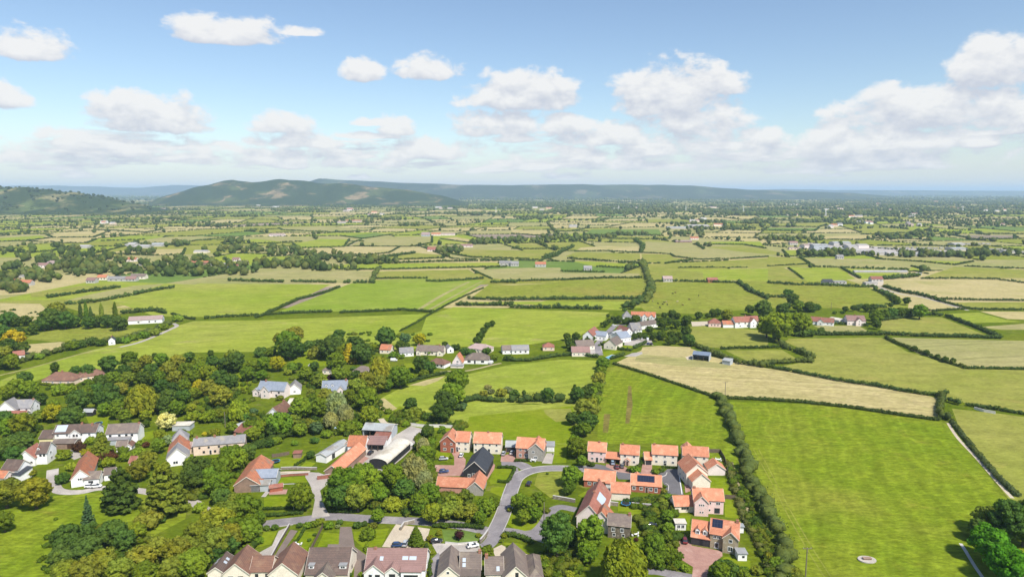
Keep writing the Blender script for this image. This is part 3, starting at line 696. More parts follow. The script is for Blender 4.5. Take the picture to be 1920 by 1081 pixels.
for t in [(110, 506, 105, 14, 50), (50, 524, 60, 8, 22), (215, 502, 60, 12, 26), (150, 490, 110, 8, 40), (330, 514, 70, 5, 22), (440, 512, 50, 4, 16), (400, 500, 60, 6, 16), (20, 545, 30, 6, 16), (560, 496, 70, 4, 22), (60, 470, 90, 10, 34), (150, 480, 60, 14, 26), (360, 488, 70, 8, 22), (440, 470, 60, 5, 24), (340, 500, 90, 6, 20), (560, 478, 80, 3, 30), (620, 488, 90, 4, 40), (520, 500, 60, 4, 18),
          (520, 470, 40, 5, 20), (700, 492, 50, 4, 30), (620, 416, 40, 3, 20), (690, 415, 14, 5, 20), (840, 472, 30, 4, 20), (900, 455, 20, 4, 20), (985, 452, 60, 5, 40), (1060, 448, 60, 4, 40),
          (1135, 445, 20, 3, 16), (1290, 440, 40, 4, 30), (1180, 440, 40, 2, 16), (1350, 430, 70, 3, 40), (1480, 450, 60, 3, 40), (1560, 478, 70, 3, 40), (1720, 480, 90, 2.5, 50), (1860, 478, 70, 3, 40),
          (1660, 446, 50, 4, 30), (1740, 440, 60, 5, 40), (1850, 420, 90, 6, 70), (1600, 415, 120, 4, 70), (1250, 405, 120, 4, 70), (1480, 415, 80, 5, 60), (1750, 405, 120, 6, 80), (440, 455, 30, 2, 16),
          (610, 505, 60, 3, 20), (1360, 600, 1, 1, 1), (310, 460, 50, 3, 20), (250, 475, 40, 4, 20)]: px_wood(*t)
hc, hr = np.array(hc), np.array(hr)
TINTS = [(.066, .1, .028), (.095, .135, .036), (.125, .15, .045)]
o = link('far_hedges', lump_mesh('far_hedges', hc, hr, 0, 1, LEAF_FAR, base=ICO1, core=1.0), None); o.color = (.07, .102, .032, 1); tag(o, 'network of dark field hedges dividing the far plain', 'hedges', None, 'stuff')
tc, tr = np.array(tc), np.array(tr)
for k in range(3):
    s = slice(k, None, 3)
    o = link('far_woodland', lump_mesh('far_woodland', tc[s], tr[s], 5 , 4.0, LEAF_FAR, base=ICO1, core=.95), None)
    o.color = (*TINTS[k], 1); tag(o, 'countless %s trees and copses of the far plain' % ('dark green', 'mid green', 'olive green')[k], 'trees', None, 'stuff')

# ------------------------------------------------------------------ hills
def hill(name, prof, dist, depth, mat, back=1.0, slope=1.0, seed=0, amp=6.0, skew=0.0):
    """prof: (px, height above the plain in metres at that bearing); a real ridge of that height at that distance"""
    xs = np.linspace(prof[0][0], prof[-1][0], 150)
    hs = np.interp(xs, [p[0] for p in prof], [p[1] for p in prof])
    r2 = np.random.default_rng(seed)
    ph = r2.uniform(0, 6.28, 14); fr = r2.uniform(.006, .13, 14); ph2 = r2.uniform(0, 6.28, 14)
    M_ = 34; vs = np.zeros((150, M_, 3))
    for i, (x, h) in enumerate(zip(xs, hs)):
        b = (x - 960) / FPX
        for j in range(M_):
            t = j / (M_ - 1); s = t * 2 - .95                      # -.95 .. 1.05, ridge at 0
            k = math.exp(-(s / .42) ** 2) if s < 0 else math.exp(-(s / .6) ** 2)
            y = dist + s * depth * .5 + skew * (x - 960)
            n = sum(math.sin(x * fr[q] + ph[q] + s * 5 * math.sin(ph2[q])) for q in range(14)) / 14
            z = h * k * (1 + .6 * n * (1 - .9 * k)) + amp * n * k * .45
            if j in (0, M_ - 1) or h < 1: z = -.3
            vs[i, j] = (b * y, y, max(z, -.3))
    idx = np.arange(150 * M_).reshape(150, M_)
    q = np.stack([idx[:-1, :-1], idx[1:, :-1], idx[1:, 1:], idx[:-1, 1:]], -1).reshape(-1, 4)
    me = np_mesh(name, vs.reshape(-1, 3), [q], [mat], smooth=np.ones(len(q), bool))
    return tag(link(name, me), kind='structure')
def hill_mat(name, wood_c, field_c, dry_c, s):
    m, nt, bs = new_mat(name); co = nt.node('ShaderNodeNewGeometry').outputs['Position']
    c1 = nt.scale(co, (1, .6, 2.2))
    w = nt.ramp(nt.noise(c1, s, 5, .65), .38, .5)
    vo = nt.node('ShaderNodeTexVoronoi', {'Vector': c1, 'Scale': s * 2.2}); 
    fc = nt.mix(nt.ramp(nt.node('ShaderNodeSeparateXYZ', {0: vo.outputs['Color']}).outputs[0], .55, .62), field_c, dry_c)
    col = nt.mix(w, fc, wood_c)
    k = nt.node('ShaderNodeMapRange', {0: nt.noise(co, s * 14, 4, .8), 1: .3, 2: .7, 3: .5, 4: 1.4}).outputs[0]
    col = nt.mix(1.0, col, nt.node('ShaderNodeCombineXYZ', {0: k, 1: k, 2: k}).outputs[0], 'MULTIPLY')
    nt.l.new(col, bs.inputs['Base Color']); bs.inputs['Roughness'].default_value = 1; bs.inputs['Specular IOR Level'].default_value = 0
    return m
def hz(py, d): return HC + (358 - py) / FPX * d
D1 = 6800; HM1 = hill_mat('ridge_heath_and_woods', (.03, .05, .018), (.075, .095, .03), (.24, .18, .1), .0034)
hill('ridge_hill', [(282, 0), (300, hz(372, D1)), (340, hz(360, D1)), (380, hz(350, D1)), (415, hz(342, D1)), (425, hz(339.5, D1)), (442, hz(336.5, D1)), (458, hz(339, D1)), (478, hz(342, D1)), (500, hz(339.5, D1)), (530, hz(337.5, D1)), (560, hz(338, D1)), (590, hz(341, D1)), (630, hz(344, D1)), (690, hz(348, D1)), (760, hz(356, D1)), (830, hz(366, D1)), (880, 0)], D1, 2600, HM1, seed=2, amp=14)
D2 = 11500; HM2 = hill_mat('long_wooded_ridge', (.03, .045, .02), (.06, .08, .035), (.13, .115, .07), .0016)
hill('long_ridge', [(540, 0), (570, hz(345, D2)), (600, hz(335, D2)), (640, hz(337, D2)), (700, hz(340, D2)), (760, hz(343, D2)), (850, hz(346, D2)), (960, hz(347, D2)), (1060, hz(346, D2)), (1180, hz(346, D2)), (1260, hz(347, D2)), (1320, hz(350, D2)), (1390, hz(355, D2)), (1480, hz(358, D2)), (1600, hz(362, D2)), (1700, 0)], D2, 4200, HM2, seed=4, amp=12)
D3 = 21000
hill('distant_ridge', [(-250, hz(350, D3)), (0, hz(350, D3)), (40, hz(348, D3)), (110, hz(348, D3)), (200, hz(350, D3)), (270, hz(352, D3)), (330, hz(347, D3)), (400, hz(349, D3)), (520, hz(354, D3)), (700, 0)], D3, 6000, HM2, seed=6, amp=20)
hill('distant_ridge', [(1250, 0), (1330, hz(356, D3)), (1460, hz(354.5, D3)), (1560, hz(356, D3)), (1700, hz(356.5, D3)), (1800, hz(357.5, D3)), (1920, hz(357.5, D3)), (2150, hz(358, D3))], D3, 6000, HM2, seed=8, amp=14)
D5 = 34000
hill('distant_ridge', [(-400, hz(352, D5)), (150, hz(353, D5)), (700, hz(355, D5)), (1300, hz(356.5, D5)), (1700, hz(357, D5)), (2300, hz(357, D5))], D5, 6000, HM2, seed=9, amp=10)
D4 = 4300; HM3 = hill_mat('near_hill_woods_and_fields', (.035, .055, .02), (.1, .13, .04), (.2, .18, .08), .004)
hill('wooded_hill', [(-320, hz(346, D4)), (-100, hz(348, D4)), (0, hz(350, D4)), (60, hz(352, D4)), (110, hz(356, D4)), (160, hz(362, D4)), (200, hz(369, D4)), (240, hz(377, D4)), (280, hz(386, D4)), (320, 0)], D4, 1700, HM3, seed=3, amp=14)
# trees standing on the near hill's crest and flank
dg = bpy.context.evaluated_depsgraph_get(); 
ho = [o for o in bpy.data.objects if o.name.startswith('wooded_hill')][0]
hv = np.array([v.co[:] for v in ho.data.vertices])
cc, rr = [], []
for k in range(900):
    i = rp.randrange(len(hv)); x, y, z = hv[i]
    if z < 12: continue
    if not (z > 70 or rp.random() < .35): continue
    s = rp.uniform(5, 9); cc.append((x + rp.uniform(-25, 25), y + rp.uniform(-20, 20), z + s * .4)); rr.append((s * 1.3, s * 1.3, s))
o = link('hill_woodland', lump_mesh('hill_woodland', np.array(cc), np.array(rr), 5, 5, LEAF_FAR, core=.95)); o.color = (.045, .07, .024, 1); tag(o, 'dark woodland covering the near hill at left', 'wood', None, 'stuff')
# ------------------------------------------------------------------ building kit
WALL = {
 'white': M('white_render', (.85, .84, .82), (.79, .78, .76), .35, c3=(.68, .66, .62)),
 'dullwhite': M('dull_white_render', (.48, .46, .43), (.42, .4, .37), .3),
 'cream': M('cream_render', (.78, .7, .58), (.72, .64, .52), .35),
 'pink': M('pink_render', (.76, .56, .52), (.7, .5, .46), .35),
 'palepink': M('pale_pink_render', (.76, .66, .62), (.7, .6, .56), .35),
 'peach': M('peach_render', (.74, .58, .45), (.66, .52, .41), .3, c3=(.55, .45, .36)),
 'yellow': M('pale_yellow_render', (.74, .66, .38), (.7, .6, .34), .3),
 'brick': M('red_brick', (.36, .12, .07), (.28, .09, .055), 1.2, course=.3, fine=6),
 'pinkbrick': M('pinkish_brick', (.48, .27, .2), (.4, .2, .15), 1.2, course=.3, fine=6),
 'stone': M('buff_stone', (.36, .3, .2), (.27, .22, .15), 1.6, course=.35, fine=5, c3=(.42, .37, .28)),
 'greystone': M('grey_stone', (.36, .33, .29), (.27, .25, .22), 1.6, course=.35, fine=5),
 'darkstone': M('dark_field_stone', (.17, .14, .1), (.11, .09, .07), 2.0, fine=5, c3=(.26, .22, .17)),
 'black': M('black_boarding', (.02, .021, .024), (.03, .031, .034), .8, course=.25),
 'grey': M('grey_cladding', (.42, .45, .47), (.36, .39, .41), .4),
 'rust': M('weathered_brick_and_boards', (.3, .2, .15), (.22, .15, .11), .6, course=.4),
}
ROOF = {
 'orange': M('orange_clay_tiles', (.54, .225, .13), (.46, .18, .1), .8, course=.34, fine=4, c3=(.56, .29, .18)),
 'oldorange': M('weathered_orange_tiles', (.48, .18, .09), (.33, .13, .075), .7, course=.34, fine=4, c3=(.26, .17, .12)),
 'redbrown': M('red_brown_tiles', (.3, .12, .085), (.22, .09, .065), .7, course=.34, fine=4, c3=(.25, .16, .12)),
 'brown': M('brown_tiles', (.2, .105, .07), (.145, .08, .06), .6, course=.34, fine=4, c3=(.22, .13, .085)),
 'darkbrown': M('dark_brown_tiles', (.125, .085, .07), (.095, .07, .06), .6, course=.34, fine=4, c3=(.15, .11, .09)),
 'greybrown': M('grey_brown_tiles', (.185, .145, .12), (.145, .115, .1), .6, course=.34, fine=4, c3=(.22, .18, .14)),
 'mauve': M('faded_mauve_tiles', (.27, .165, .145), (.23, .14, .125), .5, course=.34, fine=4),
 'pinkgrey': M('pinkish_grey_tiles', (.36, .27, .25), (.3, .22, .2), .5, course=.34, fine=4),
 'grey': M('grey_slates', (.25, .24, .24), (.2, .195, .2), .6, course=.3, fine=4, c3=(.3, .27, .22)),
 'bluegrey': M('blue_grey_slates', (.24, .27, .32), (.19, .22, .27), .6, course=.3, fine=4),
 'slate': M('dark_slates', (.04, .045, .055), (.052, .058, .068), .7, course=.3, fine=4),
 'sheet': M('grey_sheet_roof', (.34, .36, .36), (.27, .28, .28), .3, c3=(.24, .22, .19)),
 'whitesheet': M('pale_sheet_roof', (.6, .56, .48), (.5, .46, .38), .25, c3=(.4, .35, .27)),
 'bluesheet': M('blue_grey_sheet_roof', (.16, .2, .27), (.13, .17, .23), .3),
 'dullsheet': M('dull_sheet_roof', (.37, .36, .35), (.3, .29, .28), .3, c3=(.36, .32, .27)),
 'flat': M('flat_felt_roof', (.3, .3, .3), (.25, .25, .25), .4),
}
WOOD = M('dark_weathered_wood', (.1, .07, .05), (.07, .05, .035), .8)
FRAME = M('white_window_frame', (.8, .8, .78), (.76, .76, .74), 1)
BARGE = M('pale_verge_trim', (.72, .66, .56), (.66, .6, .5), 1)
DARKF = M('dark_window_frame', (.04, .035, .03), (.05, .045, .04), 1)
m, nt, bs = new_mat('window_glass'); bs.inputs['Base Color'].default_value = (.03, .036, .045, 1); bs.inputs['Roughness'].default_value = .12; GLASS = m
m, nt, bs = new_mat('pale_glass'); bs.inputs['Base Color'].default_value = (.42, .47, .52, 1); bs.inputs['Roughness'].default_value = .15; PALEGLASS = m
DOORB = M('dark_door', (.035, .035, .04), (.045, .045, .05), 1, rough=.5); DOORBR = M('brown_door', (.09, .045, .03), (.07, .035, .025), 1, rough=.5)
DOORW = M('white_door', (.7, .7, .68), (.66, .66, .64), 1)
BRICKC = M('chimney_brick', (.35, .17, .11), (.26, .13, .09), 1.5, course=.25)
SOLAR = None
m, nt, bs = new_mat('solar_cells')
co = nt.node('ShaderNodeTexCoord').outputs['Object']
br = nt.node('ShaderNodeTexBrick', {'Vector': co, 'Color1': (.012, .018, .038, 1), 'Color2': (.016, .022, .045, 1), 'Mortar': (.05, .055, .07, 1), 'Scale': 1.0, 'Mortar Size': .03, 'Brick Width': 1.0, 'Row Height': 1.6}, offset=0.0)
nt.l.new(br.outputs[0], bs.inputs['Base Color']); bs.inputs['Roughness'].default_value = .2; SOLAR = m

def win_mesh(key, fm, gl, bars):
    mb = MB(); b = .09
    mb.box(-.5, -.07, -.5, -.5 + b, .02, .5); mb.box(.5 - b, -.07, -.5, .5, .02, .5); mb.box(-.5 + b, -.07, .5 - b, .5 - b, .02, .5); mb.box(-.5 + b, -.1, -.5, .5 - b, .02, -.5 + b)
    for i in range(bars):
        x = -.5 + (i + 1) / (bars + 1); mb.box(x - .03, -.05, -.5 + b, x + .03, .02, .5 - b)
    p = MB(); p.box(-.5 + b, -.025, -.5 + b, .5 - b, .015, .5 - b)
    return mb.mesh('window_frame_' + key, fm), p.mesh('pane_' + key, gl)
WIN = {'1': win_mesh('single', FRAME, GLASS, 0), '2': win_mesh('double', FRAME, GLASS, 1), '3': win_mesh('triple', FRAME, GLASS, 2), 'd': win_mesh('dark', DARKF, GLASS, 1), 'dd': win_mesh('dark_wide', DARKF, GLASS, 4)}
def unit_box(name, mat):
    mb = MB(); mb.box(-.5, -.5, 0, .5, .5, 1); return mb.mesh(name, mat)
DOORM = {}
def door_mesh(mat):
    if mat.name not in DOORM:
        mb = MB(); mb.box(-.5, -.06, 0, .5, .03, 1, 0); mb.box(-.62, -.04, 0, -.5, .03, 1.06, 1); mb.box(.5, -.04, 0, .62, .03, 1.06, 1); mb.box(-.5, -.04, 1, .5, .03, 1.06, 1)
        mb.box(.32, -.09, .45, .4, -.06, .5, 1); DOORM[mat.name] = mb.mesh('door_' + mat.name, [mat, FRAME])
    return DOORM[mat.name]
GARM = {}
def garage_mesh(mat):
    if mat.name not in GARM:
        mb = MB()
        for k in range(4): mb.box(-.5, -.05 - .01 * (k % 2), k * .25, .5, .03, k * .25 + .25)
        GARM[mat.name] = mb.mesh('garage_door_' + mat.name, mat)
    return GARM[mat.name]
CHIM = {}
def chimney_mesh(mat):
    if mat.name not in CHIM:
        mb = MB(); mb.box(-.5, -.35, 0, .5, .35, 1, 0); mb.box(-.58, -.42, 1, .58, .42, 1.1, 0)
        pot = MB(); pot.tube((-.22, 0, 0), (-.22, 0, .45), .12, .1, 7); pot.tube((.22, 0, 0), (.22, 0, .45), .12, .1, 7)
        CHIM[mat.name] = (mb.mesh('chimney_' + mat.name, mat), pot.mesh('chimney_pots', ROOF['oldorange']))
    return CHIM[mat.name]

class Block:
    """one volume of a building, in the building's own frame (x along the front, y away from the viewer)"""
    def __init__(s, u, v, w, d, h, ax='x', pitch=38, ov=.3, base=-.4, z0=0.0):
        s.u, s.v, s.w, s.d, s.h, s.ax, s.p, s.ov, s.base, s.z0 = u, v, w, d, h, ax, pitch, ov, base, z0
        s.rise = 0 if ax == 'flat' else ((s.d if ax in 'xX' else s.w) / 2 * math.tan(R(pitch)))
        if ax in ('h', 'H'): s.rise = min(s.w, s.d) / 2 * math.tan(R(pitch))
        if ax == 'lean': s.rise = s.d * math.tan(R(pitch))
    def walls(s, mb):
        u, v, w, d, h, b = s.u, s.v, s.w, s.d, s.h, s.base
        x1, y1 = u + w, v + d
        if s.ax == 'x':
            t = h + s.rise - .02
            mb.add([(u, v, b), (x1, v, b), (x1, y1, b), (u, y1, b), (u, v, h), (x1, v, h), (x1, y1, h), (u, y1, h), (u, v + d / 2, t), (x1, v + d / 2, t)],
                   [(0, 1, 5, 4), (2, 3, 7, 6), (1, 2, 6, 9, 5), (3, 0, 4, 8, 7), (4, 5, 9, 8), (6, 7, 8, 9)])
        elif s.ax == 'y':
            t = h + s.rise - .02
            mb.add([(u, v, b), (x1, v, b), (x1, y1, b), (u, y1, b), (u, v, h), (x1, v, h), (x1, y1, h), (u, y1, h), (u + w / 2, v, t), (u + w / 2, y1, t)],
                   [(0, 1, 5, 8, 4), (2, 3, 7, 9, 6), (1, 2, 6, 5), (3, 0, 4, 7), (4, 8, 9, 7), (5, 6, 9, 8)])
        elif s.ax == 'lean':
            t = h + s.rise - .02
            mb.hexa([(u, v, b), (x1, v, b), (x1, y1, b), (u, y1, b)], [(u, v, h), (x1, v, h), (x1, y1, t), (u, y1, t)])
        else: mb.box(u, v, b, x1, y1, h)
    def slab(s, mb, a, b, c, d, th=.16):
        # four corners of the underside, thickened upwards along the normal
        A, B, C, D = (Vector(p) for p in (a, b, c, d)); n = (B - A).cross(D - A).normalized()
        if n.z < 0: n = -n
        lo = [p + n * .015 for p in (A, B, C, D)]; hi = [p + n * (th + .015) for p in (A, B, C, D)]
        mb.hexa(lo, hi)
    def roof(s, mb):
        u, v, w, d, h, o = s.u, s.v, s.w, s.d, s.h, s.ov
        x0, x1, y0, y1 = u - o, u + w + o, v - o, v + d + o
        if s.ax == 'x':
            e = h - o * math.tan(R(s.p)); t = h + s.rise; ym = v + d / 2
            s.slab(mb, (x0, y0, e), (x1, y0, e), (x1, ym, t), (x0, ym, t)); s.slab(mb, (x0, ym, t), (x1, ym, t), (x1, y1, e), (x0, y1, e))
            mb.tube((x0, ym, t + .17), (x1, ym, t + .17), .11, n=6)
        elif s.ax == 'y':
            e = h - o * math.tan(R(s.p)); t = h + s.rise; xm = u + w / 2
            s.slab(mb, (x0, y0, e), (xm, y0, t), (xm, y1, t), (x0, y1, e)); s.slab(mb, (xm, y0, t), (x1, y0, e), (x1, y1, e), (xm, y1, t))
            mb.tube((xm, y0, t + .17), (xm, y1, t + .17), .11, n=6)
        elif s.ax == 'h':
            t = h + s.rise; k = min(w, d) / 2
            if w >= d: r0, r1 = (u + k, v + d / 2, t), (u + w - k, v + d / 2, t)
            else: r0, r1 = (u + w / 2, v + k, t), (u + w / 2, v + d - k, t)
            if w - d > -.01 and abs(w - d) < .02: r1 = (r0[0] + .02, r0[1], r0[2])
            e = h - .12
            c = [(x0, y0, e), (x1, y0, e), (x1, y1, e), (x0, y1, e)]
            vs = c + [r0, r1] + [(p[0], p[1], e - .14) for p in c]
            if w >= d: fs = [(0, 1, 5, 4), (1, 2, 5), (2, 3, 4, 5), (3, 0, 4)]
            else: fs = [(0, 1, 4), (1, 2, 5, 4), (2, 3, 5), (3, 0, 4, 5)]
            fs += [(6, 7, 1, 0), (7, 8, 2, 1), (8, 9, 3, 2), (9, 6, 0, 3), (9, 8, 7, 6)]
            mb.add(vs, fs)
            mb.tube((r0[0], r0[1], r0[2] + .02), (r1[0], r1[1], r1[2] + .02), .12, n=6)
            for k2, q in ((0, r0), (3, r0 if w >= d else r1), (1, r1 if w >= d else r0), (2, r1)): mb.tube((c[k2][0], c[k2][1], e + .02), (q[0], q[1], q[2] + .02), .1, n=5)
        elif s.ax == 'lean':
            e = h - o * math.tan(R(s.p)); t = h + s.rise + o * math.tan(R(s.p))
            s.slab(mb, (x0, y0, e), (x1, y0, e), (x1, y1, t), (x0, y1, t))
        elif s.ax == 'flat': mb.box(x0, y0, h + .005, x1, y1, h + .24)
        elif s.ax == 'arch':
            n = 10; r = w / 2 + .1
            for k in range(n):
                a0, a1 = math.pi * k / n, math.pi * (k + 1) / n
                p = [(u + w / 2 - r * math.cos(a), h * 0 + s.h + r * .42 * math.sin(a)) for a in (a0, a1)]
                q = [(u + w / 2 - (r + .12) * math.cos(a), s.h + (r + .12) * .42 * math.sin(a)) for a in (a0, a1)]
                mb.hexa([(p[0][0], y0, p[0][1]), (p[1][0], y0, p[1][1]), (p[1][0], y1, p[1][1]), (p[0][0], y1, p[0][1])],
                        [(q[0][0], y0, q[0][1]), (q[1][0], y0, q[1][1]), (q[1][0], y1, q[1][1]), (q[0][0], y1, q[0][1])])
    def face(s, f, t, z):
        """point and turn of a spot on wall f (front, back, left, right), t = 0..1 along it as seen from outside"""
        if f == 'f': return (s.u + s.w * t, s.v, z), 0.0
        if f == 'r': return (s.u + s.w, s.v + s.d * t, z), R(90)
        if f == 'l': return (s.u, s.v + s.d * (1 - t), z), R(-90)
        return (s.u + s.w * (1 - t), s.v + s.d, z), R(180)
    def on_roof(s, side, t, k):
        """point on a roof slope: side f/b (ridge along x) or l/r (ridge along y); t along the ridge, k 0 eave .. 1 ridge; and slope frame"""
        if s.ax in 'xh' or s.ax == 'lean':
            run = s.d / 2 if s.ax != 'lean' else s.d
            y = s.v + run * k if side == 'f' else s.v + s.d - run * k
            return Vector((s.u + s.w * t, y, s.h + s.rise * k)), (R(s.p) if side == 'f' else -R(s.p)), 0.0
        x = s.u + s.w / 2 * k if side == 'l' else s.u + s.w - s.w / 2 * k
        return Vector((x, s.v + s.d * t, s.h + s.rise * k)), R(s.p), (R(-90) if side == 'l' else R(90))

BUILD = []; LANDMARKS = []; RIDGE = []
def building(crop, A, B, he, blocks, label, short, wall='white', roof='orange', cat='house', name='house', group=None, wins='auto', chim=(), solar=(), sky=(), dorm=(), doors=(), gar=(), win=(), ang=None, W=None, back=0.0, pillars=(), chim_mat=None, barge=None, wide=None):
    """A, B: the ends of the front eave in the survey, he its height. blocks: (u, v, w, d, h, axis, pitch[, {wall, roof, win}]) with u, w as fractions of the front's width"""
    a, b = P(*Q(crop, *A), he), P(*Q(crop, *B), he)
    a, b = Vector((*a, 0)), Vector((*b, 0))
    if isinstance(ang, tuple):                  # ridge line seen in the survey: near end, far end, height
        r0, r1 = Vector(P(*Q(crop, *ang[0]), ang[2])), Vector(P(*Q(crop, *ang[1]), ang[2]))
        rz = -math.atan2(r1.x - r0.x, r1.y - r0.y); RIDGE.append((short or label, round(math.degrees(rz)), round((r1 - r0).length, 1)))
    else: rz = math.atan2(b.y - a.y, b.x - a.x) if ang is None else R(ang)
    if W is None: w0 = (b - a).length if ang is None else (b.x - a.x) * math.cos(rz) + (b.y - a.y) * math.sin(rz)
    else: w0 = W
    root = empty(name, a, rz); tag(root, label, cat, group)
    if back: root.location = a + Vector((-math.sin(rz), math.cos(rz), 0)) * back
    mats = {}
    bl = []
    for i, t in enumerate(blocks):
        o = t[7] if len(t) > 7 else {}
        k = Block(t[0] * w0, t[1], t[2] * w0, t[3], t[4], t[5], t[6], ov=o.get('ov', .3), base=o.get('base', -.4))
        bl.append((k, o))
        wm, rm = o.get('wall', wall), o.get('roof', roof)
        mb = MB()
        if k.ax == 'arch':
            n = 10; pts = [(k.u, k.base), (k.u + k.w, k.base)] + [(k.u + k.w / 2 + k.w / 2 * math.cos(math.pi * q / n), k.h + k.w / 2 * .42 * math.sin(math.pi * q / n)) for q in range(n + 1)]
            L = len(pts); mb.add([(x, k.v, z) for x, z in pts] + [(x, k.v + k.d, z) for x, z in pts], [tuple(range(L)), tuple(reversed(range(L, 2 * L)))] + [(q, (q + 1) % L, L + (q + 1) % L, L + q) for q in range(L)])
        else: k.walls(mb)
        if o.get('open') is None: mb.build('wall', WALL[wm], root)
        else:                                   # open-fronted: three walls and posts
            q = MB(); t_ = .15
            q.box(k.u, k.v + k.d - t_, -.4, k.u + k.w, k.v + k.d, k.h + (k.rise if k.ax == 'lean' else 0)); q.box(k.u, k.v, -.4, k.u + t_, k.v + k.d - t_, k.h); q.box(k.u + k.w - t_, k.v, -.4, k.u + k.w, k.v + k.d - t_, k.h)
            if k.ax == 'x':
                for xx in (k.u, k.u + k.w - t_): q.add([(xx, k.v, k.h), (xx, k.v + k.d, k.h), (xx, k.v + k.d / 2, k.h + k.rise - .02), (xx + t_, k.v, k.h), (xx + t_, k.v + k.d, k.h), (xx + t_, k.v + k.d / 2, k.h + k.rise - .02)], [(0, 1, 2), (5, 4, 3), (0, 3, 4, 1), (1, 4, 5, 2), (2, 5, 3, 0)])
            q.build('wall', WALL[wm], root)
            npst = o['open']
            for j in range(1, npst): 
                pm = MB(); pm.box(k.u + k.w * j / npst - .15, k.v + .05, -.2, k.u + k.w * j / npst + .15, k.v + .35, k.h - .02); pm.build('post', WOOD, root)
        rb = MB(); k.roof(rb)
        if rb.v:
            ro = rb.build('roof', ROOF[rm], root)
            if o.get('label'): ro['label'] = o['label']
            if k.ax in 'xy' and math.hypot(a.x, a.y) < 480:
                e = k.h - k.ov * math.tan(R(k.p)); t_ = k.h + k.rise
                for end in (0, 1):
                    q = MB()
                    if k.ax == 'y':
                        y0 = k.v - k.ov - .06 if not end else k.v + k.d + k.ov; y1 = y0 + .06; xm = k.u + k.w / 2
                        for x in (k.u - k.ov, k.u + k.w + k.ov): q.hexa([(x, y0, e - .1), (xm, y0, t_ - .1), (xm, y1, t_ - .1), (x, y1, e - .1)], [(x, y0, e + .21), (xm, y0, t_ + .21), (xm, y1, t_ + .21), (x, y1, e + .21)])
                    else:
                        x0 = k.u - k.ov - .06 if not end else k.u + k.w + k.ov; x1 = x0 + .06; ym = k.v + k.d / 2
                        for y in (k.v - k.ov, k.v + k.d + k.ov): q.hexa([(x0, y, e - .1), (x0, ym, t_ - .1), (x1, ym, t_ - .1), (x1, y, e - .1)], [(x0, y, e + .21), (x0, ym, t_ + .21), (x1, ym, t_ + .21), (x1, y, e + .21)])
                    q.build('bargeboard', BARGE, ro)
        # window rows: dict face -> list of rows (z, [t...], w, h, style)
        wspec = o.get('win')
        dist = math.hypot(a.x, a.y)
        if wspec is None and wins == 'auto':
            wspec = []
            st = 2 if k.h > 4 else 1
            for f in ('f', 'r', 'l'):
                L = k.w if f == 'f' else k.d
                n = max(1, int(L / 3.1)) if f == 'f' else (1 if L < 6.5 else 2)
                for s_ in range(st): wspec.append((f, 1.5 + 2.5 * s_, [(j + .5) / n for j in range(n)], 1.15, 1.15, '2'))
        for (f, z, ts, ww, wh, sty) in (wspec or []):
            for t_ in ts:
                loc, r = k.face(f, t_, z); fm, pm = WIN[sty]
                fo = link('window', fm, root, loc, r, (ww, 1, wh)); link('pane', pm, fo)
    K = lambda i: bl[i][0]
    for (i, f, t, w, h, kind) in doors:
        loc, r = K(i).face(f, t, 0); link('door', door_mesh({'b': DOORB, 'n': DOORBR, 'w': DOORW}[kind]), root, loc, r, (w, 1, h))
    for (i, f, t, w, h, kind) in gar:
        loc, r = K(i).face(f, t, 0); link('garage_door', garage_mesh({'b': DOORB, 'n': DOORBR, 'w': DOORW}[kind]), root, loc, r, (w, 1, h))
    for (i, t, k2, hh) in chim:
        p, _, _ = K(i).on_roof('f' if K(i).ax in 'xh' else 'l', t, k2)
        cm, pm = chimney_mesh(chim_mat or BRICKC); c = link('chimney', cm, root, (p.x, p.y, p.z - .7), 0.0, (.9, 1.0, hh + .7)); 
        pp = link('chimney_pot', pm, root, (p.x, p.y, p.z - .7 + (hh + .7) * 1.1), 0.0)
        pp.parent = c; pp.location = (0, 0, 1.1); pp.scale = (1 / .9, 1, 1 / (hh + .7))
    for lst, nm, mt, th, fr in ((solar, 'solar_panel', SOLAR, .2, None), (sky, 'skylight', PALEGLASS, .22, None)):
        for (i, side, t0, t1, k0, k1) in lst:
            blk = K(i); p0, sl_, rr = blk.on_roof(side, (t0 + t1) / 2, (k0 + k1) / 2)
            run = (blk.d / 2 if blk.ax in 'xh' else blk.d if blk.ax == 'lean' else blk.w / 2); along = blk.w if blk.ax in 'xh' or blk.ax == 'lean' else blk.d
            w_, l_ = (t1 - t0) * along, (k1 - k0) * run / math.cos(R(blk.p))
            sb = MB(); sb.box(-w_ / 2, -l_ / 2, .12, w_ / 2, l_ / 2, th + .04); so_ = sb.build(nm, mt, root)
            so_.location = p0; so_.rotation_mode = 'XYZ'
            if blk.ax in 'xh' or blk.ax == 'lean': so_.rotation_euler = (sl_, 0, 0)
            else: so_.rotation_euler = (R(blk.p), 0, rr)
    for (i, t, k2, w, h, wl, rf) in dorm:
        blk = K(i); p, _, _ = blk.on_roof('f', t, k2)
        dl = h / math.tan(R(blk.p)) + .8
        dk = Block(p.x - w / 2, p.y - .1, w, dl + w * .4, p.z + h, 'y' if rf != 'flat' else 'flat', 42, ov=.18, base=p.z - .3)
        q = MB(); dk.walls(q); d_ = q.build('dormer', WALL[wl], root)
        q = MB(); dk.roof(q); q.build('dormer_roof', ROOF['orange' if rf == 'x' else rf], d_)
        fm, pm = WIN['2']; ww = link('window', fm, d_, (p.x, p.y - .1, p.z + h * .5), 0.0, (w * .7, 1, h * .75))
        link('pane', pm, ww)
    for (i, f, t, z, w, h, sty) in win:
        loc, r = K(i).face(f, t, z); fm, pm = WIN[sty]; fo = link('window', fm, root, loc, r, (w, 1, h)); link('pane', pm, fo)
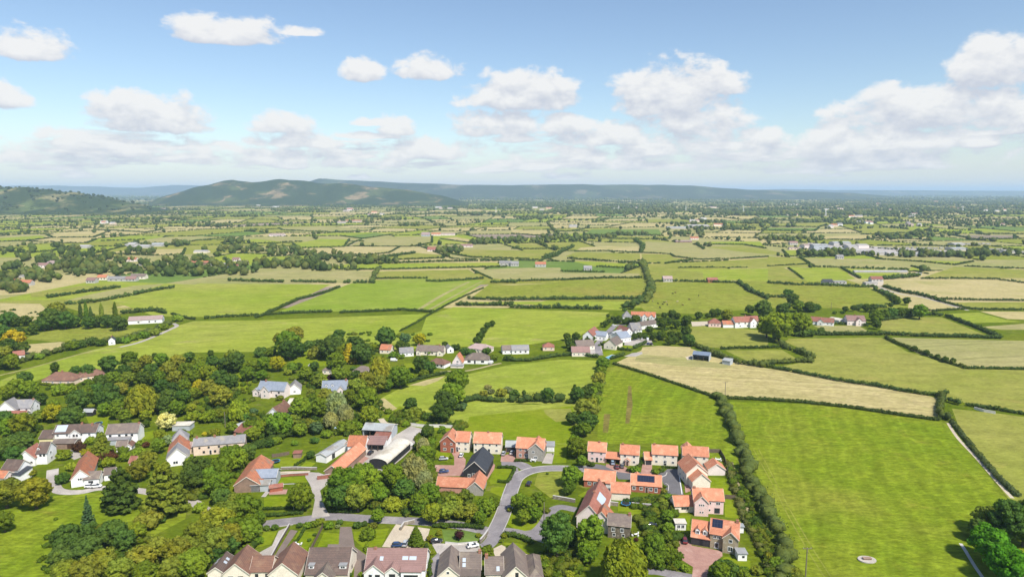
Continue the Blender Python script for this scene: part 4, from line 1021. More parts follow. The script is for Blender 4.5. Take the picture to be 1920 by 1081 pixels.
    px = Q(crop, (A[0] + B[0]) / 2, (A[1] + B[1]) / 2)
    if short: LANDMARKS.append((short, px[0], px[1], abs(Q(crop, *B)[0] - Q(crop, *A)[0])))
    BUILD.append((root, short, round(w0, 1), round(math.degrees(rz), 0), bl))
    return root
# ------------------------------------------------------------------ the new orange-roofed close (right)
B_ = building
ORG = 'orange-tiled houses of the new close'
B_('C7', (240, 362), (428, 376), 5.0, [(0, 0, 1, 7, 5.0, 'x', 40)], 'pink rendered two-storey house with orange roof, end house beside the tall wild hedge', 'the pink end house', 'pink', 'orange', group=ORG, doors=[(0, 'f', .52, 1.0, 2.1, 'b')], chim=[(0, .6, .97, .5)])
B_('C7', (428, 440), (580, 452), 2.4, [(0, 0, 1, 5.6, 2.4, 'x', 34, {'open': 3, 'win': [], 'wall': 'pinkbrick'})], 'open-fronted orange-roofed carport between the pink end house and a cream house', None, 'pinkbrick', 'orange', 'carport', 'carport')
B_('C7', (583, 392), (778, 408), 5.0, [(0, 0, 1, 7, 5.0, 'x', 40), (.28, -1.0, .22, 1.1, 2.4, 'y', 35, {'wall': 'pinkbrick', 'win': []})], 'cream two-storey house with orange roof and a small brick porch', 'the brick-porch house', 'cream', 'orange', group=ORG, chim=[(0, .1, .97, .5)], doors=[(1, 'f', .5, .9, 2.0, 'n')])
B_('C7', (846, 457), (918, 458), 2.4, [(0, 0, 1, 6, 2.4, 'x', 38, {'win': []})], 'single orange-roofed garage with a dark door, left of the widest cream house', None, 'cream', 'orange', 'garage', 'garage', gar=[(0, 'f', .5, 2.6, 2.1, 'b')])
B_('C7', (922, 394), (1186, 412), 5.0, [(0, 0, 1, 7, 5.0, 'x', 40)], 'widest cream house with orange roof, in the row backing onto the lush field', 'the widest cream house', 'cream', 'orange', group=ORG, doors=[(0, 'f', .52, 1.2, 2.3, 'b')], chim=[(0, .08, .97, .5)])
B_('C7', (1246, 408), (1516, 426), 5.0, [(0, 0, 1, 7, 5.0, 'x', 40), (0.0, 3.4, .45, 7.5, 5.0, 'y', 40, {'win': []})], 'cream house with an L-shaped orange roof at the back corner of the close', 'the corner cream house', 'cream', 'orange', group=ORG, chim=[(0, .04, .97, .6)])
B_('C7', (1284, 600), (1508, 592), 5.0, [(0, 0, 1, 11, 5.0, 'y', 40, {'win': [('l', 1.5, [.3, .7], 1.1, 1.1, '2'), ('l', 4.0, [.3, .7], 1.1, 1.1, '2')]}), (.1, -5.0, .82, 5.0, 3.5, 'y', 40, {'win': []})], 'cream house with two stepped blank gables one in front of the other', 'the stepped-gable house', 'cream', 'orange', group=ORG, win=[(1, 'r', .5, 1.4, 1.0, 1.1, '2')])
B_('C7', (1513, 560), (1694, 562), 2.5, [(0, 0, 1, 6.2, 2.5, 'y', 34, {'win': []})], 'pale pink gabled garage with orange roof beside the field track', 'the pale pink garage', 'palepink', 'orange', 'garage', 'garage')
B_('C7', (1362, 878), (1678, 894), 5.2, [(0, 0, 1, 7.5, 5.2, 'x', 38, {'win': [('f', 4.0, [.55, .78, .85], .8, 1.0, '1'), ('f', 1.3, [.54], .7, 1.0, '1'), ('r', 4.0, [.5], 1, 1.1, '2'), ('f', 1.2, [.79], 2.0, 2.0, 'd')]}), (.0, -2.4, .46, 3.5, 5.2, 'y', 44, {'win': [('f', 4.2, [.36, .5, .64], .5, .9, '1'), ('f', 1.4, [.42, .6], .5, .9, '1')]})], 'large pink house with orange roof and a projecting front gable', 'the large pink house', 'pink', 'orange', group=ORG, chim=[(0, .05, .97, .5)])
B_('C7', (1162, 948), (1362, 944), 2.5, [(0, 0, 1, 6.5, 2.5, 'x', 38, {'win': [('f', 1.5, [.4, .53, .66], .85, .8, 'd')]})], 'low cream garage with three dark windows, left of the large pink house', None, 'cream', 'orange', 'garage', 'garage', wide=1)
B_('C7', (697, 720), (1016, 744), 2.9, [(0, 0, 1, 8, 2.9, 'x', 36, {'win': [('f', 1.5, [.1, .34, .66], 1.4, 1.4, '2'), ('f', 1.3, [.83], 1.2, 2.0, '2')]}), (.0, 4.0, .38, 5, 2.9, 'y', 36, {'win': []})], 'red brick house with a large dark solar array on its orange roof', 'the solar brick house', 'brick', 'orange', group=ORG, solar=[(0, 'f', .2, .78, .3, .9)], doors=[(0, 'f', .52, 1.0, 2.1, 'n')])
B_('C7', (198, 668), (522, 698), 2.9, [(0, 0, 1, 8, 2.9, 'x', 36, {'win': [('f', 1.5, [.18, .36, .58], 1.4, 1.4, '2')]}), (.72, -1.2, .26, 1.3, 2.6, 'flat', 0, {'wall': 'white', 'win': []})], 'red brick house with plain orange roof and white window bays beside the wide oak', 'the plain brick house', 'brick', 'orange', group=ORG, doors=[(0, 'f', .46, 1.0, 2.1, 'n')])
B_('C7', (488, 802), (684, 814), 3.0, [(0, 0, 1, 7, 3.0, 'x', 38, {'win': []})], 'small cream building with blank front wall and orange roof between two brick houses', 'the blank cream building', 'cream', 'orange', 'outbuilding', 'outbuilding', group=ORG)
B_('C8', (452, 524), (686, 548), 4.6, [(0, 0, 1, 6.5, 4.6, 'x', 40, {'win': [('f', 3.0, [.24, .64], 1.3, 1.5, '2'), ('f', 1.2, [.28, .7], 1.1, 1.1, '1')]})], 'dark stone house with grey-brown roof and white-ringed windows', 'the dark stone house', 'darkstone', 'greybrown', chim=[(0, .95, .95, .8)])
B_('C8', (120, 430), (330, 440), 4.2, [(0, 0, 1, 22, 4.2, 'y', 46, {'win': []}), (.6, -1.5, .85, 7, 3.8, 'y', 46, {'win': [('f', 1.5, [.5], 1.2, 1.2, '2')], 'roof': 'oldorange', 'wall': 'palepink'})], 'old farmhouse with long weathered red-brown roof and blue-grey skylights', 'the old farmhouse', 'palepink', 'redbrown', W=9, ang=((245, 340), (345, 108), 8), sky=[(0, 'r', .36, .66, .2, .75)], chim=[(0, .97, .95, .9), (0, .5, .97, .5)])
# big house with double garage
B_('C8', (1536, 614), (1834, 662), 5.2, [(0, 0, 1, 8.5, 5.2, 'x', 38, {'wall': 'stone', 'win': [('f', 4.1, [.16, .3], 1.1, 1.1, '2'), ('f', 1.2, [.24], 1.3, 2.1, '2')]}), (.46, -1.6, .54, 4, 5.2, 'y', 42, {'wall': 'stone', 'win': [('f', 4.3, [.5], 1.2, 1.2, '1'), ('f', 1.5, [.5], 1.6, 1.8, '2')]}),
    (-.68, .3, .68, 8, 2.9, 'x', 46, {'wall': 'pinkbrick', 'win': []})], 'large buff stone house with double garage, twin arched dormers and a square solar array', 'the double-garage house', 'stone', 'orange', group=ORG, solar=[(0, 'f', .04, .42, .42, .98)], chim=[(0, .93, .95, .9)], doors=[(0, 'f', .24, 1.0, 2.1, 'b')],
    gar=[(2, 'f', .3, 4.0, 2.2, 'b'), (2, 'f', .75, 4.0, 2.2, 'b')], dorm=[(2, .32, .16, 1.5, 1.7, 'white', 'x'), (2, .72, .16, 1.5, 1.7, 'white', 'x')])
# ------------------------------------------------------------------ middle of the close
B_('C5', (446, 338), (594, 346), 5.0, [(0, 0, 1, 8, 5.0, 'x', 40), (-1.12, -1.4, 1.12, 10, 5.0, 'y', 40, {'wall': 'brick', 'win': [('f', 4.0, [.3, .75], 1.1, 1.1, '2'), ('f', 1.4, [.3], 1.5, 1.2, '2')]})], 'house with red brick gable and cream wing under orange roofs, by the concrete yard', 'the brick-gabled house', 'cream', 'orange', group=ORG, doors=[(1, 'f', .8, 1.0, 2.1, 'b'), (0, 'f', .12, 1.0, 2.2, 'b')])
B_('C5', (648, 352), (952, 364), 5.0, [(0, 0, 1, 8, 5.0, 'x', 42, {'win': [('f', 4.0, [.08, .35, .6, .85], .9, 1.0, '1'), ('f', 1.4, [.08, .85], 1.2, 1.2, '2'), ('r', 4.0, [.5], 1, 1.1, '2')]})], 'plain cream detached house with orange roof behind the black barn', 'the plain cream house', 'cream', 'orange', group=ORG, doors=[(0, 'f', .36, 1.0, 2.1, 'b'), (0, 'f', .57, 1.0, 2.1, 'b')], chim=[(0, .5, .97, .4)])
B_('C5', (1128, 408), (1436, 428), 5.0, [(0, 0, 1, 8, 5.0, 'x', 40, {'win': [('f', 4.0, [.15, .35], 1.2, 1.1, '2'), ('f', 1.4, [.15, .35], 1.3, 1.6, '3')]}), (.45, -1.6, .55, 10, 5.0, 'y', 40, {'wall': 'greystone', 'win': [('f', 4.0, [.35], 1.3, 1.1, '2'), ('f', 1.4, [.5], 1.5, 1.4, '2')]})], 'orange-roofed house with grey stone gable and pinkish brick front, facing the junction', 'the stone-gabled house', 'pinkbrick', 'orange', group=ORG, doors=[(0, 'f', .43, 1.0, 2.1, 'b')], chim=[(1, .5, .97, .4)])
B_('C5', (1470, 396), (1556, 398), 2.5, [(0, 0, 1, 6, 2.5, 'flat', 0, {'win': []})], 'small flat-roofed pale garage at the end of a concrete drive', None, 'white', 'flat', 'garage', 'garage', gar=[(0, 'f', .5, 2.5, 2.1, 'w')])
B_('C5', (1012, 402), (1122, 404), 2.5, [(0, 0, 1, 7, 2.5, 'x', 25, {'win': []})], 'grey-roofed garage with blue-grey doors left of the stone-gabled house', None, 'pinkbrick', 'sheet', 'garage', 'garage', gar=[(0, 'f', .28, 2.2, 2.1, 'b'), (0, 'f', .74, 2.2, 2.1, 'b')])
B_('C5', (536, 668), (756, 692), 3.4, [(0, 0, 1, 17, 3.4, 'y', 42, {'win': [('f', 3.4, [.5], 2.2, 1.4, 'd'), ('f', 1.2, [.25, .75], 1.2, 1.6, '2'), ('r', 1.5, [.12, .32, .52, .72, .9], 1.2, 1.8, 'd')]})], 'black boarded barn with dark slate roof in the brick-paved court', 'the black barn', 'black', 'slate', 'barn', 'barn', doors=[(0, 'f', .5, 1.8, 2.3, 'b')], ang=((640, 590), (735, 425), 7.5), W=9.4)
B_('C5', (232, 842), (640, 862), 2.5, [(0, 0, 1, 6.5, 2.5, 'x', 38, {'win': []}), (.86, -1.2, .42, 11, 2.7, 'y', 42, {'wall': 'greystone', 'win': []})], 'long low orange-roofed garage range with a grey stone gable at its right end', 'the long low garage range', 'pinkbrick', 'orange', 'outbuilding', 'outbuilding', win=[(1, 'f', .5, 3.4, .5, .5, '1')])
# ------------------------------------------------------------------ the front row of bungalows (bottom edge)
FR = 'bungalows along the bottom edge'
B_('C4', (68, 1058), (262, 1062), 2.9, [(0, 0, 1, 11, 2.9, 'y', 40, {'roof': 'brown', 'win': [('f', 1.5, [.3, .68], 1.5, 1.2, 'd')]}), (1.0, 1.2, .78, 7.5, 2.9, 'x', 38, {'win': [('f', 1.5, [.3, .8], 1.0, 1.2, 'd')]}), (1.76, -.8, 1.1, 12.5, 2.9, 'y', 40, {'win': [('f', 1.5, [.15], .8, 1.4, 'd')]}), (-.62, 1.2, .62, 9, 2.7, 'y', 36, {'roof': 'darkbrown', 'win': []})],
   'cream bungalow with brown M-shaped roof and twin front gables, leftmost of the front row', 'the twin-gabled bungalow', 'cream', 'brown', group=FR, ang=((165, 975), (258, 838), 6.6), sky=[(3, 'r', .42, .54, .3, .66), (3, 'r', .64, .76, .3, .66), (3, 'l', .42, .54, .3, .66), (3, 'l', .64, .76, .3, .66)])
B_('C4', (690, 1058), (1010, 1040), 2.7, [(0, 0, 1, 13, 2.7, 'x', 38, {'win': [('r', 1.5, [.5], 1, 1.1, 'd')]}), (.26, -3.2, .46, 8, 2.7, 'y', 40, {'roof': 'greybrown', 'win': [('f', 1.6, [.5], 1.6, 1.2, '2')]})], 'bungalow with wide dark brown roof and a small central front gable', 'the dark brown bungalow', 'cream', 'darkbrown', group=FR, dorm=[(0, .12, .2, 1.6, 1.1, 'white', 'flat'), (0, .88, .2, 2.2, 1.1, 'white', 'flat')], ang=0)
B_('C4', (1140, 1020), (1590, 1010), 2.8, [(0, 0, 1, 10.5, 2.8, 'x', 38, {'win': [('r', 1.5, [.4], 1, 1.1, '2')]}), (.0, -2.0, .33, 5, 2.8, 'y', 40, {'win': [('f', 1.5, [.68], 1.5, 1.3, 'd'), ('f', 1.3, [.32], 1.0, 1.7, 'd')]}), (.345, -1.6, .24, 5, 2.7, 'y', 38, {'win': [('f', 1.5, [.5], 1.9, 1.3, 'dd')]}), (.62, -2.4, .33, 5.5, 3.4, 'flat', 0, {'win': [('f', 1.4, [.5], 4.4, 2.0, 'dd')], 'wall': 'white'})], 'white bungalow with mauve roof, two small gables and a flat-roofed glazed extension', 'the mauve-roofed bungalow', 'white', 'mauve', group=FR, sky=[(0, 'f', .22, .28, .4, .6), (0, 'f', .6, .7, .44, .62), (0, 'f', .72, .84, .44, .62)], chim=[(0, .12, .95, .5)], ang=-1)
B_('C6', (246, 1068), (492, 1072), 3.0, [(0, 0, 1, 12.5, 3.0, 'y', 42, {'win': [('f', 4.0, [.46], .9, .9, '1'), ('f', 1.4, [.5], 1.8, 1.3, '2')]}), (1.0, 3.6, .94, 8, 3.0, 'x', 40, {'win': []}), (1.04, -.2, .88, 3.7, 2.9, 'flat', 0, {'wall': 'white', 'win': [('f', 1.4, [.5], 5.0, 2.0, 'dd')]})], 'cream house with steep brown front gable, twin skylights and a white flat-roofed extension', 'the steep-gabled house', 'cream', 'greybrown', group=FR, ang=((365, 950), (390, 740), 7.1), sky=[(1, 'f', .1, .26, .12, .36), (1, 'f', .1, .26, .42, .66)], chim=[(1, .95, .95, .9)])
B_('C6', (985, 1090), (1260, 1085), 3.0, [(0, 0, 1, 14, 3.0, 'y', 44, {'win': [('f', 3.8, [.55], 1.0, 1.6, 'd'), ('f', 1.4, [.5], 2, 1.3, '2')]}), (-.72, 2.6, .72, 8, 2.9, 'x', 40, {'win': [('f', 1.5, [.3, .7], 1.3, 1.2, '2')]})], 'house with grey-brown crossed roofs and steep cream gable, right end of the front row', 'the crossed-roof house', 'cream', 'greybrown', group=FR, ang=((1135, 960), (1110, 755), 7.6), sky=[(1, 'f', .62, .8, .14, .42)], chim=[(1, .06, .95, 1.1)])
B_('C6', (1268, 1090), (1430, 1085), 2.6, [(0, 0, 1, 13, 2.6, 'h', 40, {'win': []})], 'detached grey-brown hipped garage at the right end of the front row', None, 'cream', 'greybrown', 'garage', 'garage', gar=[(0, 'f', .5, 2.6, 2.1, 'w')])
# ------------------------------------------------------------------ old village, left
B_('C1', (60, 500), (225, 496), 5.0, [(0, 0, 1, 8.5, 5.0, 'x', 38), (-.4, -2.5, .9, 7, 5.0, 'y', 42), (.1, -6, .95, 5, 2.8, 'x', 35, {'roof': 'redbrown'})], 'white house with grey roof at the left edge among dense trees', 'the white house at the left edge', 'white', 'grey', chim=[(0, .03, .97, .9), (0, .97, .97, .6)])
B_('K8', (660, 282), (1185, 262), 4.8, [(0, 0, 1, 8, 4.8, 'x', 36, {'win': [('f', 3.8, [.1, .32, .66, .85], 1.1, 1.1, '2'), ('f', 1.4, [.1, .85], 1.2, 1.2, '2'), ('r', 3.8, [.5], 1.1, 1.1, '2'), ('r', 1.4, [.5], 1.1, 1.1, '2')]}), (.42, -.9, .24, 5, 4.8, 'y', 40, {'win': [('f', 3.8, [.35, .65], .9, 1.1, 'd')]}), (-.3, -1.5, .32, 9, 3.1, 'x', 30, {'wall': 'yellow', 'win': []})], 'long white house with dark brown roof, pale solar panel and central gable', 'the long white house', 'white', 'darkbrown', sky=[(0, 'f', .02, .28, .15, .95)], chim=[(0, .86, .8, 1.0), (0, .6, .97, .7)])
B_('K8', (640, 405), (915, 400), 2.7, [(0, 0, 1, 6, 2.7, 'x', 18, {'win': []})], 'low garage block with dark red-brown door in front of the long white house', None, 'rust', 'greybrown', 'garage', 'garage', gar=[(0, 'f', .82, 2.6, 2.2, 'n')])
B_('K8', (1315, 285), (1705, 265), 4.8, [(0, 0, 1, 8.5, 4.8, 'x', 38, {'win': [('f', 3.6, [.13, .42, .64, .82], 1.1, 1.1, 'd'), ('f', 1.3, [.3], 1.6, 1.2, 'd')]}), (0.1, -2.4, .7, 2.5, 2.4, 'lean', 16, {'wall': 'grey', 'roof': 'grey', 'win': []})], 'plain white house with wide brown roof right of the long white house', 'the plain white house', 'white', 'greybrown', chim=[(0, .97, .95, .4)])
B_('K8', (1440, 440), (1570, 430), 2.6, [(0, 0, 1, 5, 2.6, 'x', 34, {'win': [('f', 1.5, [.3, .75], 1.0, 1.0, 'd')]}), (1.0, -1, .55, 5, 2.6, 'y', 40, {'win': [('f', 1.5, [.5], .9, .9, 'd')], 'roof': 'brown'})], 'little white outbuilding with a small gable below the plain white house', None, 'white', 'greybrown', 'outbuilding', 'outbuilding')
B_('K8', (450, 525), (575, 520), 5.0, [(0, 0, 1.0, 8, 5.0, 'x', 42, {'win': [('f', 4.0, [.4, .75], .9, 1.0, 'd'), ('r', 4.1, [.4], 1.8, 1.2, '3'), ('r', 1.5, [.45], 2.0, 1.2, '3')]}), (-1.7, -1.6, 1.7, 9, 3.6, 'y', 44, {'roof': 'redbrown', 'win': [('f', 1.5, [.3, .8], .9, .9, 'd')]})], 'white house with sweeping red-brown roof and bright right-hand gable', 'the sweeping-roof white house', 'white', 'darkbrown', dorm=[(0, .1, .3, 1.2, .8, 'white', 'brown')])
B_('K8', (20, 720), (220, 732), 4.0, [(0, 0, 1, 7, 4.0, 'x', 40, {'win': [('r', 2.8, [.5], .9, .9, 'd')]}), (-.2, -5, .95, 5, 2.6, 'x', 36, {'roof': 'oldorange', 'wall': 'palepink', 'win': []})], 'white cottage with dark brown roof and lower orange lean-to at the left edge', 'the left-edge cottage', 'white', 'darkbrown')
B_('K8', (150, 790), (248, 800), 2.5, [(0, 0, 1, 6, 2.5, 'lean', 12, {'win': []})], 'small white garage with dark grey roof next to the left-edge cottage', None, 'white', 'slate', 'garage', 'garage')
B_('K8', (878, 850), (1000, 790), 3.4, [(0, 0, 1, 22, 3.4, 'y', 46, {'win': [('f', 3.0, [.5], 2.6, 1.0, '3')]})], 'white gabled cottage with long steep orange roof', 'the steep orange cottage', 'white', 'oldorange', ang=((970, 770), (1060, 560), 7.2), W=7)
B_('K8', (1040, 850), (1225, 835), 2.8, [(0, 0, 1, 6, 2.8, 'x', 34, {'win': [('f', 1.5, [.45], 1.8, 1.0, 'd')]})], 'low white wing with grey roof right of the steep orange cottage', None, 'white', 'greybrown', 'outbuilding', 'outbuilding')
B_('K8', (1290, 790), (1420, 775), 2.6, [(0, 0, 1, 5, 2.6, 'x', 36, {'win': [('f', 1.4, [.5], 1.0, 1.0, 'd')]})], 'small white cottage with brown-grey roof half hidden by the dark cedar', None, 'white', 'greybrown', 'cottage', 'cottage')
B_('K8', (1600, 640), (1750, 640), 2.4, [(0, 0, 1, 4.5, 2.4, 'x', 42, {'win': [('f', 1.3, [.25], .8, .8, 'd')]})], 'small faded red shed in the garden behind the dark cedars', None, 'palepink', 'redbrown', 'shed', 'shed')
B_('C1', (1250, 878), (1395, 900), 3.6, [(0, 0, 1, 8, 3.6, 'y', 44, {'win': [('f', 1.4, [.4], 2.2, 1.4, '2')]}), (0, 8, 1, 10, 3.7, 'y', 44, {'win': [], 'roof': 'oldorange'}), (.1, 18, .8, 7, 5.4, 'h', 52, {'win': []})], 'white house whose long steep roof is half orange and half grey', 'the half-orange house', 'white', 'grey', ang=((1325, 850), (1355, 712), 8), W=8.5)
B_('C1', (1448, 782), (1830, 752), 4.6, [(0, 0, 1, 7, 4.6, 'x', 34, {'win': [('f', 3.4, [.12, .3, .5, .66, .84], .9, .9, 'd'), ('f', 1.3, [.2, .42, .74], 1.0, 1.1, 'd'), ('r', 2.8, [.5], 1, 1.2, 'd')]})], 'long peach terrace with grey slate roof', 'the peach terrace', 'peach', 'grey', 'terrace', 'terrace', chim=[(0, .05, .97, .7), (0, .4, .97, .7), (0, .8, .97, .7)], doors=[(0, 'f', .33, .9, 2.0, 'b'), (0, 'f', .6, .9, 2.0, 'b')])
B_('C1', (1405, 790), (1515, 800), 3.0, [(0, 0, 1, 6, 3.0, 'x', 24, {'win': [('f', 1.5, [.5], 1.2, 1.1, 'd')]})], 'low peach lean-to at the left end of the peach terrace', None, 'peach', 'pinkgrey', 'outbuilding', 'outbuilding')
B_('C3', (160, 672), (225, 690), 3.0, [(0, 0, 1, 9, 3.0, 'x', 30, {'roof': 'redbrown', 'win': []}), (-.9, 4, 1, 7, 2.8, 'y', 28, {'roof': 'sheet', 'win': []})], 'outhouse with patched red and grey roof behind the peach terrace', None, 'rust', 'redbrown', 'outbuilding', 'outbuilding', W=8)
B_('C3', (332, 356), (530, 368), 4.4, [(0, 0, 1, 8, 4.4, 'x', 44, {'win': [('f', 3.0, [.2, .5, .8], 1.1, 1.0, 'd'), ('f', 1.3, [.3, .7], 1.2, 1.1, 'd')]}), (.2, -2.5, .3, 6, 4.4, 'y', 48), (-.2, 0, .25, 7, 3, 'y', 40)], 'large house with blue-grey slate roof and many gables among the garden trees', 'the slate-gabled house', 'palepink', 'bluegrey', chim=[(0, .2, .97, .9)])
B_('C3', (562, 358), (654, 352), 3.2, [(0, 0, 1, 9, 3.2, 'y', 42, {'win': [('f', 1.6, [.5], 1.4, 1.1, '2')]})], 'little white gabled house with grey roof right of the slate-gabled house', 'the little white gable', 'white', 'grey')
B_('C3', (815, 368), (1000, 362), 4.4, [(0, 0, 1, 9, 4.4, 'x', 46, {'win': [('f', 1.5, [.3, .7], 1.2, 1.1, 'd')]}), (.62, -1.6, .3, 6, 4.6, 'y', 50)], 'steep grey slate house with pale dormers left of the pale willows', 'the steep slate house', 'palepink', 'bluegrey', dorm=[(0, .16, .4, 1.4, 1.0, 'white', 'bluegrey'), (0, .42, .4, 1.4, 1.0, 'white', 'bluegrey')], chim=[(0, .95, .95, .9)])
B_('C3', (396, 548), (502, 548), 3.6, [(0, 0, 1, 12, 3.6, 'y', 44, {'win': []})], 'white cottage with blank front gable and brown roof in the garden wood', 'the blank-gabled cottage', 'white', 'brown', ang=((445, 492), (520, 450), 7), W=8.5, chim=[(0, .9, .95, .9)])
B_('C3', (552, 470), (650, 470), 2.8, [(0, 0, 1, 6, 2.8, 'lean', 14, {'win': []})], 'low white-roofed outbuilding behind the blank-gabled cottage', None, 'cream', 'whitesheet', 'outbuilding', 'outbuilding')
B_('C3', (818, 212), (930, 215), 2.8, [(0, 0, 1, 9, 2.8, 'h', 34)], 'brown hipped bungalow left of its twin, half hidden by rounded trees', 'the left brown bungalow', 'cream', 'greybrown')
B_('C3', (1040, 222), (1160, 232), 2.8, [(0, 0, 1, 9, 2.8, 'h', 34)], 'brown hipped bungalow beside the tall yellow-green willow', 'the right brown bungalow', 'cream', 'greybrown')
B_('M1', (312, 690), (545, 692), 2.8, [(0, 0, 1, 11, 2.8, 'h', 36, {'win': [('f', 1.5, [.15, .35, .6, .85], 1.1, 1.1, '2')]})], 'red-brown hipped bungalow below the long bright slope at left', 'the hipped red bungalow', 'peach', 'brown', chim=[(0, .5, .97, .8)])
B_('M1', (582, 672), (790, 640), 2.8, [(0, 0, 1, 10, 2.8, 'h', 34)], 'second red-brown bungalow under the round dark tree', 'the second red bungalow', 'peach', 'brown')
B_('M1', (100, 508), (185, 498), 2.8, [(0, 0, 1, 8, 2.8, 'x', 32)], 'white bungalow with brown roof at the far left behind the golden tree', 'the far-left bungalow', 'white', 'redbrown')
B_('M1', (960, 245), (1215, 232), 3.2, [(0, 0, 1, 12, 3.2, 'x', 24, {'win': [('r', 1.8, [.5], 2.0, 1.4, 'd'), ('f', 1.5, [.3, .62, .8], 1.5, 1.2, 'd')]})], 'long white farm building with pinkish-grey roof beside the bend of the pale lane', 'the long farm building', 'white', 'pinkgrey', 'farm building', 'farm_building')
B_('M1', (812, 392), (862, 388), 3.6, [(0, 0, 1, 6, 3.6, 'y', 44)], 'tiny white cottage with dark roof in the hedge beside the pale lane', 'the tiny white cottage', 'white', 'slate', chim=[(0, .5, .95, .6)])
# ------------------------------------------------------------------ the farmyard
B_('K6', (866, 180), (1246, 200), 4.2, [(0, 0, 1, 10, 4.2, 'x', 20, {'open': 4, 'wall': 'grey', 'win': []})], 'open-fronted barn with grey sheet roof and dark bays at the top of the farmyard', 'the open farm barn', 'grey', 'sheet', 'barn', 'barn')
B_('K6', (660, 398), (895, 402), 3.4, [(0, 0, 1, 9, 3.4, 'x', 36, {'wall': 'white', 'win': [('f', 1.6, [.78], 1.2, 1.2, 'd')]}), (-.25, 2, .35, 9, 3.2, 'y', 36, {'win': []})], 'white farm store with orange tiled roof beside the open farm barn', 'the white farm store', 'grey', 'oldorange', 'farm building', 'farm_building', gar=[(0, 'f', .5, 2.0, 2.4, 'n')])
B_('K6', (350, 735), (470, 745), 2.8, [(0, 0, 1, 27, 2.8, 'y', 36, {'win': []})], 'long narrow farm range with bright orange roof pointing away from the lane', 'the long orange farm range', 'rust', 'orange', 'farm building', 'farm_building', ang=((375, 640), (640, 418), 5.3), W=7)
B_('K6', (905, 378), (1150, 384), 3.0, [(0, 0, 1, 7, 3.0, 'lean', 12, {'open': 3, 'win': []})], 'low open shed with pink-red roof in the middle of the farmyard', None, 'white', 'mauve', 'shed', 'shed')
B_('K6', (1000, 305), (1200, 315), 3.0, [(0, 0, 1, 6, 3.0, 'lean', 12, {'win': []})], 'low farm shed with rusty roof and white walls under the open farm barn', None, 'white', 'redbrown', 'shed', 'shed')
B_('K6', (955, 615), (1130, 625), 2.6, [(0, 0, 1, 25, 2.8, 'arch', 0, {'win': []})], 'long round-roofed pale barn with a dark arched end', 'the round-roofed barn', 'black', 'whitesheet', 'barn', 'barn', ang=((1040, 600), (1290, 392), 5.2), W=8.5)
B_('K6', (232, 520), (345, 510), 3.0, [(0, 0, 1, 18, 3.0, 'y', 22, {'wall': 'white', 'win': []})], 'narrow white shed with patchy grey roof left of the farmyard', 'the narrow white shed', 'white', 'sheet', 'shed', 'shed', ang=((232, 512), (500, 350), 4), W=5.5, doors=[(0, 'r', .3, 2.4, 2.4, 'b')])
B_('K7', (135, 500), (330, 560), 3.0, [(0, 0, 1, 23, 3.0, 'y', 34, {'win': [], 'roof': 'oldorange'}), (.62, 5, .9, 8, 3.6, 'x', 26, {'roof': 'bluegrey', 'wall': 'grey', 'win': []}), (.65, 0, .7, 5, 2.6, 'x', 20, {'roof': 'sheet', 'wall': 'grey', 'win': []})], 'long orange-roofed barn with grey sheet lean-tos beside the walled garden', 'the garden barn', 'rust', 'oldorange', 'barn', 'barn', ang=((340, 400), (505, 150), 6.3), W=10)
# ------------------------------------------------------------------ bungalows along the lane (centre)
LN = 'houses along the village lane'
B_('V2', (640, 300), (1045, 312), 2.8, [(0, 0, 1, 10, 2.8, 'x', 34, {'win': [('f', 1.5, [.1, .35, .6, .9], 1.2, 1.1, 'd')]}), (.03, -2, .16, 5, 2.8, 'y', 38), (.8, -2, .2, 5, 2.8, 'y', 38)], 'long brown-roofed bungalow behind a dark purple bush', 'the long lane bungalow', 'cream', 'greybrown', group=LN, chim=[(0, .06, .97, .8), (0, .83, .97, .8)])
B_('V2', (1362, 430), (1735, 435), 2.8, [(0, 0, 1, 11, 2.8, 'h', 34, {'win': [('f', 1.5, [.2, .74], 2.2, 1.3, 'd')]})], 'white hipped bungalow with two wide dark windows facing the central field', 'the white hipped bungalow', 'white', 'greybrown', group=LN, doors=[(0, 'f', .43, 1.2, 2.3, 'b')])
B_('V2', (1186, 470), (1326, 475), 2.6, [(0, 0, 1, 9, 2.6, 'y', 58, {'win': [('f', 3.2, [.55], 1.6, 1.4, '2')]}), (-.05, -4.5, 1.3, 4, 1.4, 'flat', 0, {'win': [], 'roof': 'flat'})], 'chalet with very steep orange roof and white terrace wall', 'the steep orange chalet', 'palepink', 'oldorange', group=LN, doors=[(0, 'f', .5, 1.2, 2.0, 'n')])
B_('V2', (815, 475), (1060, 505), 2.6, [(0, 0, 1, 9, 2.6, 'h', 32, {'win': [('f', 1.4, [.6, .85], 1.4, 1.1, 'd')]})], 'brown hipped bungalow with white wall in front of the long lane bungalow', 'the brown lane bungalow', 'white', 'brown', group=LN)
B_('V2', (400, 330), (605, 318), 2.8, [(0, 0, 1, 9, 2.8, 'x', 32)], 'white bungalow with pale grey roof left of the long lane bungalow', 'the pale grey bungalow', 'white', 'grey', group=LN)
B_('V2', (1110, 270), (1205, 262), 3.2, [(0, 0, 1, 7, 3.2, 'y', 38, {'win': [('f', 1.6, [.5], 1.2, 1.2, 'd')]})], 'small white gable facing us behind the lane hedge', 'the small white lane gable', 'white', 'grey', group=LN)
B_('V2', (1400, 255), (1735, 282), 2.8, [(0, 0, 1, 10, 2.8, 'h', 30), (.6, -2, .3, 6, 2.8, 'h', 32)], 'pale grey hipped bungalow behind the white hipped bungalow', 'the grey hipped bungalow', 'cream', 'pinkgrey', group=LN)
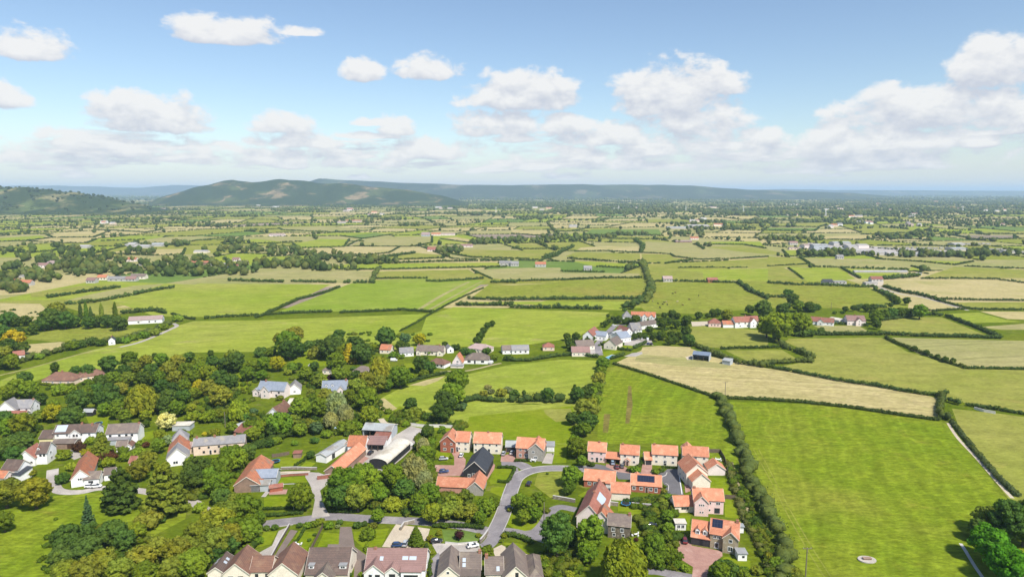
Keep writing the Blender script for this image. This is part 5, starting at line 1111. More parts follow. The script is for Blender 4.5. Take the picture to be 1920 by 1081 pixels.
B_('V2', (95, 280), (255, 285), 2.8, [(0, 0, 1, 9, 2.8, 'x', 34)], 'small house with weathered orange roof under the tall dark trees', 'the orange lane cottage', 'cream', 'oldorange', group=LN)
B_('M3', (0, 465), (128, 462), 2.8, [(0, 0, 1, 9, 2.8, 'x', 32, {'win': [('f', 1.5, [.2, .5, .8], 1.2, 1.1, 'd')]})], 'white bungalow with dark grey roof above the central green field', 'the dark grey bungalow', 'white', 'grey', group=LN)
B_('M3', (232, 440), (318, 440), 2.8, [(0, 0, 1, 8, 2.8, 'h', 32)], 'peach bungalow between trees above the central green field', 'the peach bungalow', 'peach', 'redbrown', group=LN)
B_('M2', (1850, 465), (1930, 462), 2.8, [(0, 0, 1, 8, 2.8, 'x', 34)], 'white bungalow with brown-grey roof at the end of the lane row', 'the end lane bungalow', 'white', 'greybrown', group=LN)
# hamlet at the lane's head
HM = 'houses of the hamlet at the head of the lane'
B_('V1', (262, 545), (378, 572), 4.6, [(0, 0, 1, 20, 4.6, 'y', 42, {'roof': 'redbrown', 'win': [('f', 3.6, [.45], 1.4, 1.4, 'd'), ('f', 1.4, [.6], 3.0, 1.4, 'd')]}), (.9, 8, 1.1, 8, 3.6, 'x', 36, {'roof': 'bluegrey'})], 'white gabled house with red and blue-grey roofs left of the lane', 'the red and blue roofed house', 'white', 'redbrown', group=HM, ang=((320, 510), (480, 400), 8), W=8.5)
B_('V1', (862, 268), (990, 270), 3.0, [(0, 0, 1, 9.0, 3.0, 'h', 52, {'win': [('f', 1.6, [.3, .7], 1.2, 1.2, 'd')]})], 'small house with tall pointed conical grey roof', 'the pointed-roof house', 'white', 'grey', group=HM)
B_('V1', (1130, 258), (1345, 270), 4.8, [(0, 0, 1, 8, 4.8, 'x', 42), (.12, -2, .34, 6, 4.8, 'y', 48), (.6, -2, .34, 6, 4.6, 'y', 48)], 'white house with red roof and two pointed front gables', 'the two-gabled white house', 'white', 'oldorange', group=HM)
B_('V1', (990, 235), (1130, 238), 3.0, [(0, 0, 1, 7, 3.0, 'x', 34)], 'low orange-roofed link left of the two-gabled white house', None, 'palepink', 'oldorange', 'outbuilding', 'outbuilding')
B_('V1', (180, 710), (450, 700), 3.0, [(0, 0, 1, 10, 3.0, 'x', 34)], 'brown-roofed bungalow lying along the lane', 'the lane-side brown bungalow', 'cream', 'greybrown', group=HM, ang=14)
B_('V1', (100, 800), (370, 800), 3.0, [(0, 0, 1, 10, 3.0, 'x', 32)], 'bungalow with faded pink-brown roof at the lower end of the lane', 'the pink-brown bungalow', 'cream', 'mauve', group=HM)
B_('V1', (578, 675), (720, 715), 3.6, [(0, 0, 1, 15, 3.6, 'y', 40, {'win': [('f', 1.6, [.3, .7], 1.0, 1.1, '1')]})], 'cream gabled house with grey-brown roof behind a clipped hedge', 'the cream gabled house', 'cream', 'greybrown', group=HM, ang=((650, 600), (790, 530), 6.5))
B_('V1', (760, 545), (930, 500), 3.4, [(0, 0, 1, 8, 3.4, 'x', 30)], 'long low building with pale grey roof beside the lane', 'the long grey hamlet roof', 'white', 'sheet', 'farm building', 'farm_building', group=HM)
B_('V1', (830, 590), (985, 570), 3.4, [(0, 0, 1, 12, 3.4, 'x', 32)], 'house with blue-grey slate roof at the centre of the hamlet', 'the blue-grey hamlet house', 'white', 'bluegrey', group=HM)
B_('V1', (905, 500), (1035, 500), 4.6, [(0, 0, 1, 14, 4.6, 'y', 44, {'roof': 'redbrown'})], 'house with large steep red-brown roof in the middle of the hamlet', 'the red hamlet roof', 'white', 'redbrown', group=HM, ang=24)
B_('V1', (1010, 470), (1150, 462), 4.6, [(0, 0, 1, 12, 4.6, 'x', 40), (.1, -2.5, .3, 6, 4.2, 'y', 44)], 'white house with large grey hipped roof beside the red hamlet roof', 'the grey hamlet roof', 'white', 'grey', group=HM)
B_('V1', (1145, 405), (1385, 365), 3.2, [(0, 0, 1, 8, 3.2, 'x', 34)], 'long brown-roofed house below the two-gabled white house', 'the long brown hamlet house', 'white', 'greybrown', group=HM)
# farm by the great willows and villas to the right
B_('V3', (500, 222), (730, 212), 5.0, [(0, 0, 1, 9, 5.0, 'x', 42, {'win': [('f', 3.8, [.15, .4, .65, .9], 1.1, 1.2, 'd'), ('f', 1.4, [.2, .5, .85], 1.1, 1.2, 'd')]}), (.56, -2.5, .26, 8, 5.2, 'y', 46)], 'tall white farmhouse with dark red roof left of the great willows', 'the white farmhouse', 'white', 'redbrown', chim=[(0, .5, .97, 1.2)])
B_('V3', (246, 228), (365, 232), 3.4, [(0, 0, 1, 9, 3.4, 'h', 38, {'win': [('f', 1.6, [.25, .5, .75], .9, 1.1, 'd')]})], 'pink farm cottage with red roof beside the pale yard', 'the pink farm cottage', 'pink', 'redbrown')
B_('V3', (385, 240), (492, 240), 3.0, [(0, 0, 1, 7, 3.0, 'x', 36, {'win': []})], 'orange-roofed range linking the pink farm cottage and the white farmhouse', None, 'white', 'oldorange', 'farm building', 'farm_building')
B_('V3', (1210, 208), (1430, 226), 3.0, [(0, 0, 1, 9, 3.0, 'x', 36), (.3, -2, .3, 6, 3.0, 'y', 40)], 'white bungalow with bright red roof right of the great willows', 'the red-roofed bungalow', 'white', 'redbrown')
B_('V3', (1375, 185), (1480, 205), 2.8, [(0, 0, 1, 6, 2.8, 'lean', 8, {'win': []})], 'flat white shed behind the red-roofed bungalow', None, 'white', 'whitesheet', 'shed', 'shed')
B_('V3', (1562, 205), (1735, 208), 4.2, [(0, 0, 1, 10, 4.2, 'x', 38), (.42, -2.5, .34, 7, 4.2, 'y', 44)], 'white villa with wide pink-red roof and front gable', 'the pink-roofed villa', 'palepink', 'mauve', chim=[(0, .5, .97, .8)])
B_('V3', (95, 525), (250, 540), 4.0, [(0, 0, 1, 10, 4.0, 'x', 16, {'open': 3, 'win': []})], 'open barn with blue-grey roof beside the straw field', 'the blue-roofed barn', 'grey', 'bluesheet', 'barn', 'barn')
B_('V3', (375, 580), (450, 592), 2.6, [(0, 0, 1, 5, 2.6, 'lean', 10, {'win': []})], 'small flat grey shed at the hedge above the straw field', None, 'grey', 'sheet', 'shed', 'shed')
# ------------------------------------------------------------------ far houses and farms
def far_house(crop, x, y, w, label, wall, roof, h=3.6, short=None, cat='house', name='house', ax='x', pitch=36, d=9, wins=True):
    if wall == 'white': wall = 'dullwhite'
    if h > 4.5: h *= .62
    zz = [('f', h * .55, [.2, .5, .8], 1.4, 1.4, 'd')] if wins else []
    B_(crop, (x - w / 2, y), (x + w / 2, y), h, [(0, 0, 1, d, h, ax, pitch, {'win': zz})], label, short, wall, roof, cat, name)
FH = far_house
FH('F1', 50, 795, 100, 'red-roofed house at the left edge of the far wooded hamlet', 'white', 'oldorange')
FH('F1', 165, 800, 120, 'bright red-roofed house with white gable in the far wooded hamlet at left', 'white', 'oldorange')
FH('F1', 675, 782, 66, 'pink-roofed cottage left of the white row in the far wooded hamlet', 'white', 'mauve')
FH('F1', 760, 760, 70, 'small house with weathered orange roof left of the far white row', 'cream', 'oldorange')
FH('F1', 870, 772, 130, 'white row of cottages with grey roofs in the far wooded hamlet', 'white', 'grey', 4.6)
FH('F1', 975, 772, 80, 'white house with pink roof right of the far white row', 'white', 'mauve', 4.6)
FH('F1', 1030, 752, 110, 'house with wide grey-brown roof at the right end of the far wooded hamlet', 'cream', 'greybrown')
FH('F1', 970, 625, 96, 'red-roofed house above the far wooded hamlet', 'palepink', 'oldorange')
FH('F1', 1010, 668, 60, 'flat pale barn among trees right of the far hamlet', 'white', 'dullsheet', 3, cat='barn', name='barn', pitch=10, wins=False)
FH('F1', 1500, 648, 150, 'long low red barn beyond the tree belt', 'rust', 'oldorange', 4, cat='barn', name='barn', pitch=24, wins=False)
FH('F1', 1640, 660, 120, 'long white farm shed beyond the tree belt', 'white', 'dullsheet', 5, cat='barn', name='barn', pitch=16, wins=False)
FH('F1', 1745, 672, 80, 'red-roofed farmhouse right of the long white farm shed', 'white', 'redbrown', 5)
FH('F1', 1820, 650, 60, 'pale stone house behind the red-roofed farmhouse', 'palepink', 'greybrown', 5)
FH('F1', 1765, 625, 50, 'small pale house behind the far farm', 'palepink', 'mauve', 5)
FH('F1', 310, 668, 80, 'pink-roofed house among the far left trees', 'palepink', 'mauve', 4)
FH('F1', 385, 650, 70, 'cream gabled house among the far left trees', 'cream', 'pinkgrey', 5)
FH('F1', 430, 680, 50, 'small pink cottage among the far left trees', 'pink', 'mauve', 4)
FH('F1', 130, 745, 80, 'flat greenish-white shed left of the far hamlet', 'white', 'sheet', 3, cat='shed', name='shed', pitch=10, wins=False)
FH('F1', 610, 530, 100, 'white farm shed standing alone left of the far white farm', 'white', 'dullsheet', 5, cat='barn', name='barn', pitch=18, wins=False, d=20)
FH('F1', 970, 515, 70, 'left white barn of the far white farm', 'white', 'dullsheet', 5, cat='barn', name='barn', pitch=20, wins=False, d=24)
FH('F1', 1050, 528, 120, 'middle long white barn of the far white farm', 'white', 'dullsheet', 5, cat='barn', name='barn', pitch=14, wins=False, d=24)
FH('F1', 1165, 515, 100, 'right white barn with dark end of the far white farm', 'white', 'sheet', 6, cat='barn', name='barn', pitch=16, wins=False, d=24)
FH('F1', 1500, 565, 100, 'pale barn behind the tree belt at the tan field', 'cream', 'dullsheet', 5, cat='barn', name='barn', pitch=14, wins=False, d=16)
FH('F1', 1850, 200, 80, 'white building at the foot of the ridge', 'white', 'pinkgrey', 9, cat='building', name='building', d=20)
FH('F2', 1345, 552, 120, 'brick-red farm building with white end left of the central far farm', 'palepink', 'redbrown', 5, cat='farm building', name='farm_building', d=14)
FH('F2', 1440, 540, 110, 'long pink-grey barn of the central far farm', 'palepink', 'mauve', 5, cat='barn', name='barn', pitch=18, d=18)
FH('F2', 1580, 522, 90, 'farmhouse with pink-brown roof right of the central far farm', 'palepink', 'mauve', 5)
FH('F2', 1870, 652, 90, 'white cottage beside the long bright strip at the centre', 'white', 'grey', 4.5)
FH('F2', 1270, 440, 60, 'grey barn of the farther central farm', 'grey', 'pinkgrey', 7, cat='barn', name='barn', d=18)
FH('F2', 1350, 435, 70, 'red-roofed house of the farther central farm', 'palepink', 'oldorange', 7)
FH('F2', 1440, 435, 100, 'long pale barn of the farther central farm', 'palepink', 'pinkgrey', 6, cat='barn', name='barn', pitch=15, d=18)
FH('F2', 640, 345, 60, 'white house left of the far long red barn', 'white', 'pinkgrey', 8)
FH('F2', 730, 335, 110, 'far long red barn between two tree clumps', 'white', 'oldorange', 7, cat='barn', name='barn', pitch=15, d=20)
FH('F2', 150, 440, 110, 'far pale farm sheds left of the central plain', 'palepink', 'pinkgrey', 7, cat='barn', name='barn', pitch=15, d=20)
FH('F3', 20, 655, 60, 'grey-roofed house right of the white central cottage', 'white', 'grey', 4.5)
FH('F3', 215, 660, 80, 'red-roofed white house with dark garden beside the light green field', 'white', 'oldorange', 4.5)
FH('F3', 570, 690, 60, 'grey cottage beside the narrow bright strip', 'white', 'grey', 4)
FH('F3', 1508, 778, 76, 'small bright red barn above the cattle field', 'brick', 'redbrown', 3.4, 'the small red barn', 'barn', 'barn', pitch=30, wins=False)
FH('F3', 1370, 465, 60, 'small red-roofed farmhouse on the far plain', 'palepink', 'oldorange', 6)
FH('F3', 1290, 488, 120, 'low grey barn left of the small red-roofed farmhouse', 'rust', 'pinkgrey', 5, cat='barn', name='barn', pitch=14, d=14)
FH('F3', 1400, 372, 160, 'largest far white factory shed right of centre', 'white', 'dullsheet', 11, cat='factory', name='factory', pitch=8, d=40, wins=False)
FH('F3', 1250, 385, 160, 'low long grey far shed left of the largest white factory shed', 'white', 'sheet', 7, cat='factory', name='factory', pitch=8, d=30, wins=False)
FH('F3', 1550, 362, 70, 'far orange-roofed houses right of the white factory shed', 'cream', 'oldorange', 9)
FH('F3', 460, 372, 60, 'far pale barn at the ploughed strip', 'white', 'dullsheet', 8, cat='barn', name='barn', pitch=12, d=24, wins=False)
FH('F3', 1170, 770, 70, 'cluster of pale roofs behind the rounded trees of the cattle field', 'white', 'pinkgrey', 4)
FH('F4', 545, 790, 90, 'flat-roofed modern white house with dark windows at right', 'white', 'flat', 5.5, 'the flat-roofed white house', ax='flat')
FH('F4', 455, 795, 70, 'low dark-roofed garage left of the flat-roofed white house', 'white', 'slate', 3, cat='garage', name='garage')
FH('F4', 822, 772, 86, 'white house with red roof at the right-hand crossroads', 'white', 'redbrown', 6, 'the red-roofed white house')
FH('F4', 780, 800, 90, 'low white-roofed shed below the red-roofed white house', 'white', 'dullsheet', 3, cat='shed', name='shed', pitch=8, wins=False)
FH('F4', 195, 500, 60, 'white farmhouse left of the industrial sheds', 'white', 'mauve', 8)
FH('F4', 205, 540, 90, 'tan barn below the white farmhouse left of the industrial sheds', 'peach', 'pinkgrey', 5, cat='barn', name='barn', pitch=20)
FH('F4', 545, 605, 50, 'small white house in the hay field below the industrial sheds', 'white', 'grey', 4)
IND = [(320, 520, 90, 'pink-grey', 'palepink', 'pinkgrey', 9), (400, 520, 110, 'wide grey', 'grey', 'sheet', 11), (400, 555, 120, 'low beige', 'cream', 'sheet', 6), (560, 500, 130, 'long white-grey', 'white', 'sheet', 9), (520, 545, 110, 'dark-fronted', 'black', 'sheet', 8), (640, 525, 70, 'tall white', 'white', 'dullsheet', 12), (720, 520, 80, 'pale pink', 'palepink', 'dullsheet', 9), (690, 562, 120, 'blue-signed white', 'white', 'dullsheet', 8), (840, 575, 150, 'longest white', 'white', 'dullsheet', 7), (980, 582, 140, 'second long white', 'white', 'dullsheet', 6), (1150, 588, 150, 'low pale', 'white', 'sheet', 5), (1340, 585, 90, 'pink-roofed', 'pink', 'mauve', 6), (1440, 545, 110, 'grey-white', 'white', 'sheet', 6), (1850, 565, 120, 'bright white end', 'white', 'dullsheet', 6), (1440, 510, 80, 'farther white', 'white', 'dullsheet', 6)]
for (x, y, w, wd_, wl, rf, h) in IND: FH('F4', x, y, w, '%s shed of the industrial estate at right' % wd_, wl, rf, h, cat='industrial shed', name='industrial_shed', pitch=10, d=26, wins=False)
FH('F4', 850, 715, 400, 'long white polytunnel strip above the green field at right', 'white', 'dullsheet', 1.6, cat='polytunnel', name='polytunnel', pitch=20, d=7, wins=False)
FH('F4', 1135, 728, 40, 'white van-sized hut beside the round trees at right', 'white', 'dullsheet', 2.6, cat='hut', name='hut', pitch=10, wins=False, d=4)
FH('F4', 1745, 350, 60, 'white house on the tan strip, far right', 'white', 'oldorange', 7)
FH('F4', 1755, 360, 50, 'cream cottage in front of the far-right white house', 'cream', 'mauve', 6)
rh = random.Random(3)      # far scattered farmsteads of the plain, a few pixels each
SC_ = []
for (cx, cy) in [(300, 395), (420, 372), (505, 388), (575, 382), (745, 383), (830, 392), (960, 388), (1010, 392), (1180, 392), (1240, 386), (1330, 392), (1480, 382), (1560, 392), (1500, 405), (1600, 405), (1690, 396), (1730, 405), (1800, 392), (1870, 398), (1650, 385), (1780, 380), (1420, 378), (1120, 398), (640, 395), (690, 402), (200, 420), (1630, 418), (1700, 422), (1560, 425), (1300, 415)]:
    for k in range(3):
        x, y = cx + rh.uniform(-26, 26), cy + rh.uniform(-3, 3)
        w = rh.uniform(5, 12); wl = rh.choice(['white', 'white', 'cream', 'palepink', 'peach']); rf = rh.choice(['oldorange', 'mauve', 'grey', 'dullsheet', 'pinkgrey', 'dullsheet'])
        a, b = P(x - w / 2, y), P(x + w / 2, y)
        if math.hypot(*a) > 9500: continue
        root = empty('farmstead', (*a, 0)); tag(root, 'tiny pale farmstead far out on the hazy plain', 'farmstead', 'tiny farmsteads of the far plain')
        k_ = Block(0, 0, b[0] - a[0], 14, 6, 'x', 30); q = MB(); k_.walls(q); q.build('wall', WALL[wl], root); q = MB(); k_.roof(q); q.build('roof', ROOF[rf], root)
# ------------------------------------------------------------------ roads, drives, lawns
ASPH = M('asphalt', (.235, .215, .22), (.18, .165, .17), .18, c3=(.3, .275, .265), fine=2.5, coord='World')
ASPHD = M('dark_asphalt', (.14, .135, .14), (.115, .11, .115), .15, fine=3, coord='World')
CONC = M('concrete_paving', (.4, .36, .32), (.31, .28, .25), .12, c3=(.46, .42, .38), fine=2, coord='World')
PALE = M('pale_gravel', (.5, .43, .32), (.43, .36, .27), .2, fine=3, coord='World')
TAN = M('worn_earth_track', (.36, .3, .17), (.28, .24, .12), .25, fine=2.5, coord='World')
PAVE = M('pink_brick_paving', (.38, .22, .175), (.31, .17, .135), .3, fine=4, c3=(.42, .27, .22), coord='World')
BROWNDRIVE = M('brown_tarmac', (.2, .155, .13), (.16, .125, .105), .2, fine=3, coord='World')
KERB = M('kerb_concrete', (.5, .48, .45), (.42, .4, .38), .5, coord='World')
PAINT = M('road_paint', (.75, .75, .72), (.62, .62, .6), 1.2, coord='World')
WALLST = M('dry_stone_wall', (.27, .23, .18), (.17, .145, .115), 1.5, fine=5, coord='World', c3=(.36, .32, .26))
FENCE = M('weathered_fence', (.16, .12, .085), (.11, .085, .06), 1.0, fine=6, coord='World')
WALLB = M('garden_brick_wall', (.3, .12, .085), (.22, .09, .065), 1.2, course=.3, fine=6, coord='World')
WHITEW = M('white_garden_wall', (.7, .67, .62), (.6, .57, .52), .5, coord='World')
def area(name, crop, pts, mat, lay=0): return poly_sheet(name, [P(*Q(crop, *p)) for p in pts], mat)
def smooth(g, n=6):
    g = [np.array(p) for p in g]
    if len(g) < 3: return g
    out = []
    for i in range(len(g) - 1):
        p0, p1, p2, p3 = g[max(i - 1, 0)], g[i], g[i + 1], g[min(i + 2, len(g) - 1)]
        for k in range(n):
            t = k / n; out.append(.5 * (2 * p1 + (p2 - p0) * t + (2 * p0 - 5 * p1 + 4 * p2 - p3) * t * t + (3 * p1 - p0 - 3 * p2 + p3) * t ** 3))
    return out + [g[-1]]
def offs(g):
    n = []
    for i in range(len(g)):
        t = g[min(i + 1, len(g) - 1)] - g[max(i - 1, 0)]; t = t / (np.linalg.norm(t) + 1e-9); n.append(np.array([-t[1], t[0]]))
    return n
def ribbon(name, crop, pts, w, mat, lay=0, kerb=None, z=None, height=0.0, offset=0.0):
    g = smooth([P(*Q(crop, *p)) for p in pts]); n = offs(g); 
    l = [p + q * (offset + w / 2) for p, q in zip(g, n)]; r = [p + q * (offset - w / 2) for p, q in zip(g, n)]
    if z is None and not height: z = stack_z(l + r)
    mb = MB(); k = len(g)
    if not height: mb.add([(*p, z) for p in l] + [(*p, z) for p in r], [(i, k + i, k + i + 1, i + 1) for i in range(k - 1)])
    else:
        for i in range(k - 1): mb.hexa([(*l[i], -.1), (*r[i], -.1), (*r[i + 1], -.1), (*l[i + 1], -.1)], [(*l[i], height), (*r[i], height), (*r[i + 1], height), (*l[i + 1], height)])
    o = mb.build(name, mat); tag(o, kind='structure')
    for s in (kerb or []): ribbon('kerb', crop, pts, .22, KERB, height=.11, offset=s * (w / 2 + .11))
    return o
RB = ribbon
# meadow and lawns first
area('meadow', 'C2', [(-60, 520), (400, 470), (770, 440), (1100, 460), (1400, 560), (1390, 640), (1110, 790), (700, 900), (400, 1180), (-60, 1180)], G['lush'])
area('rough_grass', 'C3', [(1280, 560), (1400, 480), (1640, 620), (1900, 640), (1920, 560), (2700, 480), (2720, 760), (2480, 760), (1900, 700), (1500, 640)], G['lawn'])
LW = 'lawn'
for c, pts in [('C4', [(380, 740), (480, 730), (430, 830), (310, 860)]), ('C4', [(640, 730), (780, 740), (690, 890), (590, 830)]), ('C4', [(830, 740), (945, 750), (940, 830), (860, 830), (770, 870)]), ('C4', [(1050, 740), (1320, 710), (1270, 830), (1130, 860), (1060, 800)]),
               ('K7', [(540, 640), (900, 640), (890, 790), (540, 800)]), ('K7', [(700, 390), (1120, 370), (1130, 450), (670, 470)]), ('K7', [(650, 160), (950, 100), (1110, 70), (1100, 160), (970, 250), (700, 250), (640, 210)]), ('K7', [(1030, 240), (1110, 170), (1240, 190), (1150, 270)]),
               ('C1', [(640, 550), (820, 550), (790, 690), (700, 690)]), ('C1', [(1060, 680), (1170, 660), (1150, 720), (1070, 740)]), ('C3', [(540, 120), (720, 60), (860, 90), (840, 180), (600, 195)]), ('C3', [(150, 220), (320, 240), (240, 380), (130, 380)]), ('C3', [(1430, 160), (1510, 160), (1500, 270), (1440, 260)]),
               ('C5', [(820, 790), (880, 640), (1060, 640), (1110, 660), (1030, 820), (840, 810)]), ('C5', [(850, 850), (1020, 850), (960, 960), (830, 900)]), ('C5', [(1550, 370), (1700, 370), (1690, 580), (1540, 580)]), ('C5', [(190, 610), (430, 620), (420, 650), (180, 740)]), ('C5', [(210, 430), (390, 470), (360, 560), (210, 540)]),
               ('C7', [(1520, 420), (1650, 400), (1690, 500), (1600, 470)]), ('C7', [(1520, 640), (1730, 650), (1770, 850), (1680, 860), (1670, 780), (1540, 770)]), ('C7', [(1690, 870), (1800, 880), (1860, 1080), (1690, 1060)]), ('C7', [(700, 860), (1030, 850), (1090, 900), (700, 930)]), ('C7', [(690, 980), (960, 980), (960, 1079), (700, 1079)]), ('C7', [(550, 910), (690, 900), (690, 1000), (560, 1000)]), ('C7', [(130, 830), (270, 760), (290, 780), (200, 860)]),
               ('C6', [(980, 690), (1130, 690), (1320, 750), (1330, 830), (1060, 760)]), ('C6', [(1010, 420), (1080, 330), (1400, 440), (1360, 520), (1240, 570), (1120, 540), (1010, 470)]), ('C8', [(1690, 860), (1830, 870), (1960, 900), (1960, 1079), (1530, 1079), (1540, 970)]), ('C8', [(1150, 420), (1330, 420), (1300, 600), (1280, 460), (1160, 460)]),
               ('V1', [(840, 700), (960, 690), (1040, 700), (985, 760), (860, 740)]), ('V1', [(560, 790), (720, 760), (840, 780), (690, 830), (580, 870)])]: area(LW, c, pts, G['lawn'])
area('lawn', 'C6', [(290, 540), (740, 560), (690, 680), (320, 690)], G['green2'])
area('rough_corner', 'C5', [(1370, 690), (1640, 670), (1700, 960), (1540, 990), (1330, 830)], G['olive'])
area('worn_strip', 'M3', [(872, 730), (895, 730), (905, 880), (880, 1010), (850, 1010)], G['wornstrip']); area('worn_strip', 'M3', [(690, 940), (738, 940), (720, 1080), (680, 1080)], G['wornstrip'])
area('dry_patch', 'M3', [(235, 905), (440, 900), (450, 930), (420, 990), (330, 1000), (250, 940)], G['yellow'])
area('dry_patch', 'V2', [(540, 810), (800, 730), (1080, 670), (960, 750), (770, 820)], G['straw2']); area('dry_patch', 'C3', [(1250, 430), (1280, 420), (1380, 500), (1300, 530), (1250, 500)], G['straw2'])
area('mown_strip', 'M3', [(0, 960), (40, 880), (130, 875), (80, 1000), (30, 1080), (-20, 1080)], G['pale']) if False else None
# roads
RB('lane', 'C2', [(395, 270), (396, 350), (440, 430), (600, 440), (770, 410), (1050, 430), (1430, 510), (1560, 580), (1955, 680), (2200, 665)], 4.4, CONC)
RB('road', X, [(480, 983), (520, 978), (575, 972), (615, 967), (650, 968), (720, 973), (790, 976), (860, 983), (905, 992), (932, 999)], 5.6, ASPH, 1)
RB('road', X, [(924, 1003), (938, 975), (946, 955), (953, 935), (961, 912), (969, 896), (986, 885), (1010, 879), (1045, 877), (1100, 879)], 5.4, ASPH, 1, kerb=(1, -1))
RB('road', 'C5', [(1250, 640), (1180, 600), (1080, 590), (960, 590)], 6, ASPH, 1)
RB('pavement', 'C5', [(980, 1060), (1035, 900), (1075, 780), (1130, 690), (1120, 640)], 1.7, ASPH, height=.1)
RB('road', 'C6', [(880, 545), (1080, 560), (1250, 600), (1400, 640), (1700, 760)], 4.2, ASPH, 1)
RB('lane', 'C6', [(1180, 590), (1330, 570), (1430, 480), (1510, 350), (1620, 290), (1800, 320)], 4.0, ASPH, 2)
RB('road', 'C8', [(560, 960), (850, 1000), (980, 1010), (1120, 1040), (1350, 1085), (1500, 1120)], 4.4, ASPH)
RB('driveway', 'C6', [(900, 560), (870, 640), (800, 720), (740, 740)], 5, ASPH, 2)
area('close_road', 'C7', [(150, 525), (330, 500), (440, 520), (560, 570), (700, 590), (830, 585), (1040, 590), (1080, 552), (1190, 555), (1255, 830), (1085, 815), (1045, 720), (1010, 640), (700, 665), (560, 660), (530, 590), (320, 548), (200, 560)], ASPHD, 1)
RB('road_marking', 'C7', [(1198, 570), (1216, 690), (1236, 818)], .35, PAINT)
RB('kerb', 'C7', [(1020, 640), (1062, 622), (1076, 594)], .3, KERB, height=.12); RB('kerb', 'C7', [(1060, 708), (1092, 735), (1088, 785)], .3, KERB, height=.12)
for c, pts, mt in [('C5', [(395, 450), (480, 455), (560, 540), (545, 725), (240, 728), (195, 765), (215, 600), (430, 605), (430, 520)], PAVE), ('C5', [(835, 560), (890, 600), (880, 650), (800, 770), (760, 700), (830, 600)], PAVE), ('C5', [(960, 500), (1120, 460), (1115, 570), (950, 565)], PAVE),
                   ('C8', [(1190, 620), (1265, 620), (1340, 740), (1540, 775), (1660, 800), (1665, 850), (1520, 960), (1505, 1100), (1340, 1100), (1352, 965), (1190, 865)], PAVE), ('C7', [(820, 480), (920, 490), (915, 615), (800, 600)], PAVE), ('C7', [(1245, 560), (1290, 555), (1340, 780), (1272, 805)], PAVE), ('C7', [(430, 500), (590, 510), (700, 560), (690, 600), (560, 585), (430, 530)], PAVE),
                   ('C5', [(1470, 470), (1556, 470), (1530, 590), (1415, 582)], CONC), ('C3', [(1150, 720), (1380, 690), (1480, 630), (1565, 650), (1530, 760), (1430, 860), (1260, 1000), (1020, 1000), (960, 850), (1140, 830)], CONC),
                   ('C4', [(690, 290), (790, 295), (890, 330), (880, 360), (800, 430), (830, 540), (875, 620), (735, 632), (762, 500), (722, 380), (690, 330)], CONC), ('C4', [(490, 730), (560, 700), (440, 940), (340, 940), (330, 900), (440, 840)], CONC), ('C4', [(580, 720), (632, 730), (535, 870), (480, 940), (445, 940)], BROWNDRIVE),
                   ('C4', [(950, 700), (1035, 700), (1060, 850), (1145, 910), (1145, 1150), (1050, 1150), (1060, 930), (1000, 875), (850, 875), (860, 830), (940, 830)], BROWNDRIVE), ('C4', [(1370, 680), (1625, 715), (1600, 800), (1480, 840), (1480, 862), (1265, 850), (1330, 740)], PALE),
                   ('C6', [(170, 690), (330, 700), (560, 712), (705, 690), (725, 770), (580, 820), (400, 800), (250, 830)], CONC), ('C6', [(140, 1200), (165, 880), (250, 800), (290, 860), (250, 1200)], ASPH), ('C6', [(860, 760), (960, 712), (1080, 770), (1290, 830), (1000, 860), (890, 840)], PALE), ('K8', [(880, 470), (1010, 430), (1030, 560), (920, 600), (860, 560)], CONC),
                   ('V1', [(350, 760), (450, 690), (540, 700), (560, 800), (500, 850), (380, 850)], CONC), ('V1', [(960, 620), (1080, 590), (1290, 610), (1320, 690), (1180, 690), (1040, 700), (870, 690), (880, 620)], CONC), ('V1', [(1000, 810), (1150, 790), (1160, 820), (1060, 860), (880, 860)], CONC), ('V1', [(1800, 870), (1920, 830), (2100, 850), (2060, 900), (1830, 910)], PALE),
                   ('V3', [(80, 215), (250, 210), (250, 250), (90, 258)], PALE), ('F4', [(720, 790), (870, 790), (860, 822), (820, 825), (730, 805)], PALE), ('F4', [(300, 500), (1400, 560), (1360, 600), (900, 590), (500, 565), (290, 540)], CONC), ('K7', [(600, 555), (860, 545), (840, 610), (610, 620)], PAVE), ('K6', [(690, 480), (820, 500), (950, 560), (800, 680), (700, 640)], PAVE)]: area('driveway' if mt in (PAVE, BROWNDRIVE, PALE) else 'paved_yard', c, pts, mt, 1)
RB('path', 'K7', [(640, 335), (800, 320), (1000, 315), (1160, 310)], 2.2, PALE, 1); RB('path', 'K7', [(690, 345), (650, 450), (600, 560), (530, 650)], 1.8, CONC, 1); RB('path', 'K7', [(640, 484), (800, 478), (980, 472)], .6, KERB, 1)
RB('path', 'R1', [(100, 395), (150, 560), (205, 700), (262, 850), (335, 1000), (360, 1080)], 1.2, TAN, 1)
RB('track', 'C3', [(1360, 620), (1290, 610), (1255, 575)], 3.2, PALE, 1); RB('path', 'C3', [(1320, 600), (1360, 550), (1400, 510)], 1.2, TAN, 1)
RB('lane', 'M1', [(1300, 262), (1326, 282), (1270, 310), (1200, 342), (1050, 402), (900, 440)], 3.6, CONC, 1); RB('track', 'M1', [(900, 440), (700, 466), (500, 520), (250, 590), (-40, 660)], 2.4, G['pale'], 1)
RB('track', 'R1', [(1388, 165), (1415, 210), (1460, 270), (1560, 375), (1680, 512), (1770, 610)], 1.5, PALE, 1); RB('path', 'R1', [(1462, 878), (1490, 920), (1545, 1010), (1600, 1090)], 1.1, KERB, 1)
RB('lane', 'V1', [(520, 840), (480, 700), (560, 580), (690, 450), (760, 395), (900, 385)], 5, ASPH, 1)
RB('path', 'V2', [(1000, 610), (1150, 600), (1350, 600), (1550, 565), (1790, 505), (1920, 480)], 2.4, TAN, 1)
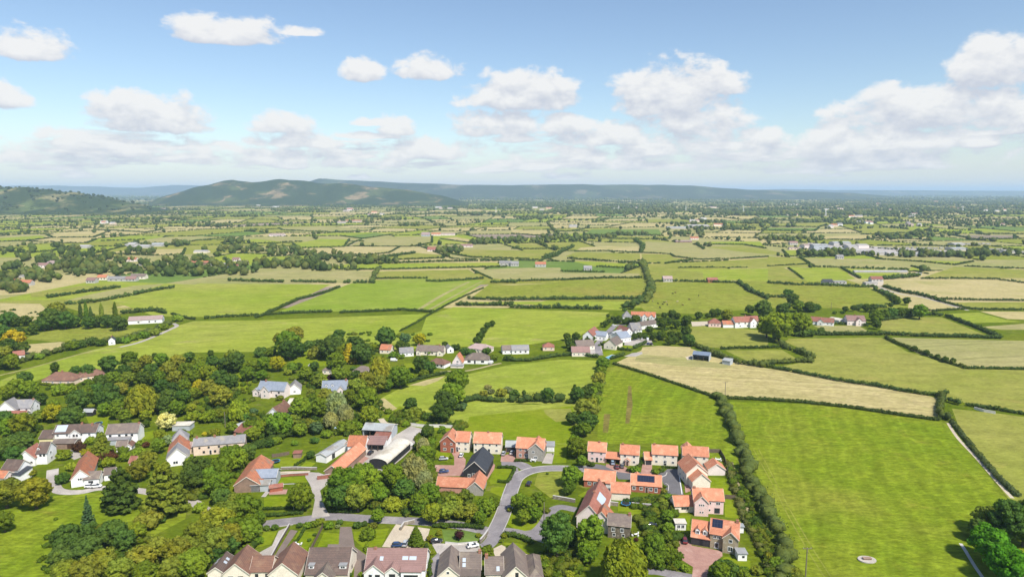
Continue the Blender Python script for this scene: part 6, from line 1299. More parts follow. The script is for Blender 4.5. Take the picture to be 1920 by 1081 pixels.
RB('road', 'F4', [(830, 828), (900, 855), (1010, 885), (1150, 905), (1300, 945), (1500, 1005)], 4, CONC, 1)
RB('tractor_line', 'R1', [(230, 320), (340, 520), (430, 700), (560, 930), (660, 1090)], .5, G['olive'], 1); RB('tractor_line', 'R1', [(262, 320), (372, 530), (460, 700), (590, 920), (700, 1090)], .5, G['olive'], 1)
RB('tractor_line', 'F2', [(1220, 1000), (1400, 890), (1600, 790)], 5, G['pale'], 1); RB('tractor_line', 'F2', [(1300, 1000), (1500, 890), (1700, 785)], 3, G['pale'], 1)
RB('track', 'F2', [(690, 530), (730, 505), (785, 478)], 6, TAN, 1)
# pool
m, nt, bs = new_mat('pool_water'); bs.inputs['Base Color'].default_value = (.12, .42, .55, 1); bs.inputs['Roughness'].default_value = .08
o = poly_sheet('swimming_pool', [P(*Q('V1', *p)) for p in [(585, 888), (700, 842), (745, 850), (660, 902)]], m, .16, kind=None, label='bright blue garden swimming pool beside a clipped hedge', cat='pool')
co_ = MB(); g = [P(*Q('V1', *p)) for p in [(570, 890), (700, 836), (760, 850), (662, 910)]]; gi = [P(*Q('V1', *p)) for p in [(585, 888), (700, 842), (745, 850), (660, 902)]]
for i in range(4):
    j = (i + 1) % 4; co_.hexa([(*g[i], 0), (*g[j], 0), (*gi[j], 0), (*gi[i], 0)], [(*g[i], .22), (*g[j], .22), (*gi[j], .22), (*gi[i], .22)])
co_.build('coping', KERB, o)
# ------------------------------------------------------------------ walls and fences
def wall_line(name, label, cat, crop, pts, h, th, mat, fence=False):
    g = [np.array(P(*Q(crop, *p))) for p in pts]; mb = MB(); n = offs(g)
    root = None
    for i in range(len(g) - 1):
        l0, r0, l1, r1 = g[i] + n[i] * th / 2, g[i] - n[i] * th / 2, g[i + 1] + n[i + 1] * th / 2, g[i + 1] - n[i + 1] * th / 2
        mb.hexa([(*l0, -.1), (*r0, -.1), (*r1, -.1), (*l1, -.1)], [(*l0, h), (*r0, h), (*r1, h), (*l1, h)])
    if not fence:
        cp = MB()
        for i in range(len(g) - 1):
            q = th / 2 + .05; cp.hexa([(*(g[i] + n[i] * q), h + .003), (*(g[i] - n[i] * q), h + .003), (*(g[i + 1] - n[i + 1] * q), h + .003), (*(g[i + 1] + n[i + 1] * q), h + .003)], [(*(g[i] + n[i] * q), h + .1), (*(g[i] - n[i] * q), h + .1), (*(g[i + 1] - n[i + 1] * q), h + .1), (*(g[i + 1] + n[i + 1] * q), h + .1)])
        root = empty(name, (*g[0], 0)); tag(root, label, cat); 
        o = mb.build('wall_body', mat); o.parent = root; o.location = (-g[0][0], -g[0][1], 0); o2 = cp.build('coping', KERB); o2.parent = root; o2.location = o.location
    else:
        root = empty(name, (*g[0], 0)); tag(root, label, cat); o = mb.build('board_panel', mat); o.parent = root; o.location = (-g[0][0], -g[0][1], 0)
        for i in range(len(g) - 1):
            L = np.linalg.norm(g[i + 1] - g[i]); k = max(1, int(L / 2.6))
            for j in range(k):
                p = g[i] + (g[i + 1] - g[i]) * j / k - g[0]; pm = MB(); pm.box(p[0] - .08, p[1] - .08, -.1, p[0] + .08, p[1] + .08, h + .12); pm.build('post', FENCE, root)
WL = wall_line
WL('garden_fence', 'dark board fence behind the gardens of the corner cream house and the pale pink garage', 'fence', 'C7', [(1512, 380), (1640, 384), (1690, 470), (1725, 640)], 1.7, .06, FENCE, True)
WL('garden_fence', 'grey board fence between the two gardens right of the large pink house', 'fence', 'C7', [(1690, 866), (1800, 876)], 1.6, .06, FENCE, True)
WL('garden_fence', 'tall picket fence with pale posts at the top of the walled garden', 'fence', 'K7', [(650, 120), (760, 108), (885, 82)], 1.6, .06, FENCE, True)
WL('garden_wall', 'low stone wall along the top of the long garden path', 'wall', 'K7', [(770, 285), (960, 278), (1150, 285), (1255, 285)], 1.0, .5, WALLST)
WL('garden_wall', 'dark brick wall above the middle lawn of the walled garden', 'wall', 'K7', [(745, 385), (900, 368), (1140, 355)], 1.0, .4, WALLB)
WL('garden_wall', 'red brick wall in front of the long orange farm range', 'wall', 'K6', [(250, 850), (350, 838), (470, 818)], 1.6, .4, WALLB)
WL('boundary_wall', 'pale wall at the top of the concrete farmyard', 'wall', 'C3', [(1478, 628), (1570, 640), (1700, 640), (1830, 648)], 1.3, .35, WHITEW)
WL('garden_wall', 'curved grey stone wall round the pale gravel drive', 'wall', 'C4', [(1405, 728), (1430, 690), (1510, 672)], 1.2, .45, WALLST)
WL('garden_wall', 'buff stone wall curving in at the entrance beside the purple tree', 'wall', 'C6', [(722, 695), (770, 640), (808, 585)], 1.3, .45, WALLST)
WL('garden_wall', 'dark wall dividing the pale drive from the brown drive at bottom left', 'wall', 'C4', [(572, 700), (500, 820), (435, 940)], 1.1, .3, FENCE)
WL('garden_fence', 'mossy wooden fence between two back lawns at the bottom edge', 'fence', 'C4', [(820, 710), (760, 830), (690, 970)], 1.5, .06, FENCE, True)
WL('garden_wall', 'low white wall around the drive between the purple tree and the steep-gabled house', 'wall', 'C6', [(330, 700), (470, 715), (690, 695)], .5, .25, WHITEW)
WL('garden_wall', 'rough stone retaining wall below the lawn of the solar brick house', 'wall', 'C7', [(700, 945), (820, 958), (950, 965)], 1.3, .5, WALLST)
WL('garden_wall', 'stone wall behind the small lawn beside the dark stone house', 'wall', 'C7', [(470, 935), (560, 945)], 1.3, .45, WALLST)
WL('boundary_wall', 'old stone wall along the lane by the old farmhouse', 'wall', 'C6', [(1540, 195), (1660, 215), (1790, 240)], 1.2, .5, WALLST)
WL('field_wall', 'pale gate wall in the hedge at the right edge', 'wall', 'M4', [(1545, 905), (1620, 925), (1705, 940)], 1.2, .4, WHITEW)
# small buildings of the gardens
B_('C8', (1830, 832), (1925, 834), 2.3, [(0, 0, 1, 3.4, 2.3, 'flat', 0, {'win': [('f', 1.3, [.6], .8, .7, 'd')]})], 'white cabin with flat grey roof right of the double-garage house', None, 'white', 'flat', 'cabin', 'cabin')
B_('C8', (1168, 512), (1278, 514), 2.3, [(0, 0, 1, 3.2, 2.3, 'flat', 0, {'win': [('f', 1.2, [.3, .7], 1.2, 1.3, '2')]})], 'white garden room with a pale flat roof behind the dark red car', None, 'white', 'whitesheet', 'garden room', 'garden_room')
B_('C8', (1843, 548), (1890, 550), 2.1, [(0, 0, 1, 2.2, 2.1, 'flat', 0, {'win': []})], 'small grey hut beside the back corner of the double-garage house', None, 'white', 'sheet', 'hut', 'hut')
B_('C1', (1290, 632), (1420, 630), 2.5, [(0, 0, 1, 6, 2.5, 'flat', 0, {'win': []})], 'low white flat-roofed pavilion behind the cream blossom tree', None, 'grey', 'whitesheet', 'outbuilding', 'outbuilding')
B_('C1', (622, 528), (690, 528), 2.2, [(0, 0, 1, 3.5, 2.2, 'x', 34, {'win': []})], 'dark garden shed at the top of the long lawn', None, 'black', 'sheet', 'shed', 'shed')
B_('C3', (598, 840), (655, 838), 2.0, [(0, 0, 1, 3.5, 2.0, 'flat', 0, {'win': []})], 'dark brown garden shelter beside the picket fence', None, 'rust', 'redbrown', 'shelter', 'shelter')
B_('C4', (422, 415), (520, 400), 1.6, [(0, 0, 1, 2.6, 1.6, 'x', 30, {'win': []})], 'low red-roofed garden shed between the two lower lawns of the walled garden', None, 'brick', 'redbrown', 'shed', 'shed')
# ------------------------------------------------------------------ trees
BARK = M('bark', (.11, .085, .06), (.07, .055, .04), 1.5, fine=8)
PROTO = {}
def crown_lumps(kind, seed):
    """lump centres and radii of a crown of radius 1 standing on z = 0; returns c, r, height, leaf options"""
    r_ = np.random.default_rng(seed); c, r = [], []
    def put(x, y, z, a, b=None): c.append((x, y, z)); r.append((a, a, b or a))
    if kind in ('broad', 'tall', 'bush'):
        H, z0, ez = {'broad': (2.1, 1.12, .92), 'tall': (2.9, 1.55, 1.28), 'bush': (1.15, .5, .55)}[kind]
        off = [(r_.uniform(-.25, .25), r_.uniform(-.25, .25), r_.uniform(-.2, .25)) for _ in range(3)]
        put(0, 0, z0, .62, .62 * ez)
        n = 46 if kind != 'bush' else 26
        for i in range(n):
            ph = i * 2.39996 + r_.uniform(-.3, .3); cz = 1 - 2 * (i + .5) / n + r_.uniform(-.08, .08); cz = max(-.9, min(.97, cz))
            q = math.sqrt(max(0, 1 - cz * cz)); a = r_.uniform(.2, .36); k = r_.uniform(.62, .9) * (1 - .35 * a)
            o = off[i % 3]; sc = 1 - .25 * max(0, -cz)
            put((q * math.cos(ph) * k + o[0] * .3) * sc, (q * math.sin(ph) * k + o[1] * .3) * sc, z0 + cz * ez * k * 1.05 + o[2] * .3 * ez, a, a * r_.uniform(.7, .95))
        return c, r, H, dict()
    if kind == 'willow':
        put(0, 0, 1.2, .6, .75)
        for i in range(44):
            ph = i * 2.39996; q = math.sqrt((i + .5) / 44) * .82; z = 1.95 - q * q * 1.25 + r_.uniform(-.12, .12); a = r_.uniform(.17, .27)
            put(q * math.cos(ph), q * math.sin(ph), z, a, a * 1.5)
            if q > .45: put(q * 1.08 * math.cos(ph), q * 1.08 * math.sin(ph), z - .5, a * .85, a * 1.9)
        return c, r, 2.2, dict(droop=.75, stretch=1.8)
    if kind == 'cedar':
        put(0, 0, 1.0, .3, .85)
        for k in range(9):
            z = .35 + k * .23; R_ = (1.0 - (k / 9) ** 1.7 * .8) * r_.uniform(.82, 1.05)
            for j in range(9 if k < 6 else 5):
                a = j * 6.283 / (9 if k < 6 else 5) + k * .7 + r_.uniform(-.3, .3); q = R_ * r_.uniform(.5, .88)
                put(q * math.cos(a), q * math.sin(a), z - .12 * q + r_.uniform(-.06, .06), R_ * r_.uniform(.22, .34), r_.uniform(.09, .14))
        return c, r, 2.5, dict(stretch=1.4)
    if kind == 'spruce':
        for k in range(12):
            z = .25 + k * .33; R_ = (1 - k / 12.3) * r_.uniform(.8, 1.1)
            put(0, 0, z, R_ * .42, .24)
            for j in range(7):
                a = j * .9 + k * .5 + r_.uniform(-.3, .3); q = R_ * r_.uniform(.5, .8); put(q * math.cos(a), q * math.sin(a), z - .15 * q + r_.uniform(-.1, .1), R_ * r_.uniform(.2, .36), .13)
        put(0, 0, 4.2, .1, .35)
        return c, r, 4.5, dict(stretch=1.3)
    if kind == 'conic':
        for k in range(9):
            z = .25 + k * .24; R_ = 1.0 * (1 - (k / 9.6) ** 1.3)
            put(0, 0, z, R_ * .6, .28)
            for j in range(9):
                a = j * .698 + k * .35 + r_.uniform(-.2, .2); q = R_ * .68; put(q * math.cos(a), q * math.sin(a), z + r_.uniform(-.1, .1), max(.1, R_ * r_.uniform(.24, .36)), r_.uniform(.15, .24))
        return c, r, 2.5, dict()
    if kind == 'poplar':
        for k in range(40):
            z = .5 + k * .165; R_ = math.sin(min(1, (k + 3) / 12) * 1.57) * (1 - max(0, (k - 22) / 20) ** 1.5)
            a = k * 2.4; put(.4 * R_ * math.cos(a), .4 * R_ * math.sin(a), z, max(.2, .58 * R_ * r_.uniform(.8, 1.1)), .6)
        return c, r, 7.4, dict(stretch=1.5)
    if kind == 'topiary':
        put(0, 0, .95, .9, .95); return c, r, 1.9, dict()
NVAR = {'broad': 5, 'tall': 3, 'bush': 4, 'willow': 2, 'cedar': 2, 'spruce': 1, 'conic': 2, 'poplar': 2, 'topiary': 1}
def proto(kind, var, lod):
    key = (kind, var, lod)
    if key in PROTO: return PROTO[key]
    c, r, H, op = crown_lumps(kind, 100 + 17 * var + len(kind))
    c, r = np.array(c), np.array(r)
    ext = np.percentile(np.hypot(c[:, 0], c[:, 1]) + r[:, 0], 90); c[:, :2] /= ext; r = r / [ext, ext, 1]
    n, size = {2: (90, .115), 1: (44, .16), 0: (14, .26)}[lod]
    if kind in ('cedar', 'spruce', 'conic'): n = int(n * .6)
    if kind == 'topiary': n *= 14
    me = lump_mesh('crown_' + kind, c, r, n, size, LEAF if lod else LEAF_FAR, base=ICO1, core=.88 if kind != 'topiary' else .97, zmin=-.6, jit=.42, stretch=op.get('stretch', 1.1), droop=op.get('droop', 0.0), floor=.02)
    tm = MB(); rr = .085 if kind != 'poplar' else .16
    th = {'broad': 1.0, 'tall': 1.4, 'willow': 1.1, 'cedar': 2.0, 'spruce': 3.6, 'conic': 1.6, 'poplar': 5.0, 'bush': .4, 'topiary': .6}[kind]
    tm.tube((0, 0, -.05), (.02, .01, th * .5), rr * 1.25, rr * .85, 8); tm.tube((.02, .01, th * .48), (-.03, .03, th), rr * .85, rr * .4, 7)
    if kind in ('broad', 'tall', 'willow'):
        for a in (.3, 2.2, 4.1, 5.4): tm.tube((.02, .01, th * .42), (.42 * math.cos(a), .42 * math.sin(a), th * .95), rr * .5, rr * .18, 5)
    PROTO[key] = (me, tm.mesh('trunk_' + kind, BARK), H); return PROTO[key]
TC = {'g': (0.139, 0.212, 0.020), 'd': (0.079, 0.139, 0.026), 'o': (0.191, 0.219, 0.028), 'y': (.205, .235, .022), 'G': (.33, .3, .018), 'b': (0.099, 0.162, 0.064), 'p': (0.039, 0.017, 0.024), 'l': (0.195, 0.256, 0.022), 's': (0.269, 0.304, 0.121), 'c': (0.505, 0.494, 0.198), 'r': (0.104, 0.049, 0.027), 'B': (0.072, 0.207, 0.014)}
TW = {'g': 'mid-green', 'd': 'dark green', 'o': 'olive', 'y': 'yellow-green', 'G': 'golden', 'b': 'blue-green', 'p': 'purple-black', 'l': 'light green', 's': 'silvery', 'c': 'cream-blossomed', 'r': 'dark red-brown', 'B': 'vivid green'}
KW = {'broad': ('broadleaf_tree', 'tree', 'round tree'), 'tall': ('broadleaf_tree', 'tree', 'tall tree'), 'bush': ('shrub', 'shrub', 'bush'), 'willow': ('willow_tree', 'willow', 'drooping willow'), 'cedar': ('cedar_tree', 'conifer', 'layered cedar'), 'spruce': ('spruce_tree', 'conifer', 'narrow spruce'), 'conic': ('conifer', 'conifer', 'broad cone-shaped conifer'), 'poplar': ('poplar_tree', 'poplar', 'slender poplar'), 'topiary': ('clipped_shrub', 'shrub', 'clipped round bush')}
CZ = {'broad': .53, 'tall': .52, 'bush': .46, 'willow': .56, 'cedar': .42, 'spruce': .4, 'conic': .45, 'poplar': .5, 'topiary': .5}
TREES = []; SPECS = []
rt = random.Random(21)
def tree(*a, **k): SPECS.append((a, k))
def grow(crop, x, y, r, kind='broad', tint='g', label=None, squash=1.0, build=True):
    """a tree whose crown is seen at x, y with half-width r"""
    sx = CROPS[crop][2]; px, py = Q(crop, x, y); rp_ = r / sx * (.95 if crop[0] == 'C' else 1.0)
    var = rt.randrange(NVAR[kind]); z = 4.0
    for _ in range(7):
        g = P(px, py, z); dep = W2P(g[0], g[1], z)[2]; Rw = rp_ * dep / FPX
        H = Rw * proto(kind, var, 0)[2]; z = H * CZ[kind] * squash
    rpx = rp_ * .533; lod = 2 if rpx > 15 else 1 if rpx > 6 else 0
    me, tm, Hu = proto(kind, var, lod)
    nm, cat, word = KW[kind]
    if not build: return me, g[0], g[1], Rw, TC[tint]
    root = empty(nm, (g[0], g[1], 0), rt.uniform(0, 6.283)); s = Rw * .98
    root.scale = (s, s, s * squash * rt.uniform(.93, 1.07))
    k = rt.uniform(.78, 1.24); col = TC[tint]; hv = rt.uniform(-.14, .14)
    cr = link('crown', me, root); cr.color = (col[0] * k * (1 + hv), col[1] * k, col[2] * k, 1)
    if kind not in ('bush', 'topiary'): link('trunk', tm, root)
    tag(root, label, cat)
    TREES.append(dict(o=root, px=px, py=py, r=rp_, kind=kind, tint=tint, cat=cat, word=word, label=label))
    return root
def T(crop, kind, s, squash=1.0):
    for t in s.split():
        a = t.split(','); tree(crop, float(a[0]), float(a[1]), float(a[2]), kind, a[3], None, squash)
# bottom left
tree('C2', 900, 430, 150, 'cedar', 'd', 'broad dark layered cedar, left one of the big pair beside the lane'); tree('C2', 1230, 430, 180, 'cedar', 'o', 'broad olive layered cedar, right one of the big pair beside the lane')
tree('C2', 655, 590, 48, 'spruce', 'b', 'lone narrow dark spruce standing in the bottom-left meadow')
T('C2', 'broad', '260,440,125,y 40,430,130,o 30,660,80,g 500,800,130,d 620,760,95,d 640,870,130,d 850,740,125,d 930,800,90,d 1030,735,75,l 470,920,110,d 760,960,125,o 490,1050,120,o 640,1050,120,o 900,1010,105,o 1060,930,110,o 1190,860,85,o 1080,1040,100,g 1330,890,125,o 1480,760,140,o 1640,660,140,y 1600,830,140,o 1450,970,130,g 1300,1020,110,o 1760,720,110,g 1830,560,110,g 1440,330,105,d 1460,230,80,g 1650,260,100,g 1640,370,105,g 1560,330,80,g 1770,190,95,g 1640,470,65,l')
T('C2', 'bush', '1110,650,110,o 470,340,65,d 545,250,55,l 1190,640,60,d 690,690,40,d 1500,560,60,l 420,640,20,g 240,300,40,y')
T('C1', 'conic', '760,790,95,o'); T('C1', 'bush', '800,855,80,r 645,825,45,G 480,850,62,y 680,742,48,g 920,815,45,g 1060,760,50,g 730,915,40,d 810,905,60,l 950,860,60,l 1040,830,60,l 450,360,70,l 520,360,60,l 1360,680,45,g 1535,690,24,G 1600,685,55,o 1420,690,40,y 590,790,60,r 1090,770,40,r 1240,540,50,d 700,745,40,d 1450,560,70,l 1560,560,80,l 1650,540,60,l')
# wood and gardens, left
tree('C1', 810, 158, 75, 'broad', 'd', 'round very dark tree standing at the edge of the long bright slope'); tree('C1', 1060, 420, 118, 'willow', 'y', 'great yellow-green drooping willow at the front of the left wood')
tree('C1', 1245, 585, 78, 'broad', 'c', 'cream-white blossoming tree among the left gardens'); tree('C1', 1790, 505, 80, 'willow', 'l', 'light green weeping willow on the long garden hedge')
T('C1', 'tall', '410,195,36,d 1580,90,26,d 1160,110,24,d 870,500,60,g 930,560,55,g')
T('C1', 'broad', '570,225,50,d 655,220,55,d 970,130,65,g 1090,140,55,o 1210,130,55,g 1330,150,60,o 1420,110,45,d 1490,150,50,g 1590,150,55,d 1745,130,75,o 1690,170,60,d 1000,190,55,o 1130,200,55,d 1260,200,60,o 1390,200,55,g 1500,210,60,g 930,220,60,d 850,280,70,g 960,270,65,o 1080,270,65,d 1190,270,60,g 1310,270,60,o 1430,260,65,g 1560,230,70,l 1640,280,70,g 1720,300,50,d 760,300,65,d 720,360,70,d 820,370,75,d 900,350,60,o 850,440,70,d 760,430,70,d 1210,330,60,d 1290,350,60,d 1380,330,60,g 1460,380,50,l 1560,340,70,o 1490,335,52,G 1650,400,90,o 1260,400,65,d 1370,410,60,d 1230,470,70,d 1330,490,70,g 940,485,52,o 1090,545,50,l 590,440,95,d 530,550,95,d 390,530,72,G 285,550,52,o 170,620,95,y 60,640,80,g 60,780,100,d 150,760,95,d 35,560,60,d 110,850,80,d 215,350,75,g 130,340,70,g 60,375,60,g 190,270,55,d 300,420,55,d 660,330,60,g 640,390,60,g 400,470,50,g 780,505,55,g 1100,610,30,G 1200,700,52,y 1260,735,45,s 1190,775,60,g 1100,880,85,o 1040,960,85,o 1740,640,50,l 1470,940,95,d 1740,850,95,g 1860,820,70,d 960,630,50,d 1830,560,40,d 1870,640,60,g 1440,490,40,l')
# wood and gardens, centre left
tree('C3', 1020, 85, 70, 'conic', 'G', 'golden cone-shaped conifer at the edge of the big lawn'); tree('C3', 1250, 195, 85, 'willow', 'y', 'tall yellow-green willow above the central field path')
T('C3', 'broad', '1110,75,90,d 870,50,85,d 560,40,85,g 650,50,60,d 480,160,62,G 590,195,45,g 380,160,60,g 290,175,50,g 160,150,80,d 365,245,48,g 255,235,60,g 50,280,80,d 135,285,50,d 920,150,80,g 1400,250,95,g 1150,300,90,o 1080,335,80,o 1240,315,70,o 1300,325,50,g 1560,165,68,d 1625,190,52,d 650,490,95,g 800,480,80,g 1150,430,95,g 1170,555,80,l 1020,410,60,g 770,640,55,b 500,610,100,g 600,590,60,o 420,600,70,g 300,690,60,l 350,640,60,l 150,630,45,y 940,235,60,g 1000,245,40,g 800,285,60,o 690,240,60,g 1070,240,40,d 1480,470,56,d 1830,290,95,g 1790,390,115,g 1740,440,90,d 1720,530,85,d 1610,670,52,d 840,400,60,o 720,620,50,o 650,650,60,g 260,700,45,g 760,180,40,d 640,180,30,g 200,720,40,d 450,660,60,d')
T('C3', 'willow', '920,460,85,s 990,540,65,s 880,580,60,s'); T('C3', 'bush', '560,225,45,y 950,110,70,o 1050,200,30,d 880,268,42,p 1580,235,48,g 1500,540,80,o 1000,640,90,g 1080,630,60,g 1440,615,36,g 660,300,30,d 540,360,45,d 300,520,40,b 760,90,70,o 610,760,30,g 1480,210,25,d 500,420,35,o 730,370,35,o 640,330,35,o 1090,690,45,g 1850,480,60,b 1600,560,50,d 420,760,50,d 340,770,50,d 250,790,50,d 480,740,50,g 100,810,60,g 190,800,50,g')
T('C3', 'topiary', '728,845,36,d'); T('C3', 'bush', '1380,540,40,o 1310,520,35,g 1720,650,30,g 1760,690,30,d 1000,690,30,d 850,690,50,g 930,680,30,g 760,740,40,d')
# centre bottom
tree('C4', 660, 480, 105, 'broad', 'g', 'full round green tree in the front garden at the lane junction'); tree('C6', 490, 605, 58, 'topiary', 'p', 'round purple-black clipped tree on the dark lawn')
T('C4', 'broad', '1000,370,150,g 1130,330,140,g 960,470,115,d 880,470,80,g 1080,480,110,o 1350,320,110,g 1430,410,95,d 1540,520,80,g 1620,450,90,g 1640,600,80,l 1230,620,58,g 1230,440,90,g 80,620,120,o 240,560,125,g 120,760,120,o 260,720,115,g 30,900,90,d 110,840,80,d 330,640,60,g 1590,150,70,g 1560,80,60,g 1520,200,60,g 60,480,80,d 160,500,70,o')
T('C4', 'willow', '1500,280,110,s 1570,330,80,s'); T('C4', 'bush', '710,690,40,g 800,660,42,l 870,690,45,g 950,668,30,d 935,698,24,s 1080,690,40,d 1130,680,30,d 1160,760,70,l 1200,692,36,o 460,705,34,d 400,710,30,d 320,800,60,g 1340,530,90,l 1220,540,50,o 1440,530,60,l 1270,500,40,s 760,680,40,g 650,690,30,d 1690,750,30,o 1650,800,30,y 260,860,50,l 1110,1060,30,l 720,800,18,d 760,760,18,d 1030,1060,20,d')
tree('C4', 1520, 770, 66, 'conic', 'g', 'bushy cone-shaped conifer beside the pale gravel drive'); tree('C4', 1152, 850, 30, 'conic', 'l', 'small pale clipped cone behind the mauve roof')
T('C6', 'broad', '140,370,80,g 400,250,130,o 330,340,105,o 560,190,105,o 790,280,115,g 870,240,85,g 720,410,85,g 610,330,105,o 100,180,100,g 40,290,90,g 480,340,90,o 1160,230,110,g 1260,290,115,g 1370,200,90,g 1330,370,95,g 1200,400,90,g 800,790,85,g'); tree('C6', 1590, 610, 205, 'tall', 'd', 'great dark round tree beside the lane, left of a twin')
T('C6', 'bush', '990,610,45,l 700,610,40,l 1440,880,80,y 1460,960,60,l 260,590,30,l 180,800,40,l 160,900,35,l 150,1000,35,l 1040,735,30,d 960,670,30,g 590,450,40,g 330,500,50,d 160,640,50,o 1480,1040,50,y 1060,320,40,o 1470,330,50,o')
T('C5', 'broad', '1750,720,105,g 1700,890,58,g 130,220,80,d 130,470,70,g 1790,360,100,g 1760,70,85,d 1860,560,70,g'); T('C5', 'willow', '80,390,85,s 50,620,85,s'); T('C5', 'bush', '260,230,30,d 320,240,30,d 1410,505,32,g 170,340,60,g 140,590,70,g 160,690,60,g 1480,700,20,d 400,515,28,g 60,770,70,g 720,880,70,g 1540,480,10,d')
tree('C8', 262, 620, 160, 'tall', 'g', 'big green round tree below the old farmhouse'); tree('C8', 620, 920, 265, 'willow', 'l', 'enormous light green spreading tree at the bottom edge'); tree('C8', 235, 800, 130, 'broad', 'g', 'big green tree left of the enormous light green one')
T('C8', 'broad', '1075,420,80,g 1090,560,78,g 1080,650,65,g 940,740,140,g 1070,830,115,g 960,880,100,g 1640,1010,110,g 40,640,110,d'); T('C8', 'bush', '1180,940,80,g 1270,980,60,l 1890,1000,60,g 130,970,60,l 50,1050,60,l 1060,300,70,o 820,560,40,d 640,270,45,d 720,610,40,o 750,680,30,r 1100,240,60,g 1560,1060,60,d 1200,860,60,g 880,600,60,g 1010,150,40,o')
T('C7', 'broad', '260,40,85,d 160,130,70,g 120,320,118,g 60,610,125,g 40,740,80,g'); T('C7', 'bush', '1215,495,38,d 280,505,45,d 215,480,40,g 740,560,60,g 680,560,30,l 1010,560,30,l 960,590,40,g 1050,740,30,g 1040,790,45,o 800,460,30,d 1480,430,20,d')
# right foreground corner
T('R1', 'broad', '1640,870,115,B 1740,1000,115,B 1700,940,90,B 1610,730,75,o 1570,800,65,d 1840,800,90,d'); T('R1', 'tall', '1755,740,100,d 1850,700,80,d'); T('R1', 'bush', '170,1060,40,g 60,1030,80,d 250,1040,40,o 480,1060,50,o 370,1000,60,g 540,38,14,d 330,960,40,o')
# central field hedgerow trees
T('M3', 'broad', '680,555,50,d 668,620,46,g 652,680,54,o 640,745,50,g 632,830,50,g 560,790,60,d 500,800,58,d 565,900,98,o 560,985,88,d 540,1050,58,g 600,770,45,g'); T('M3', 'broad', '270,795,52,d 20,795,44,d'); T('M3', 'conic', '470,765,36,d'); T('M3', 'tall', '90,785,18,b'); T('M2', 'bush', '1710,790,40,o 1760,770,36,s 1840,780,50,o 1890,760,40,s 1740,740,30,s')
T('M2', 'broad', '235,410,98,g 290,345,70,o 185,385,60,o 250,455,80,d 590,415,85,d 560,465,60,d 740,440,88,d 970,365,80,d 1120,370,46,b 1080,430,40,g 1130,435,30,o 1230,380,48,G 1415,420,26,p 1660,392,36,o 1682,355,34,o 1706,316,30,d 1736,278,26,d 1772,262,24,o 620,350,50,d 640,470,60,g'); T('M2', 'bush', '400,420,50,d 470,410,50,d 40,480,60,d 100,475,60,g 880,440,40,g 460,470,60,o 1360,430,20,o 1350,560,40,g 1300,480,30,g 1500,440,40,d 1560,470,50,d 1620,480,40,d 1730,470,40,d 1780,520,40,g 1890,520,40,d 1030,500,40,g 1090,510,30,g')
# left middle distance
T('M1', 'poplar', '602,170,17,d 645,180,20,g 680,195,16,d 760,170,20,o 862,175,22,g'); T('M1', 'broad', '430,180,78,o 380,220,85,d 330,255,60,d 490,230,70,d 545,245,50,d 60,225,60,d 120,245,40,o 190,240,40,d 250,305,40,y 100,380,80,G 60,430,60,d 170,445,50,d 20,330,60,d 90,545,62,g 25,565,40,d 880,255,58,d 800,245,48,d 720,250,42,d 920,270,40,d 30,470,50,o 140,330,50,d 660,250,50,d'); T('M1', 'bush', '540,430,58,g 600,420,50,d 700,400,52,d 760,410,40,d 890,392,38,d 940,392,38,g 1000,370,40,g 1080,350,45,g 1160,330,45,o 1230,290,40,g 1330,225,45,g 60,540,40,d 290,510,40,g')
# willows and trees right of centre
tree('V3', 915, 255, 140, 'broad', 'l', 'great light green willow-like tree, front one of the clump beside the white farmhouse'); T('V3', 'broad', '800,255,100,l 1110,220,112,l 770,85,88,d 640,100,48,g 945,95,62,d 1090,60,60,g 1840,240,44,g 1835,170,66,g 60,380,60,d 30,300,50,g 40,200,50,d 150,155,40,d 235,155,26,d 290,130,40,d 420,140,60,y 330,125,40,d 1620,85,30,d 1540,95,30,d 1740,80,40,d 1800,80,40,d'); T('V3', 'bush', '1210,85,70,d 1280,80,40,d 385,235,26,d 1100,320,60,d 1200,320,60,d 1310,300,40,d 1440,128,24,d 1720,225,30,d 1660,90,30,d')
T('M4', 'broad', '800,200,42,g 870,190,44,g 930,182,44,d 990,180,40,g 1040,180,36,o 1140,170,58,g 950,82,36,d 1040,92,30,d 185,78,46,d 230,130,44,d 310,135,40,d 1100,450,22,o 1190,480,22,o 1272,510,20,d 1330,530,24,o 1388,540,22,o 920,125,20,d'); T('M4', 'bush', '140,130,40,d 350,140,40,d 560,180,20,d 150,30,40,d 400,305,24,d 300,330,50,d 260,335,50,d')
# hamlet trees
T('V1', 'broad', '1480,245,48,d 1600,225,68,d 1680,250,50,d 1810,310,70,d 1450,370,78,d 1560,330,58,g 1670,370,68,g 1260,460,62,g 1320,550,62,s 1425,545,66,s 1580,535,64,g 1700,560,78,d 1800,470,62,g 1830,600,88,d 1560,620,66,d 1640,610,60,d 1110,545,56,g 1040,560,52,g 1050,310,78,g 890,335,46,g 640,250,30,d 600,370,50,d 655,330,40,d 160,560,68,d 60,650,80,d 730,500,34,d 800,300,60,d 1900,660,50,d 540,370,24,d 570,960,98,g 1000,90,60,d 330,620,50,g 100,720,60,g 20,560,60,d 420,590,40,d 930,320,50,d 1380,320,50,d')
T('V1', 'bush', '890,160,40,d 720,280,50,d 760,330,60,d 960,340,60,d 1220,310,50,l 1340,280,40,d 1190,560,60,d 700,520,40,d 510,690,22,d 860,670,34,d 60,760,40,d 1700,490,40,l')

